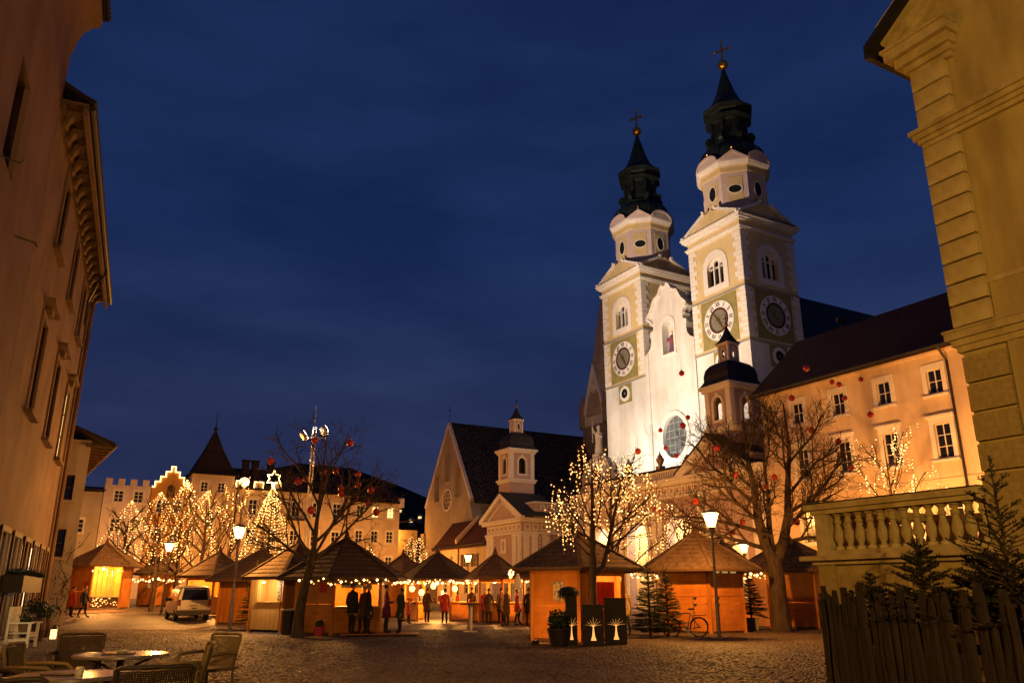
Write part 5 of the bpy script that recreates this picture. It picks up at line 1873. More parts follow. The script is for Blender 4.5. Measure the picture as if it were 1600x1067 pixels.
    garland('lit_garland', 'lit garland on the kiosk tucked behind the nearest one', eaves_pts(1.9, 43.5, 0, 2.0, 2.2, (5, 6)), seed=9, nb=6, r=.06)
make_kiosks()

# ------------------------------------------------------------------ street lamps
def lantern_glass(name, color, strength):
    m = bpy.data.materials.new(name)
    m.use_nodes = True
    t = m.node_tree
    t.nodes.clear()
    o, a, e, g = [t.nodes.new(k) for k in ('ShaderNodeOutputMaterial', 'ShaderNodeAddShader', 'ShaderNodeEmission', 'ShaderNodeBsdfTransparent')]
    g.inputs[0].default_value = (.8, .76, .66, 1)
    e.inputs[0].default_value = (*color, 1)
    e.inputs[1].default_value = strength
    t.links.new(e.outputs[0], a.inputs[0])
    t.links.new(g.outputs[0], a.inputs[1])
    t.links.new(a.outputs[0], o.inputs[0])
    m.cycles.emission_sampling = 'NONE'
    return m
M_['lantern'] = lantern_glass('lantern glass', (1.0, .56, .20), 3.4)
def street_lamp(label, x, y, h=4.35, power=None, lean=0.):
    z = gz(x, y)
    e = thing('street_lamp', label, 'street lamp', T(x, y, z), 'street lamps with tapered glass heads')
    MB().lathe([(.13, 0), (.13, .06), (.075, .1), (.07, 1.25), (.055, 1.3), (.052, h - .8), (.045, h - .62)], 12).build('post', M_['grey_post'], e, smooth=True, auto=40)
    MB().lathe([(.05, h - .85), (.09, h - .7), (.14, h - .56), (.13, h - .54)], 12).build('collar', M_['grey_post'], e)
    gl = MB().lathe([(.14, h - .53), (.29, h - .06)], 12).build('lantern_glass', M_['lantern'], e)
    lamp('lantern_bulb', 'POINT', e, T(0, 0, h - .28), power or P_STREET, WARM, .08)
    b = MB().lathe([(.31, h - .058), (.31, h - .03), (.12, h + .05), (.02, h + .08)], 12)
    b.build('lantern_cap', M_['grey_post'], gl)
    return e
street_lamp('street lamp standing before the closed kiosk by the bicycle', 7.23, 29.7)
street_lamp('street lamp standing right of the parked van', -12.0, 36.1)
street_lamp('distant street lamp standing left of the parked van', -21.9, 52.7)

def mast(label, x, y, h, heads, name='floodlight_mast'):
    z = gz(x, y)
    e = thing(name, label, 'floodlight mast', T(x, y, z))
    b = MB()
    for dx, dy in ((-.14, -.14), (.14, -.14), (.14, .14), (-.14, .14)):
        b.tube([(dx, dy, 0), (dx * .7, dy * .7, h)], .03, 5)
    n = int(h / .5)
    for i in range(n):
        z0 = i * h / n
        s = 1 if i % 2 else -1
        b.tube([(-.13 * s, -.13, z0), (.13 * s, -.13, z0 + h / n)], .016, 4)
        b.tube([(.13, -.13 * s, z0), (.13, .13 * s, z0 + h / n)], .016, 4)
        b.tube([(-.13, -.13 * s, z0), (-.13, .13 * s, z0 + h / n)], .016, 4)
    b.tube([(0, 0, h), (0, 0, h + 1.6)], .025, 5)
    b.build('lattice_mast', M_['steel'], e)
    MB().box(-.9, .9, -.05, .05, h - .9, h - .8).build('cross_arm', M_['steel'], e)
    for (dx, dz, tgt, power, ang, col) in heads:
        p = Vector((dx, 0, h + dz))
        w = Vector((x, y, z)) + p
        Mh = aim(p, Vector(tgt) - Vector((x, y, z)))
        hd = MB(Mh).lathe([(.02, .25), (.30, .2), (.42, -.02), (.42, -.05)], 12).build('floodlight_head', M_['steel'], e)
        MB(Mh).lathe([(.0, -.06), (.40, -.06), (.40, -.075), (0, -.08)], 12).build('floodlight_lens', M_['lens'], hd)
        lamp('flood', 'SPOT', e, Mh @ T(0, 0, -.2), power, col, .3, ang, .6)
    return e
M_['lens'] = glow('floodlight lens', (1.0, .86, .62), 40, False)
mast('tall lattice floodlight mast rising behind the bare tree', -15.0, 60, 13.2, [
    (-.75, -.7, (24, 82, 40), P_MAST, 46, (1.0, .73, .53)),
    (.75, -.3, (18, 88, 30), P_MAST * .8, 50, (1.0, .78, .58))])
def bright_lamp(label, x, y, h, power):
    z = gz(x, y)
    e = thing('tall_square_lamp', label, 'street lamp', T(x, y, z))
    MB().lathe([(.14, 0), (.12, .5), (.07, h)], 8).build('post', M_['grey_post'], e)
    MB().lathe([(.0, h - .1), (.3, h), (.4, h + .25), (.3, h + .5), (0, h + .6)], 10).build('lamp_globe', lantern_glass('tall lamp globe', (1, .62, .24), 2.5), e)
    lamp('globe_bulb', 'POINT', e, T(0, 0, h + .25), power, WARM, .12)
bright_lamp('dazzling tall lamp among the lit trees near the tower house', -20.6, 62, 8.9, P_ROW)
# ------------------------------------------------------------------ bare trees
def grow(out, p, d, L, r, lev, maxlev, rng, nb, ratio=.68, spread=50, trop=.10, wob=.16, segs=5):
    d = d.normalized()
    pts, rad = [p.copy()], [r]
    r_end = r * (.45 if lev else .6)
    if lev >= maxlev:
        r_end = .006
    for i in range(segs):
        d = (d + Vector((rng.gauss(0, wob), rng.gauss(0, wob), rng.gauss(0, wob) + trop)) * (1 if i else .3)).normalized()
        p = p + d * (L / segs)
        pts.append(p.copy())
        rad.append(r + (r_end - r) * (i + 1) / segs)
    out.append((lev, pts, rad))
    if lev < maxlev:
        n = nb[lev]
        ph = rng.uniform(0, 6.28)
        for k in range(n):
            t = .22 + .78 * (k + rng.random() * .8) / n
            t = min(t, .99)
            j = int(t * segs)
            f = t * segs - j
            q = pts[j].lerp(pts[j + 1], f)
            rr = rad[j] + (rad[j + 1] - rad[j]) * f
            dd = (pts[j + 1] - pts[j]).normalized()
            ax = dd.orthogonal().normalized()
            ax.rotate(Matrix.Rotation(ph + k * 2.4 + rng.uniform(-.4, .4), 3, dd))
            nd = dd.copy()
            nd.rotate(Matrix.Rotation(R(rng.uniform(spread * .6, spread * 1.15)), 3, ax))
            grow(out, q, nd, L * ratio * rng.uniform(.7, 1.1) * (1.1 - .45 * t), max(rr * .62, .0085), lev + 1, maxlev, rng, nb, ratio, spread, trop, wob, max(3, segs - 1))

def tree_object(name, label, loc, out, trunk_m, twig_m='twig', group='bare trees on the square'):
    e = thing(name, label, 'tree', T(*loc), group)
    a, b = MB(), MB()
    for lev, pts, rad in out:
        if lev <= 1:
            a.tube(pts, rad, 9 if lev == 0 else 7, cap=False)
        else:
            b.tube(pts, rad, 4 if lev == 2 else 3, cap=False)
    a.build('trunk', M_[trunk_m], e, smooth=True, recalc=False)
    if b.f:
        b.build('crown', M_[twig_m], e, smooth=True, recalc=False)
    return e

def tree(name, label, loc, stems, limbs, nb, seed, maxlev=4, trunk_m='bark', ratio=.66, spread=48, trop=.06, wob=.13, group='bare trees on the square'):
    """stems: list of (points, radii); limbs: list of (start, direction, length, radius)"""
    rng = random.Random(seed)
    out = [(0, [Vector(p) for p in pts], rad) for pts, rad in stems]
    for p, d, L, r in limbs:
        grow(out, Vector(p), Vector(d), L, r, 1, maxlev, rng, nb, ratio, spread, trop, wob, 6)
    e = tree_object(name, label, loc, out, trunk_m, group=group)
    return e, out

def lights_on_branches(name, label, loc, out, n, seed, r=.045, levs=(2, 3, 4), cond=None, droop=0):
    rng = random.Random(seed)
    a, h, w = MB(), MB(), MB()
    segs = [(pts[i], pts[i + 1]) for lev, pts, rad in out if lev in levs for i in range(len(pts) - 1)]
    if cond:
        segs = [s for s in segs if cond(s[0])]
    k = 0
    tries = 0
    while k < n and segs and tries < n * 5:
        tries += 1
        p, q = rng.choice(segs)
        m = rng.choice((1, 1, 2, 4)) if droop else 1
        c = p.lerp(q, rng.random()) + Vector((0, 0, -.04))
        if droop and m > 1:
            w.tube([c, c - Vector((0, 0, m * .16))], .006, 3)
        for i in range(m):
            o = c - Vector((rng.uniform(-.03, .03), 0, i * .16))
            (h if rng.random() < .2 else a).octa(o, r * rng.uniform(.75, 1.25))
            k += 1
    e = thing(name, label, 'string lights', T(*loc), 'strings of lights in the trees')
    a.build('bulbs', M_['bulb'], e, kind='stuff')
    h.build('bright_bulbs', M_['bulb_hot'], e, kind='stuff')
    if w.f:
        w.build('wire', M_['iron'], e, kind='stuff')
    return e

def tent_lights(name, label, loc, top, low, rad, strands, seed, r=.065, step=.3, drops=0, power=.75):
    rng = random.Random(seed)
    a, h, w = MB(), MB(), MB()
    for s in range(strands):
        az = 2 * PI * (s + rng.uniform(-.3, .3)) / strands
        rr = rad * rng.uniform(.75, 1.12)
        lo = low + rng.uniform(-.4, .9)
        pts = []
        for i in range(25):
            t = i / 24
            pts.append(Vector((math.cos(az) * rr * t ** power + rng.gauss(0, .03), math.sin(az) * rr * t ** power + rng.gauss(0, .03), top - (top - lo) * t ** 1.15 - .2 * math.sin(PI * t) * rng.uniform(0, 1))))
        w.tube(pts[::3], .008, 3)
        acc = rng.uniform(0, step)
        for p, q in zip(pts, pts[1:]):
            L = (q - p).length
            while acc < L:
                o = p.lerp(q, acc / L)
                (h if rng.random() < .18 else a).octa(o, r * rng.uniform(.7, 1.3))
                acc += step * rng.uniform(.75, 1.3)
            acc -= L
        for k in range(drops):
            t = rng.uniform(.3, 1)
            p = pts[int(t * 24)]
            for i in range(rng.randint(3, 9)):
                a.octa(p - Vector((rng.gauss(0, .03), 0, .26 * i)), r * rng.uniform(.7, 1.2))
    e = thing(name, label, 'string lights', T(*loc), 'strings of lights in the trees')
    a.build('bulbs', M_['bulb'], e, kind='stuff')
    h.build('bright_bulbs', M_['bulb_hot'], e, kind='stuff')
    w.build('wire', M_['iron'], e, kind='stuff')
    return e

def fork(trunk, rt, tips):
    """trunk polyline plus main limbs rising from its top"""
    return [(trunk, rt)] + tips

def make_trees():
    # big forked tree on the right
    x, y = 11.1, 34.9
    st = [([(0, 0, -.1), (.02, 0, .25), (.0, 0, 1.2), (-.02, 0, 2.3), (-.05, 0, 2.9)], [.46, .38, .33, .32, .34]),
          ([(-.05, 0, 2.7), (-.35, .05, 3.5), (-.55, .1, 4.6), (-.6, .1, 5.8), (-.75, .2, 7.2), (-.8, .2, 9.0)], [.27, .23, .19, .14, .09, .03]),
          ([(.0, 0, 2.7), (.45, .1, 3.6), (.75, .1, 4.7), (.9, .2, 6.0), (1.1, .1, 7.6), (1.0, 0, 9.6)], [.27, .22, .17, .13, .08, .03]),
          ([(-.1, .0, 2.9), (-.05, .3, 4.2), (.1, .5, 5.6), (.05, .6, 7.5)], [.16, .13, .09, .03])]
    lim = []
    rng = random.Random(21)
    spec = [((-.3, 0, 3.3), (-1, -.2, .22), 3.4, .10), ((-.45, .05, 4.0), (-1, .3, .40), 3.6, .10), ((-.52, .1, 4.4), (-.9, -.6, .55), 3.3, .09),
            ((-.57, .1, 5.2), (-1, .1, .75), 3.5, .08), ((-.6, .1, 5.8), (-.5, .7, .8), 2.8, .07), ((-.68, .15, 6.5), (-.8, -.3, 1.0), 2.8, .06), ((-.75, .2, 7.2), (.3, -.3, 1.2), 2.2, .05),
            ((.4, .1, 3.5), (1, -.1, .30), 3.0, .10), ((.6, .1, 4.2), (.9, .5, .5), 3.3, .10), ((.75, .1, 4.8), (1, -.4, .6), 3.3, .09), ((.85, .15, 5.5), (.8, .3, .9), 3.2, .08),
            ((.9, .2, 6.0), (-.2, -.7, 1), 2.6, .07), ((1.0, .15, 6.9), (.9, 0, 1), 2.8, .06), ((1.08, .1, 7.5), (-.4, .4, 1.1), 2.2, .05),
            ((.0, .35, 4.5), (.1, 1, .7), 2.5, .07), ((.1, .5, 5.6), (-.7, .5, 1), 2.6, .06), ((.05, .55, 6.6), (.5, .6, 1.1), 2.4, .05),
            ((-.4, .05, 3.7), (-.3, -1, .5), 2.8, .08), ((.5, .1, 3.9), (.2, -1, .6), 2.8, .08)]
    e3, o3 = tree('bare_tree', 'big bare tree forking into two limbs before the orange kiosks', (x, y, 0), st, spec, [0, 9, 7, 5], 11, 4, 'bark', .62, 46, .05, .11)
    # near tree left of centre
    x, y = -7.75, 30.6
    st = [([(0, 0, -.1), (.02, 0, .15), (.05, 0, .9), (.16, 0, 1.7), (.30, 0, 2.35), (.36, 0, 2.7)], [.30, .22, .18, .16, .15, .15]),
          ([(.36, 0, 2.6), (.40, .05, 3.4), (.44, .1, 4.6), (.52, .1, 6.0), (.60, 0, 7.6)], [.12, .09, .065, .04, .01])]
    spec = [((.33, 0, 2.5), (-1, .1, .95), 2.9, .062), ((.36, 0, 2.7), (-.75, -.3, 1.25), 3.3, .058), ((.37, 0, 2.6), (1, .2, .85), 3.3, .066), ((.38, 0, 2.75), (.75, -.3, 1.2), 3.4, .062),
            ((.40, .05, 3.3), (.9, .3, 1.0), 3.3, .06), ((.41, .05, 3.6), (-.8, .5, 1.1), 3.2, .06), ((.43, .1, 4.2), (.5, -.7, 1.2), 2.8, .05), ((.44, .1, 4.7), (-.6, -.2, 1.3), 2.7, .05), ((.48, .1, 5.3), (.6, .3, 1.2), 2.4, .04), ((.5, .1, 5.8), (-.4, .2, 1.3), 2.0, .03)]
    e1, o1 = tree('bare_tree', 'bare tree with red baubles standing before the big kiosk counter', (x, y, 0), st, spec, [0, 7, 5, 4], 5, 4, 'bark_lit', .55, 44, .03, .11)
    # lit tree between the nearest kiosk and the dark boxes
    x, y = 2.62, 27.1
    st = [([(0, 0, -.05), (.02, 0, .8), (.0, 0, 1.6), (.03, 0, 2.5), (.05, 0, 3.6), (.08, 0, 5.0), (.1, 0, 6.2)], [.16, .125, .12, .12, .085, .05, .012]),
          ([(.02, 0, 2.1), (.35, 0, 2.35), (.55, .1, 3.0), (.8, .1, 4.0), (1.1, .2, 5.2)], [.09, .085, .07, .05, .012])]
    spec = [((.03, 0, 2.9), (-1, .1, .75), 1.7, .035), ((.04, 0, 3.6), (-1, -.3, .7), 1.5, .03), ((.7, .1, 3.6), (1, -.3, .6), 1.8, .03), ((.5, 0, 3.0), (1, .4, .5), 1.9, .03), ((.03, 0, 2.6), (-.9, .2, .9), 2.1, .04), ((.04, 0, 3.0), (-.8, -.4, 1.1), 2.2, .04), ((.04, 0, 3.4), (.5, -.5, 1.1), 2.0, .035), ((.05, 0, 3.8), (-.7, .4, 1.2), 1.9, .03), ((.06, 0, 4.4), (.6, .2, 1.2), 1.6, .025), ((.07, 0, 4.8), (-.5, -.2, 1.4), 1.5, .02),
            ((.45, .05, 2.7), (1, .0, .9), 2.2, .04), ((.6, .1, 3.2), (.9, .4, 1.0), 2.0, .035), ((.75, .1, 3.8), (.3, -.6, 1.1), 1.8, .03), ((.85, .1, 4.3), (.8, .1, 1.2), 1.6, .025), ((.5, .05, 2.9), (.3, .7, 1.1), 2.0, .03)]
    e2, o2 = tree('bare_tree', 'slender twin-stemmed tree glittering with lights by the nearest kiosk', (x, y, 0), st, spec, [0, 5, 3], 9, 3, 'bark', .58, 42, .09, .10)
    lights_on_branches('tree_lights', 'warm lights strung through the twin-stemmed tree by the nearest kiosk', (x, y, 0), o2, 520, 3, .025, (1, 2, 3), cond=lambda p: p.z > 2.9, droop=1)
    # small lit tree behind, before the porch
    def small(label, llabel, x, y, h, r, seed, nl, br=.05, th=.14, drp=1, group='bare trees on the square'):
        rng = random.Random(seed)
        z = gz(x, y)
        st = [([(0, 0, -.1), (rng.uniform(-.1, .1), 0, h * .3), (rng.uniform(-.15, .15), 0, h * .6), (0, 0, h)], [th, th * .75, th * .5, .015])]
        spec = []
        for i in range(11):
            a = i * 2.4 + rng.random()
            zz = h * (.28 + .6 * i / 11)
            spec.append(((0, 0, zz), (math.cos(a), math.sin(a), .7 + .5 * i / 11), r * (1.1 - .5 * i / 11), th * .35))
        e, o = tree('bare_tree', label, (x, y, z), st, spec, [0, 5, 3], seed, 3, 'bark', .6, 45, .07, .1, group)
        if nl:
            lights_on_branches('tree_lights', llabel, (x, y, z), o, nl, seed + 1, br, (1, 2, 3), droop=drp)
        return o
    small('small tree veiled in lights before the porch arches', 'lights veiling the small tree before the porch arches', 4.7, 38.0, 7.4, 3.1, 31, 650, .030)
    small('small tree lit in the gap before the right porch arch', 'lights in the little tree before the right porch arch', 9.6, 46.0, 6.3, 2.2, 36, 200, .034)
    small('tree with light chains behind the balustraded terrace', 'light chains in the tree behind the terrace', 20.6, 44.0, 9.6, 3.6, 33, 420, .034)
    # lit trees at the far end
    far = [(-31.4, 67, 7.6, 3.0, 'leftmost'), (-28.6, 66, 8.2, 3.2, 'second from left'), (-25.4, 63, 8.9, 3.0, 'third from left'), (-21.8, 58, 7.6, 3.4, 'fourth from left')]
    for i, (x, y, h, r, w) in enumerate(far):
        small('bare tree in the far lit grove, %s of four' % w, '', x, y, h, r, 50 + i, 0, th=.2, group='trees of the far lit grove')
        tent_lights('tree_lights', 'tent of warm lights over the grove, %s of four' % w, (x, y, gz(x, y)), h + .5, 3.0 if i < 3 else 3.8, r + .1, (11, 11, 9, 8)[i], 60 + i, .042, .24, 0 if i < 3 else 1, .95)
    for i, (x, y, h, r) in enumerate(((-24.0, 56, 5.2, 2.2), (-23.5, 66, 9.4, 2.8), (-20.6, 60.5, 9.6, 2.2))):
        o = small('dark leafless tree among the far lights, %s' % ('lowest of them', 'behind the others', 'wrapped round the dazzling lamp')[i], 'scattered lights in the far tree, %s' % ('lowest of them', 'behind the others', 'wrapped round the dazzling lamp')[i], x, y, h, r, 70 + i, (80, 90, 90)[i], .044, .16, group='trees of the far lit grove')
    # small lit trees behind the crowd
    for i, (x, y, h) in enumerate(((-13.2, 76, 5.6), (-9.0, 80, 6.6), (-11.0, 90, 7.4))):
        w = ('left one', 'middle one', 'tall far one')[i]
        small('little tree before the far corner house, %s' % w, '', x, y, h, 2.0, 80 + i, 0, th=.12, group='little lit trees behind the crowd')
        tent_lights('tree_lights', 'light strands on the little tree behind the crowd, %s' % w, (x, y, 0), h, 2.4, 1.7, 9, 90 + i, .044, .3, 1)
    return o1, o3
O1, O3 = make_trees()

# ------------------------------------------------------------------ firs
def fir(name, label, loc, h, r, seed, m='needle', tiers=14, base=.25, density=1.0, trunk=.05, group=None, parent=None, blade=.10, sag=-.12, arms=None):
    rng = random.Random(seed)
    e = thing(name, label, 'fir tree', T(*loc), group)
    MB().lathe([(trunk, -.02), (trunk * .8, h * .5), (.008, h)], 7).build('trunk', M_['bark'], e)
    wood, b = MB(), MB()
    def spray(p, d, L, w):
        """a bough: twig with needles on both sides"""
        n = max(3, int(L / .030 * density))
        side = d.cross(Vector((0, 0, 1)))
        if side.length < 1e-3:
            side = Vector((1, 0, 0))
        side.normalize()
        up = side.cross(d).normalized()
        wood.tube([p, p + d * L], [.008, .003], 3, cap=False)
        for i in range(n):
            c = p + d * (L * (i + rng.random()) / n)
            for s in (-1, 1, rng.choice((-1, 1))):
                q = (side * s * rng.uniform(.5, 1) + up * rng.uniform(-.3, .9) + d * .6).normalized() * w * rng.uniform(.6, 1.1)
                t = d * .010
                b.face([c - t, c + t, c + q])
    for i in range(tiers):
        t = i / (tiers - 1)
        z = h * (base + (1 - base) * .96 * t)
        rr = r * (1 - t) ** .85 + .06
        n = arms or (9 if t < .6 else 7)
        a0 = rng.uniform(0, 6.28)
        for k in range(n):
            az = a0 + 2 * PI * (k + rng.uniform(-.25, .25)) / n
            L = rr * rng.uniform(.75, 1.1)
            d = Vector((math.cos(az), math.sin(az), sag + .55 * t + rng.uniform(-.1, .12))).normalized()
            p = Vector((0, 0, z + rng.uniform(-.5, .5) * h * (1 - base) / tiers))
            spray(p, d, L, blade * .7)
            m_ = int(L / .14)
            for j in range(m_):
                q = p + d * (L * (.25 + .7 * (j + .5) / m_))
                for s in (-1, 1):
                    sd = (d.cross(Vector((0, 0, 1))).normalized() * s * .75 + d * .8 + Vector((0, 0, rng.uniform(-.15, .1)))).normalized()
                    spray(q, sd, L * .42 * (1 - .6 * j / m_) * rng.uniform(.7, 1.1), blade * .6)
    spray(Vector((0, 0, h * .93)), Vector((0, 0, 1)), h * .1, blade * .6)
    wood.build('boughs', M_['twig'], e, recalc=False)
    b.build('needles', M_[m], e, recalc=False)
    return e

def make_firs():
    g = 'small firs standing between the kiosks'
    fir('fir_tree', 'dark fir standing beside the nearest kiosk, left of the pair', (4.95, 30.4, 0), 2.6, .72, 1, trunk=.05, group=g, base=.12, tiers=19, blade=.15)
    fir('fir_tree', 'lower fir next to the bicycle, right of the pair', (5.75, 31.3, 0), 2.4, .68, 2, trunk=.05, group=g, base=.10, tiers=19, blade=.15)
    fir('fir_tree', 'potted fir in the gap between the two orange kiosks', (10.2, 36.0, .25), 2.1, .72, 3, trunk=.04, group=g, base=.22, tiers=16, blade=.15)
    b = MB(T(10.2, 36.0, 0))
    b.lathe([(.33, 0), (.45, .52), (.42, .52), (.36, .42), (0, .42)], 4, a0=.5)
    b.build('square_planter', M_['concrete'], None, label='square grey planter holding the potted fir', cat='planter')
    fir('fir_tree', 'dim fir leaning on the plank kiosk by the lamp post', (-11.9, 38.8, 0), 2.9, .75, 4, group=g, base=.1, tiers=18, blade=.15)
    fir('fir_tree', 'low fir behind the distant lamp post', (-21.3, 54.5, .2), 1.7, .5, 6, group=g, base=.1, density=.6)
    # big conifer covered with light chains and a star
    x, y = -18.9, 64
    z = gz(x, y)
    fir('christmas_tree', 'tall conical Christmas tree covered in light chains', (x, y, z), 9.0, 2.3, 5, 'needle_dark', tiers=15, base=.2, density=.28, trunk=.16, blade=.3)
    tent_lights('tree_lights', 'light chains streaming down the tall conical Christmas tree', (x, y, z), 9.0, 2.6, 2.25, 20, 77, .046, .24, 0, .95)
    b = MB(T(x, y - .1, z + 9.55) @ Matrix.Rotation(PI / 2, 4, 'X') if False else T(x, y - .1, z + 9.6))
    pts = []
    for k in range(12):
        rr = .62 if k % 2 == 0 else .34
        a = PI / 2 + k * PI / 6
        pts.append((rr * math.cos(a), 0, rr * math.sin(a)))
    b.tube(pts + [pts[0]], .05, 5)
    b.tube([(0, 0, -.3), (0, 0, -.9)], .03, 4)
    b.build('light_star', M_['tube'], None, label='six pointed light star on top of the Christmas tree', cat='star')
    # firs and young trees inside the picket enclosure
    g = 'firs inside the picket fence'
    S = [(5.05, 8.45, 2.85, .85, 11, 'tallest fir in the picket enclosure, its tip above the terrace rail'),
         (4.62, 9.4, 2.1, .5, 12, 'short fir at the middle of the picket enclosure'),
         (5.55, 7.9, 2.25, 1.0, 13, 'bushy fir against the villa inside the picket enclosure'),
         (4.42, 10.3, 1.75, .4, 14, 'lowest fir at the far end of the picket enclosure'),
         (5.25, 9.2, 1.95, .75, 15, 'fir behind the others in the picket enclosure')]
    for x, y, h, r, s, lab in S:
        if s == 11:
            fir('fir_tree', lab, (x, y, 0), h, r, s, 'needle_dark', tiers=8, base=.38, density=1.4, trunk=.024, group=g, blade=.055, sag=.30, arms=6)
        else:
            fir('fir_tree', lab, (x, y, 0), h, r, s, 'needle_dark', tiers=10, base=.60, density=1.5, trunk=.024, group=g, blade=.085, sag=.16, arms=8)
make_firs()

# ------------------------------------------------------------------ red baubles
def make_baubles():
    ball = MB().ball((0, 0, 0), 1, 14, 9)
    me = ball.mesh('bauble', M_['bauble'], True)
    cap = MB().lathe([(.2, .95), (.2, 1.15), (.05, 1.2), (.05, 1.25)], 8).mesh('cap', M_['gold'])
    st = MB().tube([(0, 0, 1.2), (0, 0, 5.2)], .035, 4).mesh('string', M_['iron'])
    TH = R(17.4)
    def at(px, py, Y):
        u, v = (px - 800) / 1250, (533.5 - py) / 1250
        t = Y / (math.cos(TH) - v * math.sin(TH))
        return Vector((u * t, Y, 1.55 + t * (math.sin(TH) + v * math.cos(TH))))
    rng = random.Random(3)
    A = [(547, 692), (492, 688), (506, 737), (525, 736), (477, 748), (560, 741), (559, 757), (533, 762), (534, 771), (556, 777), (580, 766), (575, 786), (486, 797), (588, 800), (423, 720), (466, 752)]
    B = [(1260, 575), (1300, 597), (1311, 601), (1345, 593), (1237, 622), (1320, 622), (1268, 672), (1150, 742), (1087, 783), (1196, 760), (1310, 690), (1360, 648), (1160, 815), (1210, 745), (1330, 730), (1145, 832), (1245, 815), (1120, 700)]
    Cc = [(1065, 583), (1032, 672), (1075, 652), (1067, 665), (1057, 712), (997, 705), (1022, 795), (1040, 700), (1030, 800)]
    for lst, Y, lab in ((A, 30.6, 'large red bauble hanging in the bare tree by the kiosk counter'), (B, 34.5, 'large red bauble hanging in the big forked tree'), (Cc, 38.5, 'large red bauble hanging before the cathedral front')):
        ords = ['first', 'second', 'third', 'fourth', 'fifth', 'sixth', 'seventh', 'eighth', 'ninth', 'tenth', 'eleventh', 'twelfth', 'thirteenth', 'fourteenth', 'fifteenth', 'sixteenth', 'seventeenth', 'last']
        for bi, (px, py) in enumerate(sorted(lst)):
            p = at(px, py, Y + rng.uniform(-1.6, 1.6))
            r = .13 * rng.uniform(.85, 1.15)
            o = ob('red_bauble', me, None, T(*p) @ Matrix.Scale(r, 4), label=lab.replace('large ', '') + ', %s from the left' % ords[bi], cat='bauble', group=lab.replace('large red bauble', 'red baubles'))
            ob('cap', cap, o)
            ob('string', st, o)
make_baubles()
# ------------------------------------------------------------------ split-wood picket fence
def make_fence():
    A, B = Vector((3.93, 10.7, 0)), Vector((4.98, 6.0, 0))
    e = thing('picket_fence', 'dark fence of rough split pickets round the firs', 'fence', T(*A))
    rng = random.Random(12)
    ms = []
    for i in range(9):
        w, d, h = rng.uniform(.085, .135), rng.uniform(.03, .06), rng.uniform(1.28, 1.62)
        b = MB()
        lean = rng.uniform(-.03, .03)
        rings = []
        for j, t in enumerate((0, .25, .5, .75, .93, 1)):
            ww = w * (1 if t < .9 else (.8 if t < .97 else rng.uniform(.15, .5))) * rng.uniform(.9, 1.08)
            cx = lean * t + rng.uniform(-.008, .008)
            z = h * t
            rings.append([b.vt((cx - ww / 2, -d / 2, z)), b.vt((cx + rng.uniform(-.02, .02), -d * rng.uniform(.6, 1.1), z)), b.vt((cx + ww / 2, -d / 2, z)), b.vt((cx + ww / 2, d / 2, z)), b.vt((cx - ww / 2, d / 2, z))])
        for P, Q in zip(rings, rings[1:]):
            for k in range(5):
                b.idx((P[k], P[(k + 1) % 5], Q[(k + 1) % 5], Q[k]))
        b.idx(rings[-1])
        ms.append(b.mesh('picket', M_['fence_wood']))
    def run(P, Q, n):
        d = (Q - P)
        a = math.atan2(d.y, d.x)
        for i in range(n):
            p = P + d * ((i + .5) / n) - A
            ob('picket', ms[rng.randrange(9)], e, T(p.x + rng.uniform(-.01, .01), p.y, rng.uniform(-.05, .05)) @ RZ(a + rng.uniform(-.15, .15)) @ Matrix.Rotation(rng.gauss(0, .025), 4, 'Y'))
        off = Vector((-d.y, d.x, 0)).normalized() * .06
        for z in (.45, 1.02):
            MB().beam(P - A + off + Vector((0, 0, z)), Q - A + off + Vector((0, 0, z)), .05, .09).build('rail', M_['fence_wood'], e)
    run(A, B, 40)
    run(Vector((5.15, 13.6, 0)), A, 22)
make_fence()

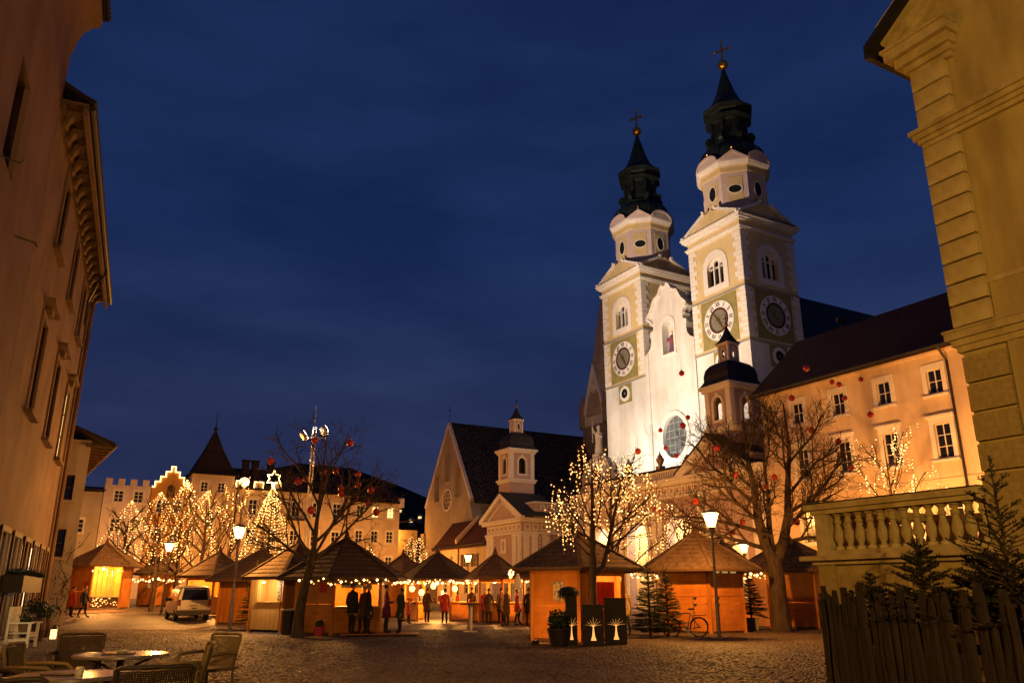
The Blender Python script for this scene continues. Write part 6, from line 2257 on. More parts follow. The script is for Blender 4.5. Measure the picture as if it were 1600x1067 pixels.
# ------------------------------------------------------------------ people
def person_mesh(name, arms, stride=0., coat_len=.62, seed=0, bulk=1.0):
    """standing figure, feet at z = 0, facing -y; slots: skin, hair, coat, trousers, shoes"""
    V, E, Rr, tag = [], [], [], []
    def v(p, r, t):
        V.append(p)
        Rr.append(r)
        tag.append(t)
        return len(V) - 1
    def chain(prev, lst):
        for p, r, t in lst:
            i = v(p, r, t)
            E.append((prev, i))
            prev = i
        return prev
    pel = v((0, 0, .98), (.165 * bulk, .125 * bulk), 2)
    waist = chain(pel, [((0, .005, 1.14), (.15 * bulk, .115 * bulk), 2)])
    ch = chain(waist, [((0, .01, 1.30), (.155 * bulk, .118 * bulk), 2), ((0, .015, 1.42), (.125 * bulk, .085 * bulk), 2)])
    nk = chain(ch, [((0, .01, 1.50), (.062, .062), 2), ((0, -.005, 1.55), (.055, .055), 0)])
    ends = {}
    for s in (-1, 1):
        sh = chain(ch, [((s * .165, .015, 1.40), (.072, .072), 2)])
        el, wr, fwd = arms[0 if s < 0 else 1]
        a = chain(sh, [((s * .205, .01 + el[1] * .5, 1.27), (.066, .066), 2), ((s * el[0], el[1], el[2]), (.06, .06), 2), ((s * wr[0], wr[1], wr[2]), (.045, .045), 2)])
        d = Vector(fwd).normalized()
        w = Vector((s * wr[0], wr[1], wr[2]))
        pm = w + d * .07
        palm = chain(a, [(tuple(pm), (.036, .022), 0)])
        side = d.cross(Vector((s, 0, .2))).normalized()
        for k, (o, L) in enumerate(((-.03, .07), (-.01, .08), (.01, .075), (.03, .06))):
            b0 = pm + d * .035 + side * o
            b1 = b0 + d * L * .5 + Vector((-s * .006, 0, 0))
            b2 = b1 + d * L * .45 + Vector((-s * .02, 0, 0))
            chain(palm, [(tuple(b0), (.0095, .0095), 0), (tuple(b1), (.009, .009), 0), (tuple(b2), (.008, .008), 0)])
        t0 = w + d * .03 + side * -.045
        chain(palm, [(tuple(t0), (.011, .011), 0), (tuple(t0 + d * .05 + side * -.012), (.009, .009), 0)])
        hip = chain(pel, [((s * .095, 0, .90), (.105 * bulk, .11 * bulk), 3)])
        f = stride * s
        chain(hip, [((s * .10, -f * .5 - .01, .52), (.072, .075), 3), ((s * .105, -f * .6 + .02 + abs(f) * .2, .30), (.060, .062), 3), ((s * .105, -f + .03, .09), (.045, .05), 4), ((s * .11, -f - .05, .045), (.045, .04), 4), ((s * .115, -f - .14, .035), (.042, .033), 4)])
    me = bpy.data.meshes.new(name)
    me.from_pydata(V, E, [])
    o = bpy.data.objects.new(name, me)
    COL.objects.link(o)
    md = o.modifiers.new('skin', 'SKIN')
    md.use_smooth_shade = True
    for i, sv in enumerate(me.skin_vertices[0].data):
        sv.radius = Rr[i]
        sv.use_root = (i == 0)
    sb = o.modifiers.new('sub', 'SUBSURF')
    sb.levels = sb.render_levels = 1
    dg = bpy.context.evaluated_depsgraph_get()
    dg.update()
    body = bpy.data.meshes.new_from_object(o.evaluated_get(dg))
    bpy.data.objects.remove(o)
    b = MB()
    n0 = len(body.vertices)
    b.v = [tuple(p.co) for p in body.vertices]
    VV = np.array(V)
    tg = np.array(tag)
    for f in body.polygons:
        c = np.array(f.center)
        t = int(tg[np.argmin(((VV - c) ** 2).sum(1))])
        if t == 3 and c[2] > coat_len + .12:
            t = 2
        b.f.append(list(f.vertices))
        b.mi.append(t)
    # coat skirt
    b.m = 2
    b.lathe([(.155 * bulk, 1.02), (.19 * bulk, .92), (.205 * bulk, coat_len + .12), (.215 * bulk, coat_len), (.16 * bulk, coat_len + .02)], 14, sy=.82)
    # head: face with brow, nose, mouth and chin, ears; then hair
    b.m = 0
    N, Mm = 14, 10
    ring = []
    for i in range(Mm + 1):
        ph = PI * i / Mm
        row = []
        for k in range(N):
            a = 2 * PI * k / N
            x, y, z = math.sin(ph) * math.cos(a) * .078, math.sin(ph) * math.sin(a) * .098, -math.cos(ph) * .118
            if y < 0:
                front = max(0, -math.sin(a)) ** 6
                if -.035 < z < .015:
                    y -= .022 * front * (1 - abs(z + .012) / .03 if abs(z + .012) < .03 else 0)
                if z < -.06:
                    y -= .012 * front
                if .0 < z < .035:
                    y += .006 * (1 - front) * (abs(math.cos(a)) < .6)
            if z < -.03:
                x *= 1 - (-.03 - z) * 3.2
            row.append(b.vt((x, y - .012, 1.655 + z)))
        ring.append(row)
    for P, Q in zip(ring, ring[1:]):
        for k in range(N):
            b.idx((P[k], P[(k + 1) % N], Q[(k + 1) % N], Q[k]))
    for s in (-1, 1):
        b.ball((s * .08, .0, 1.65), .018, 6, 4, 1.5)
    b.m = 4
    for s in (-1, 1):
        b.ball((s * .03, -.098, 1.672), .009, 6, 4)
    b.box(-.022, .022, -.112, -.105, 1.598, 1.603)
    b.m = 1
    b.M = T(0, .012, 1.672)
    prof = [(.089 * math.sin(R(a)), .122 * math.cos(R(a))) for a in (0, 20, 40, 60, 80, 100)]
    b.lathe(prof[::-1], 14, sy=1.12)
    b.M = Matrix()
    out = b.mesh(name, [M_['skin'], M_['hair'], M_['coat'], M_['trousers'], M_['shoe']], True)
    bpy.data.meshes.remove(body)
    return out

def make_people():
    M_['skin'] = mat('skin', (.42, .24, .16), (.38, .21, .14), rough=.55, scale=5)
    M_['hair'] = mat('brown hair', (.06, .035, .02), (.03, .018, .01), rough=.6, scale=20)
    M_['hair_dark'] = mat('black knitted hat', (.02, .018, .02), rough=.9, scale=20)
    M_['hair_fair'] = mat('fair hair', (.30, .17, .06), (.2, .11, .04), rough=.6, scale=20)
    M_['hat_red'] = mat('red knitted hat', (.30, .03, .03), rough=.9, scale=20)
    M_['coat'] = mat('dark winter coat', (.022, .020, .022), (.014, .013, .015), rough=.85, scale=6, bump=.3)
    M_['coat_purple'] = mat('plum jacket', (.17, .03, .08), (.08, .02, .05), rough=.8, scale=4)
    M_['coat_brown'] = mat('brown coat', (.09, .045, .022), (.06, .03, .015), rough=.85, scale=6)
    M_['coat_red'] = mat('red jacket', (.36, .03, .02), (.26, .02, .015), rough=.75, scale=6)
    M_['coat_beige'] = mat('beige coat', (.34, .22, .10), (.26, .17, .08), rough=.85, scale=6)
    M_['coat_green'] = mat('green check jacket', (.05, .07, .05), (.02, .03, .03), rough=.85, scale=14)
    M_['trousers'] = mat('dark jeans', (.022, .022, .028), (.014, .014, .018), rough=.85, scale=6)
    M_['shoe'] = mat('dark boots', (.015, .012, .010), rough=.5, scale=6)
    down = ((.225, .02, 1.06), (.22, -.05, .82), (0, -.25, -1))
    bent = ((.25, .02, 1.08), (.16, -.22, 1.12), (-.1, -1, .15))
    pock = ((.245, .05, 1.08), (.205, -.06, .90), (-.2, -.4, -1))
    meshes = {
        'stand': person_mesh('person', (down, down), .03, .60, 1),
        'cup': person_mesh('person', (bent, down), .05, .55, 2, 1.05),
        'pocket': person_mesh('person', (pock, pock), .04, .72, 3, 1.08),
        'walk': person_mesh('person', (((.25, .10, 1.07), (.25, .05, .84), (0, -.2, -1)), ((.25, -.08, 1.07), (.24, -.22, .87), (0, -.5, -1))), .20, .66, 4)}
    P = [
        ('pocket', -6.0, 31.85, 150, 1.02, 'coat', 'hair', 'person in bulky dark coat at the big kiosk counter, left of the three'),
        ('cup', -5.66, 32.0, 235, .98, 'coat_brown', 'hair_fair', 'fair haired person in brown coat, middle of the three at the counter'),
        ('stand', -5.36, 31.75, 100, 1.01, 'coat', 'hair_fair', 'slim person in long dark coat, right of the three at the counter'),
        ('cup', -4.80, 32.5, 100, .99, 'coat_purple', 'hair_dark', 'person in plum jacket facing the stall lights'),
        ('stand', -4.30, 32.3, -60, .90, 'coat_green', 'hair', 'short person in green jacket on the duckboard edge'),
        ('walk', 4.45, 33.4, 195, 1.0, 'coat_beige', 'hair_fair', 'person in beige coat walking away beside the fir'),
        ('pocket', -6.9, 46.0, 30, 1.0, 'coat_red', 'hair', 'person in red jacket before the garlanded kiosk, leftmost red one'),
        ('cup', -4.6, 45.8, 160, 1.0, 'coat_brown', 'hair', 'person in brown coat at the garlanded kiosk counter'),
        ('stand', -3.55, 44.5, 190, .98, 'coat_red', 'hair_dark', 'person in red jacket and black hat before the garlanded kiosk'),
        ('stand', -5.4, 44.3, 80, .72, 'coat_red', 'hat_red', 'child in red jacket and red hat in the crowd'),
        ('pocket', -2.2, 46.6, 170, 1.03, 'coat_brown', 'hair_dark', 'tall brown coated person right of the garlanded kiosk'),
        ('cup', -1.2, 43.9, 170, .99, 'coat_brown', 'hair', 'person in brown coat before the narrow gabled kiosk'),
        ('stand', -.6, 44.3, 210, 1.0, 'coat_brown', 'hair_dark', 'person in brown coat and dark hat before the narrow kiosk'),
        ('walk', .3, 41.9, 110, .97, 'coat_red', 'hair_fair', 'fair person in red jacket near the nearest kiosk'),
        ('stand', .85, 41.9, 160, 1.0, 'coat', 'hair', 'dark figure hard by the back corner of the nearest kiosk'),
        ('cup', -.3, 40.9, 240, 1.0, 'coat_brown', 'hair_fair', 'fair haired person in brown coat between table and nearest kiosk'),
        ('pocket', -6.2, 47.2, 150, 1.0, 'coat', 'hair_dark', 'dark figure at the left end of the garlanded kiosk'),
        ('stand', -1.45, 45.0, 0, .98, 'coat_red', 'hair', 'person in red jacket before the narrow kiosk, facing the square'),
        ('pocket', -26.9, 49.5, 30, 1.0, 'coat_brown', 'hair', 'person in brown coat by the old grey house, left of three'),
        ('stand', -26.2, 50.2, 150, .98, 'coat_red', 'hair_dark', 'person in red jacket by the old grey house, middle of three'),
        ('walk', -25.3, 49.8, 90, 1.0, 'coat', 'hair', 'dark coated person by the old grey house, right of three'),
    ]
    for k, x, y, rz, sc, coat, hair, lab in P:
        o = ob('person', meshes[k], None, T(x, y, gz(x, y) + (.08 if -6.4 < x < -3.7 and y < 33 else .0)) @ RZ(R(rz)) @ Matrix.Rotation(R((len(lab) * 7) % 7 - 2), 4, 'X') @ Matrix.Scale(sc, 4), label=lab, cat='person', group='people at the market')
        for i, m in ((1, hair), (2, coat)):
            o.material_slots[i].link = 'OBJECT'
            o.material_slots[i].material = M_[m]
make_people()

# ------------------------------------------------------------------ parked van
def make_van():
    x, y = -17.5, 46.4
    e = thing('parked_van', 'silver compact van parked with its tail towards the square', 'van', T(x, y, gz(x, y)) @ RZ(R(31)))
    paint = mat('silver car paint', (.36, .33, .29), (.34, .31, .27), rough=.32, scale=2, metal=.35, spec=.5)
    rub = mat('black rubber', (.015, .014, .013), rough=.75)
    def sec(y, zb, zw, zr, wb, ww, wr, tl=0):
        half = [(wb * .86, zb), (wb, zb + .14), (ww, zw - .25), (ww, zw), (wr + .03, zr - .14), (wr - .05, zr - .03), (wr * .6, zr)]
        return [(a, y + tl * max(0, (z - zw) / max(zr - zw, .1)), z) for a, z in half] + [(-a, y + tl * max(0, (z - zw) / max(zr - zw, .1)), z) for a, z in half[::-1]]
    S = [sec(0, .42, 1.05, 1.80, .84, .87, .70, .14), sec(.10, .34, 1.05, 1.84, .88, .90, .73, .12), sec(.5, .30, 1.05, 1.87, .88, .90, .74), sec(2.2, .30, 1.03, 1.88, .88, .90, .74), sec(2.9, .30, 1.02, 1.80, .88, .90, .72), sec(3.5, .30, 1.0, 1.12, .88, .88, .74), sec(4.1, .32, .92, .98, .86, .84, .70), sec(4.4, .40, .80, .84, .74, .70, .56)]
    b = MB()
    ids = [[b.vt(p) for p in s] for s in S]
    n = len(S[0])
    for A, B in zip(ids, ids[1:]):
        for k in range(n):
            b.idx((A[k], A[(k + 1) % n], B[(k + 1) % n], B[k]))
    b.idx(ids[0])
    b.idx(ids[-1])
    b.build('body', paint, e, smooth=True, auto=35)
    b = MB()
    b.face([(-.70, .012, 1.12), (.70, .012, 1.12), (.60, .118, 1.68), (-.60, .118, 1.68)])
    b.face([(-.70, -.004, 1.12), (.70, -.004, 1.12), (.60, .102, 1.68), (-.60, .102, 1.68)])
    b.build('rear_window', M_['glass'], e)
    for s in (-1, 1):
        b = MB()
        for y0, y1 in ((.35, 1.15), (1.25, 2.1), (2.2, 2.95)):
            b.face([(s * .905, y0, 1.08), (s * .905, y1, 1.08), (s * .79, y1 - .03, 1.66), (s * .79, y0 + .05, 1.66)])
        b.build('side_window', M_['glass'], e)
        MB().box(s * .80 - .075, s * .80 + .075, -.03, .06, .82, 1.14).build('tail_light', mat('tail light', (.28, .02, .01), (.2, .015, .01), rough=.25, spec=.6), e)
        MB().box(s * .98 - .12, s * .98 + .12, 2.75, 2.85, 1.05, 1.22).build('mirror', rub, e)
        for yw in (.72, 3.55):
            A = T(s * .80, yw, .31) @ Matrix.Rotation(PI / 2, 4, 'Y')
            w = MB(A).lathe([(.19, -.09), (.29, -.10), (.315, -.06), (.315, .06), (.29, .10), (.19, .09)], 22).build('wheel', rub, e, smooth=True, auto=40)
            MB(A).lathe([(0, -.06), (.18, -.075), (.19, 0), (.18, .075), (0, .06)], 14).build('rim', M_['steel'], w)
    b = MB()
    b.box(-.86, .86, -.10, .2, .34, .58)
    b.build('bumper', mat('grey bumper plastic', (.07, .06, .05), rough=.6), e)
    p = MB().box(-.27, .27, -.04, -.01, .76, .88).build('number_plate', M_['white_paint'], e)
    b = MB()
    for i in range(7):
        xx = -.21 + i * .065
        b.box(xx, xx + .035, -.046, -.04, .785, .86)
    b.build('plate_characters', M_['black'], p)
    MB(T(0, -.02, 1.02) @ Matrix.Rotation(PI / 2, 4, 'X')).lathe([(.0, -.02), (.055, -.02), (.055, .015), (.04, .02), (0, .02)], 16).build('round_emblem', M_['steel'], e)
    MB().box(-.14, .14, -.045, -.0, .66, .70).build('tailgate_grip', rub, e)
    b = MB()
    for sx in (-1, 1):
        b.box(sx * .735 - .008, sx * .735 + .008, -.012, .02, .60, 1.10)
    b.box(-.735, .735, -.012, .02, .60, .615)
    b.pieces('tailgate_seam', rub, e)
    MB().box(-.6, .6, .06, .16, 1.70, 1.76).build('roof_spoiler', rub, e)
    MB().tube([(-.5, .0, 1.15), (.05, .02, 1.2)], .012, 4).build('rear_wiper', rub, e)
make_van()

# ------------------------------------------------------------------ bicycle
def make_bicycle():
    e = thing('bicycle', 'dark bicycle leaning by the fir before the closed kiosk', 'bicycle', T(6.28, 30.75, 0) @ RZ(R(190)))
    rub = mat('bicycle tyre', (.012, .011, .010), rough=.8)
    fr = mat('dark bicycle frame', (.012, .010, .010), rough=.35, spec=.6)
    for xw in (-.53, .53):
        A = T(xw, 0, .345) @ Matrix.Rotation(PI / 2, 4, 'X')
        pts = [(.335 * math.cos(2 * PI * i / 28), .335 * math.sin(2 * PI * i / 28), 0) for i in range(29)]
        w = MB(A).tube(pts, .024, 6, cap=False).build('wheel', rub, e, smooth=True)
        b = MB(A)
        b.tube([(p[0] * .93, p[1] * .93, 0) for p in pts], .009, 5, cap=False)
        for i in range(18):
            a = 2 * PI * i / 18
            b.tube([(.02 * math.cos(a + .8), .02 * math.sin(a + .8), .02 if i % 2 else -.02), (.31 * math.cos(a), .31 * math.sin(a), 0)], .0022, 3, cap=False)
        b.lathe([(.022, -.05), (.022, .05)], 8)
        b.build('spokes_and_rim', M_['dark_metal'], w)
    b = MB()
    bb, seat_t, head_t, head_b, rear = (-.08, 0, .29), (-.22, 0, .82), (.36, 0, .86), (.40, 0, .72), (-.53, 0, .345)
    for p, q, r in ((bb, seat_t, .017), (seat_t, head_t, .016), (bb, head_b, .019), (head_t, head_b, .02)):
        b.tube([p, q], r, 8)
    for s in (-.05, .05):
        b.tube([(bb[0], s * .6, bb[2]), (rear[0], s, rear[2])], .010, 6)
        b.tube([(seat_t[0], s * .4, .78), (rear[0], s, rear[2])], .009, 6)
        b.tube([(.41, s * .8, .70), (.44, s, .62), (.53, s, .345)], .012, 6)
    b.build('frame', fr, e, smooth=True)
    b = MB()
    b.tube([seat_t, (-.26, 0, .95)], .013, 6)
    b.build('seat_post', M_['steel'], e)
    MB().lathe([(.0, .94), (.10, .95), (.12, .975), (.09, 1.0), (0, 1.005)], 12, (-.27, 0), 0, 1.2, .75).build('saddle', rub, e)
    b = MB()
    b.tube([(.36, 0, .86), (.34, 0, .97), (.42, 0, 1.0)], .014, 6)
    b.tube([(.36, -.30, 1.02), (.43, -.18, 1.01), (.43, .18, 1.01), (.36, .30, 1.02)], .012, 6)
    b.build('handlebar', fr, e)
    b = MB(T(-.08, 0, .29) @ Matrix.Rotation(PI / 2, 4, 'X'))
    b.lathe([(.0, .045), (.095, .045), (.095, .05), (0, .05)], 20)
    b.M = Matrix()
    b.box(-.09, -.07, .05, .07, .12, .29)
    b.box(-.13, -.03, .07, .15, .105, .125)
    b.box(-.09, -.07, -.07, -.05, .29, .46)
    b.box(-.13, -.03, -.15, -.07, .455, .475)
    b.build('crank', M_['steel'], e)
    pts = [(-.53 + .37 * math.cos(R(a)), 0, .345 + .37 * math.sin(R(a))) for a in range(20, 171, 15)]
    b = MB()
    for p, q in zip(pts, pts[1:]):
        b.beam(p, q, .055, .004)
    b.tube([(-.28, -.06, .74), (-.80, -.06, .76)], .006, 4)
    b.tube([(-.28, .06, .74), (-.80, .06, .76)], .006, 4)
    b.box(-.82, -.30, -.07, .07, .76, .77)
    b.build('mudguard_and_carrier', fr, e)
    MB().tube([(-.2, .05, .3), (-.25, .17, .01)], .01, 5).build('kickstand', M_['steel'], e)
make_bicycle()

# ------------------------------------------------------------------ small things round the kiosks
def shrub(b, c, r, n, rng, lw=.05, flat=1.):
    for i in range(n):
        d = Vector((rng.gauss(0, 1), rng.gauss(0, 1), rng.gauss(0, 1) * flat)).normalized()
        p = Vector(c) + d * r * rng.uniform(.45, 1.05)
        a = Vector((rng.gauss(0, 1), rng.gauss(0, 1), rng.gauss(0, 1))).normalized() * lw
        q = d.cross(a).normalized() * lw * .45
        b.face([p - a * .5, p + q, p + a * .8, p - q])

def make_boxes():
    M_['cutout'] = glow('glowing cut-out', (1.0, .40, .08), 1.25, False)
    S = [(1.86, 26.5, .36, .40, 1.5, .22, 'narrow dark steel box with glowing tree cut-out, left of three'),
         (2.50, 26.15, .62, .50, 1.16, .34, 'lowest dark steel box with glowing tree cut-out, middle of three'),
         (3.26, 26.7, .66, .55, 1.36, .34, 'broad dark steel box with glowing tree cut-out, right of three')]
    for i, (x, y, w, d, h, s, lab) in enumerate(S):
        e = thing('light_box', lab, 'light box', T(x, y, 0) @ RZ(R(-4)), 'dark steel boxes with glowing trees')
        MB().box(-w / 2, w / 2, -d / 2, d / 2, .02, h).build('casing', M_['dark_metal'], e)
        MB().box(-w / 2 - .03, w / 2 + .03, -d / 2 - .03, d / 2 + .03, h, h + .03).build('lid', M_['dark_metal'], e)
        rng = random.Random(40 + i)
        b = MB(T(0, -d / 2 - .004, .16) @ Matrix.Scale(.78, 4))
        b.plate([(-s * .32, 0), (s * .32, 0), (s * .16, .16), (s * .08, .38), (s * .06, .55), (-s * .06, .55), (-s * .08, .38), (-s * .16, .16)], [], -.006, 0)
        b.M = T(0, -d / 2 - .007, .16) @ Matrix.Scale(.78, 4)
        for k in range(7):
            a = R(-72 + k * 24)
            L = .32 * rng.uniform(.8, 1.15)
            p0 = Vector((s * .06 * math.sin(a), 0, .52))
            p1 = p0 + Vector((math.sin(a) * L * .55, 0, math.cos(a) * L * .5))
            p2 = p1 + Vector((math.sin(a * 1.2) * L * .45, 0, math.cos(a * 1.2) * L * .45))
            b.tube([p0, p1, p2], [.006, .0035, .002], 4)
        b.build('tree_cutout', M_['cutout'], e)
    # draped dark pelt of fir on the narrow box
    rng = random.Random(9)
    b = MB(T(1.78, 26.4, 1.62))
    b.lathe([(.0, .12), (.22, .08), (.34, -.04), (.32, -.12), (0, -.1)], 12)
    for i in range(260):
        a = rng.uniform(0, 2 * PI)
        r = .30 * rng.uniform(.5, 1.1)
        p = Vector((r * math.cos(a), r * math.sin(a), .05 - r * .3))
        L = rng.uniform(.15, .42) if a > 2.2 and a < 4.6 else rng.uniform(.08, .2)
        q = p + Vector((.08 * math.cos(a), .08 * math.sin(a), -L))
        t = Vector((-math.sin(a), math.cos(a), 0)) * .018
        b.face([p - t, p + t, q])
    b.build('hanging_plant', M_['needle_dark'], None, label='shaggy dark plant drooping over the narrow light box', cat='plant')
    e = thing('potted_shrub', 'round dark shrub in a black pot before the nearest kiosk', 'plant', T(1.42, 25.75, 0))
    MB().lathe([(.26, 0), (.34, .44), (.37, .46), (.37, .52), (.32, .52), (.30, .42), (0, .42)], 20).build('pot', M_['pot_dark'], e, smooth=True, auto=40)
    b = MB()
    shrub(b, (0, 0, .72), .36, 900, rng, .085, .75)
    b.build('leaves', M_['leaf'], e)
    e = thing('standing_table', 'steel standing table among the crowd', 'table', T(-1.72, 34.95, 0))
    MB().lathe([(.30, 0), (.30, .03), (.1, .05), (.085, .06), (.085, 1.06)], 16).build('column', M_['steel'], e)
    MB().lathe([(0, 1.06), (.42, 1.06), (.44, 1.08), (.42, 1.10), (0, 1.10)], 24).build('table_top', M_['wood_dark'], e)
    e = thing('duckboard', 'low wooden duckboard in front of the kiosk counter', 'platform', T(-5.0, 32.3, 0) @ RZ(R(8)))
    for i in range(12):
        MB().box(-1.45, 1.45, -.78 + i * .13, -.78 + i * .13 + .118, .05, .08).build('plank', M_['wood_wall'], e)
    for xx in (-1.3, 0, 1.3):
        MB().box(xx - .04, xx + .04, -.78, .78, .0, .049).build('bearer', M_['wood_dark'], e)
    e = thing('litter_bin', 'dark round litter bin left of the bare tree', 'bin', T(-8.62, 32.6, 0))
    MB().lathe([(.22, 0), (.25, .9), (.22, .9), (.2, .7), (0, .7)], 18).build('drum', M_['dark_metal'], e)
    MB().lathe([(.26, .88), (.28, .92), (.26, .95), (.23, .93)], 18).build('rim', M_['steel'], e)
    e = thing('pink_bucket', 'pink bucket with a dark plant by the bare tree', 'bucket', T(-7.25, 31.9, 0))
    MB().lathe([(.17, 0), (.23, .33), (.21, .33), (.19, .25), (0, .25)], 18).build('tub', M_['pot_pink'], e)
    b = MB()
    shrub(b, (0, 0, .42), .17, 160, rng, .06)
    b.build('leaves', M_['leaf'], e)
    e = thing('wooden_crate', 'small tilted wooden crate beside the pale booth', 'crate', T(-11.0, 36.6, 0) @ RZ(R(20)))
    for i in range(4):
        MB().box(-.25, .25, -.2, -.18, .03 + i * .13, .14 + i * .13).build('slat', M_['wood_wall'], e)
        MB().box(-.25, .25, .18, .2, .03 + i * .13, .14 + i * .13).build('slat', M_['wood_wall'], e)
    MB().box(-.25, .25, -.179, .179, 0, .03).build('bottom', M_['wood_wall'], e)
    for sx in (-1, 1):
        MB().box(sx * .25 - .012, sx * .25 + .012, -.2, .2, 0, .54).build('end_panel', M_['wood_wall'], e)
    # goods and lanterns of the open stalls
    for i, (x, y, z) in enumerate(((-5.6, 46.9, 1.75), (-4.4, 46.8, 1.9), (-3.2, 46.9, 1.75), (-5.05, 46.7, 1.55), (-3.8, 46.7, 1.5))):
        e = thing('paper_lantern', 'glowing paper lantern under the garlanded eaves, %s from the left' % ('first', 'fourth', 'last', 'second', 'third')[(0, 3, 2, 1, 3)[i]] if False else 'glowing paper lantern under the garlanded eaves, %s of five from the left' % ('first', 'third', 'fifth', 'second', 'fourth')[i], 'lantern', T(x, y, z), 'paper lanterns of the open kiosk')
        MB().lathe([(.07, -.17), (.13, -.11), (.16, 0), (.13, .11), (.07, .17)], 12).build('shade', M_['lantern_paper'], e, smooth=True)
        MB().tube([(0, 0, .2), (0, 0, 2.3 - z)], .01, 4).build('cord', M_['iron'], e)
    cols = [('red_cloth', 'red'), ('wood_light', 'pale wooden'), ('white_paint', 'white'), ('bauble', 'glossy red'), ('terracotta', 'brown')]
    for i in range(9):
        m, c = cols[i % 5]
        x = -5.7 + i * .33
        e = MB(T(x, 47.15, 1.06)).box(-.1, .1, -.1, .1, 0, .16 + .08 * (i % 3)).build('gift_box', M_[m], None, label='%s gift box on the garlanded stall, number %s from the left' % (c, ('one', 'two', 'three', 'four', 'five', 'six', 'seven', 'eight', 'nine')[i]), cat='box', group='gift boxes on the garlanded stall')
M_['lantern_paper'] = glow('lit paper', (1.0, .55, .18), 3.0, False)
make_boxes()

# white windmill-like paper star hung by the far kiosk corner
b = MB(T(.25, 36.0, 1.72))
b.lathe([(.0, .75), (.10, .45), (.22, .05), (.20, .0), (0, 0)], 6)
b.build('white_cone_ornament', M_['white_paint'], None, label='white cone ornament hanging left of the nearest kiosk', cat='ornament')

# ------------------------------------------------------------------ café corner
def chair_meshes():
    wick = mat('olive wicker', (.105, .078, .034), (.06, .044, .02), rough=.6, scale=30)
    dark = mat('dark wicker', (.032, .022, .012), (.018, .012, .007), rough=.6, scale=30)
    def build(m):
        out = []
        W, H0, H1 = .54, .40, .90
        def bx(u, z):
            """point of the curved back"""
            k = (z - .42) / .48
            return Vector((u * W / 2 * (1 + .05 * k), .26 + .09 * k - .05 * u * u * 1.0, z))
        b = MB()
        nu, nz = 30, 26
        r = .0055
        for i in range(nu + 1):
            u = -1 + 2 * i / nu
            pts = [bx(u, .42 + .46 * j / 10) + Vector((0, .003 * (1 if (i + j) % 2 else -1), 0)) for j in range(11)]
            b.tube(pts, r, 4, cap=False)
        for j in range(nz + 1):
            z = .42 + .46 * j / nz
            pts = [bx(-1 + 2 * i / 10, z) + Vector((0, .003 * (-1 if (i + j) % 2 else 1), 0)) for i in range(11)]
            b.tube(pts, r * 1.1, 4, cap=False)
        out.append(('backrest', b.mesh('backrest', m, False, False), None))
        b = MB()
        b.tube([bx(-1, .40), bx(-1, .7), bx(-1, .90), bx(-.9, .915)] + [bx(-.9 + 1.8 * i / 8, .918) for i in range(1, 8)] + [bx(.9, .915), bx(1, .90), bx(1, .7), bx(1, .40)], .022, 7)
        out.append(('back_frame', b.mesh('back_frame', m, True), None))
        b = MB()
        b.box(-W / 2, W / 2, -.28, .27, .40, .45)
        out.append(('seat', b.mesh('seat', m), None))
        for s in (-1, 1):
            b = MB()
            b.tube([(s * .28, .24, .66), (s * .31, .0, .66), (s * .31, -.2, .645), (s * .29, -.27, .60), (s * .27, -.26, .42)], .028, 7)
            out.append(('armrest', b.mesh('armrest', m, True), None))
            for y in (-.24, .24):
                out.append(('leg', MB().tube([(s * .25, y, .41), (s * .26, y * 1.08, 0)], .018, 7).mesh('leg', m), None))
        return out
    return build(wick), build(dark)

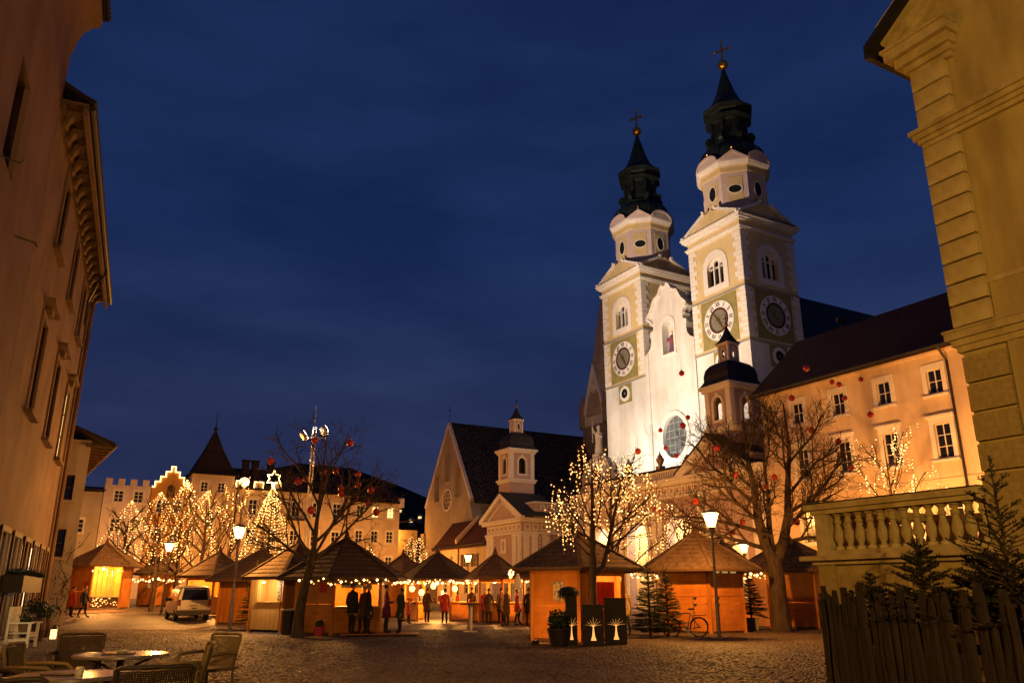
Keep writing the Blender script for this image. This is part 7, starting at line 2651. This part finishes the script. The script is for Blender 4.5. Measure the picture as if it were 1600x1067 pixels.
def make_cafe():
    ol, dk = chair_meshes()
    spec = [(-6.75, 13.3, 20, dk, 'dark wicker chair behind the far café table, on its house side'),
            (-4.25, 11.0, -68, ol, 'olive wicker chair right of the far café table, its back turned'),
            (-4.72, 13.3, -30, ol, 'olive wicker chair at the far right of the far café table'),
            (-3.35, 8.0, -150, dk, 'dark wicker chair right of the near café table'),
            (-3.98, 6.95, 190, dk, 'dark wicker chair at the bottom edge before the near café table'),
            (-6.10, 9.9, 60, dk, 'dark wicker chair at the outer edge left of the near table'),
            (-6.05, 11.0, 100, ol, 'olive wicker chair between the two café tables')]
    for x, y, rz, kind, lab in spec:
        e = thing('wicker_chair', lab, 'chair', T(x, y, 0) @ RZ(R(rz)) @ Matrix.Diagonal((1.14, 1.1, 1.0, 1.0)), 'wicker chairs at the café tables')
        for nm, me, M in kind:
            ob(nm, me, e, M)
    top = mat('brushed steel table top', (.34, .31, .28), (.28, .25, .22), rough=.22, metal=.75, scale=5)
    for x, y, r, lab in ((-5.40, 11.85, .62, 'far round steel café table with tray'), (-4.55, 8.95, .56, 'near round steel café table with folded menu')):
        e = thing('cafe_table', lab, 'table', T(x, y, 0), 'round café tables')
        MB().lathe([(0, .70), (r - .02, .70), (r, .71), (r, .735), (r - .01, .745), (0, .745)], 40).build('table_top', top, e, smooth=True, auto=30)
        MB().lathe([(.05, 0.02), (.045, .70)], 12).build('column', M_['iron'], e)
        for k in range(4):
            a = k * PI / 2 + .5
            MB().tube([(0, 0, .12), (.2 * math.cos(a), .2 * math.sin(a), .10), (.36 * math.cos(a), .36 * math.sin(a), .02)], .022, 6).build('foot', M_['iron'], e)
            MB().tube([(0, 0, .45), (.2 * math.cos(a), .2 * math.sin(a), .60), (.42 * math.cos(a), .42 * math.sin(a), .69)], .018, 6).build('brace', M_['iron'], e)
    e = thing('serving_tray', 'dark tray with ashtray lying on the far café table', 'tray', T(-5.38, 11.72, .747) @ RZ(.3))
    MB().box(-.20, .20, -.11, .11, 0, .015).build('tray', M_['pot_dark'], e)
    MB().lathe([(.05, .015), (.07, .05), (.055, .05), (.04, .025), (0, .025)], 14, (.05, 0)).build('ashtray', M_['steel'], e)
    MB().box(-.16, -.02, -.07, .07, .015, .028).build('paper_slip', M_['paper'], e)
    e = thing('folded_menu', 'folded menu with sugar jar lying on the near café table', 'menu', T(-4.58, 8.82, .747) @ RZ(-.2))
    MB().box(-.20, .12, -.10, .08, 0, .012).build('booklet', M_['pot_dark'], e)
    MB().lathe([(.04, .0), (.045, .06), (.03, .08), (0, .08)], 12, (.16, .02)).build('sugar_jar', M_['steel'], e)
make_cafe()

# ------------------------------------------------------------------ things along the house front
def make_front_things():
    W = M_['white_paint']
    F = LF @ T(27.2, -.75, 0) @ RZ(R(-12))
    e = thing('white_armchair', 'white painted wooden armchair by the shop front', 'chair', F)
    for sx in (-1, 1):
        MB().box(sx * .36 - .035, sx * .36 + .035, -.32, -.25, 0, .68).build('leg', W, e)
        MB().box(sx * .36 - .035, sx * .36 + .035, .25, .32, 0, 1.15).build('leg', W, e)
        MB().box(sx * .36 - .05, sx * .36 + .05, -.38, .249, .68, .72).build('armrest', W, e)
        MB().box(sx * .36 - .02, sx * .36 + .02, -.249, .249, .2, .26).build('stretcher', W, e)
    for i in range(5):
        MB().box(-.32, .32, -.30 + i * .12, -.30 + i * .12 + .10, .40, .43).build('seat_slat', W, e)
        MB().box(-.28 + i * .125, -.28 + i * .125 + .07, .27, .30, .46, 1.08).build('back_slat', W, e)
    MB().box(-.324, .324, .262, .308, 1.085, 1.15).build('top_rail', W, e)
    MB().box(-.324, .324, -.318, -.302, .30, .39).build('apron', W, e)
    rng = random.Random(6)
    p = thing('flower_pot', 'clay pot of pale flowers standing on the white armchair', 'plant', F @ T(.02, -.02, .432))
    MB().lathe([(.13, 0), (.17, .24), (.15, .24), (.13, .18), (0, .18)], 16).build('pot', M_['terracotta'], p)
    b = MB()
    shrub(b, (0, 0, .34), .19, 220, rng, .06)
    b.build('leaves', M_['leaf'], p)
    b = MB()
    for i in range(40):
        a = Vector((rng.gauss(0, .09), rng.gauss(0, .09), .36 + rng.uniform(0, .14)))
        b.octa(a, .022)
    b.build('blossoms', mat('pale blossoms', (.5, .30, .28), (.4, .2, .2)), p)
    # plant tubs along the wall
    for s, h, lab in ((30.5, .75, 'dark barrel with winter plants beyond the white armchair'), (33.5, .6, 'low tub with winter plants near the downpipe')):
        e = thing('plant_tub', lab, 'planter', LF @ T(s, -.7, 0))
        MB().lathe([(.32, 0), (.38, h * .5), (.34, h), (.30, h), (.28, h - .1), (0, h - .1)], 16).build('barrel', M_['wood_dark'], e)
        b = MB()
        shrub(b, (0, 0, h + .25), .42, 420, rng, .08, .7)
        b.build('leaves', M_['leaf'], e)
    e = thing('candle_lantern', 'small lit candle lantern on the ground by the plant tub', 'lantern', LF @ T(31.6, -1.25, 0))
    MB().box(-.12, .12, -.12, .12, 0, .03).build('base', M_['iron'], e)
    MB().box(-.09, .09, -.09, .09, .03, .34).build('glass', M_['lantern_paper'], e)
    MB().lathe([(.16, .34), (.04, .46), (0, .5)], 4, a0=PI / 4).build('hood', M_['iron'], e)
    # wooden trough with fir sprigs fixed to the shop front
    e = thing('window_box', 'dark wooden trough with fir sprigs jutting from the shop front', 'planter', LF @ T(26.6, 0, 0))
    MB().box(-2.2, 2.6, -.85, -.30, 1.55, 2.0).build('trough', M_['dark_metal'], e)
    for xx in (-1.8, .2, 2.2):
        MB().beam((xx, -.02, 1.45), (xx, -.6, 1.66), .06, .06).build('bracket', M_['iron'], e)
    b = MB()
    for i in range(330):
        c = Vector((rng.uniform(-2.1, 2.5), rng.uniform(-.8, -.35), 2.0))
        d = Vector((rng.gauss(0, .35), rng.gauss(0, .35) - .2, rng.uniform(.2, 1))).normalized() * rng.uniform(.12, .34)
        t = d.cross(Vector((rng.gauss(0, 1), rng.gauss(0, 1), 0))).normalized() * .03
        b.face([c - t, c + t, c + d])
        b.face([c - t, c + t, c + d * .7 + Vector((0, -.12, -.05))])
    b.build('fir_sprigs', M_['needle_dark'], e)
    # stone step along the shops
    MB().box(22, 39, -.55, -.02, .0, .13).build('doorstep', M_['concrete'], None, LF, kind='structure')
    # creeper on the old grey house
    rng = random.Random(15)
    b = MB()
    leaves = MB()
    for i in range(16):
        p = Vector((rng.uniform(-2.4, -.2), -.05, rng.uniform(.1, 1)))
        pts = [p]
        for k in range(9):
            p = p + Vector((rng.uniform(-.3, .28), rng.uniform(-.02, .015), rng.uniform(.15, .55)))
            pts.append(p.copy())
            for q in range(5):
                c = p + Vector((rng.gauss(0, .12), rng.uniform(-.1, 0), rng.gauss(0, .12)))
                a = Vector((rng.gauss(0, 1), rng.gauss(0, .4), rng.gauss(0, 1))).normalized() * .06
                leaves.face([c - a, c + Vector((.04, -.03, 0)), c + a])
        b.tube(pts, .015, 3)
    e = thing('creeper', 'leafless creeper climbing the old grey house', 'creeper', LF @ T(47, -.5, 0) @ RZ(-PI / 2))
    b.build('stems', M_['twig'], e)
    leaves.build('leaves', M_['leaf'], e)
make_front_things()
# ------------------------------------------------------------------ floodlights and other lamps
def floodlight(label, p, tgt, power, ang, col, size=.25):
    e = thing('floodlight', label, 'floodlight', T(*p), 'floodlights on the porch roof')
    M = aim((0, 0, 0), Vector(tgt) - Vector(p))
    h = MB(M).box(-.3, .3, -.2, .2, .0, .35).build('housing', M_['dark_metal'], e)
    MB(M).box(-.27, .27, -.17, .17, -.02, -.002).build('lens', M_['lens'], h)
    b = MB()
    b.tube([(0, 0, -.6), (0, 0, -.25)], .04, 6)
    b.build('bracket', M_['iron'], e)
    lamp('flood', 'SPOT', e, M @ T(0, 0, -.15), power, col, size, ang, .7)

def cw(x, y, z):
    return tuple(CATH @ Vector((x, y, z)))

def make_floods():
    floodlight('floodlight on the porch roof aimed at the cathedral gable', cw(-12.2, -8.0, 11.8), cw(-12.2, 0, 19), P_PORCH_FLOOD * 1.5, 120, COOL)
    floodlight('floodlight on the porch roof aimed at the nearer tower', cw(-5.5, -8.5, 11.4), cw(-5.0, 0, 21), P_PORCH_FLOOD * .7, 100, COOL)
    floodlight('floodlight on the palace ridge aimed at the tower flank', cw(17, -8.4, 21.2), cw(0, 4, 34), 900, 80, (1, .66, .38))  # added lamp, fills in light on the tower flank
    floodlight('floodlight on the porch roof aimed at the farther tower', cw(-20.0, -9.0, 11.6), cw(-20.4, 0, 21), P_PORCH_FLOOD * 1.1, 110, (1, .84, .62))

make_floods()
def assumed_lamp_pole():  # assumed lamp, unseen behind the camera, put in to light the villa
    x, y, h = 1.8, -7.5, 5.2
    e = thing('street_lamp', 'street lamp standing behind the café tables', 'street lamp', T(x, y, 0), 'street lamps with tapered glass heads')
    MB().lathe([(.13, 0), (.075, .1), (.052, h - .8), (.045, h - .62)], 12).build('post', M_['grey_post'], e)
    g = MB().lathe([(.14, h - .53), (.29, h - .06)], 12).build('lantern_glass', M_['lantern'], e)
    lamp('lantern_bulb', 'POINT', e, T(0, 0, h - .28), P_ASSUMED, (1.0, .61, .17), .08)
    MB().lathe([(.31, h - .058), (.31, h - .03), (.12, h + .05), (.02, h + .08)], 12).build('lantern_cap', M_['grey_post'], g)
assumed_lamp_pole()
street_lamp('street lamp standing close to the apricot house by the café', -6.95, 9.3, 4.6, 1200)  # added out of view to light kiosk, villa and café
street_lamp('street lamp before the cream palace, behind the terrace', 19.5, 44.5, 4.4)  # assumed from the glow between the balusters
street_lamp('street lamp near the right porch arch', 14.2, 50.5, 4.4)  # assumed, hidden behind the kiosks, to light the palace front
street_lamp('street lamp by the pink chapel', -3.5, 66.0, 4.4, 4800)  # added to brighten the chapel and the parish church
def added_palace_floods():  # added lamps, out of sight, to brighten the palace front
    for i, (x, y) in enumerate(((18.5, 38.0), (24.0, 30.5))):
        e = thing('added_floodlight', 'ground floodlight washing the cream palace, %s' % ('farther one', 'nearer one')[i], 'floodlight', T(x, y, 0), 'ground floodlights before the palace')
        tgt = CATH @ Vector((21 + 6 * i, -13.7, 10))
        M = aim((0, 0, .4), tgt - Vector((x, y, 0)))
        MB(M).box(-.3, .3, -.2, .2, 0, .3).build('housing', M_['dark_metal'], e)
        MB(M).box(-.27, .27, -.17, .17, -.02, -.002).build('lens', M_['lens'], e)
        lamp('flood', 'SPOT', e, M @ T(0, 0, -.15), P_PALACE * (1.1, .8)[i], (1.0, .43, .11), .3, 130, .8)
added_palace_floods()

for u, w in ((-19, 'corner house'), (-30, 'long cream house'), (-42, 'tower house'), (-51, 'battlement house')):
    p = ROW @ Vector((u, -9.0, 0))
    street_lamp('street lamp in front of the far %s' % w, p.x, p.y, 4.4)  # added behind the stalls to light the house fronts

def added_kiosk_spot():  # added lamp that brightens the wall of the nearest kiosk
    e = thing('added_spotlight', 'small ground spotlight beside the potted shrub', 'spotlight', T(.72, 26.5, 0))
    MB().lathe([(.12, 0), (.12, .08), (.09, .14), (.07, .14), (.07, .12), (0, .12)], 12).build('housing', M_['dark_metal'], e)
    MB().lathe([(0, .121), (.068, .121), (.068, .13), (0, .13)], 12).build('lens', M_['bulb_hot'], e)
    lamp('spot_bulb', 'SPOT', e, aim((0, 0, .2), (.9, 1.7, 1.3)), 260, WARM, .06, 125, .8)
added_kiosk_spot()
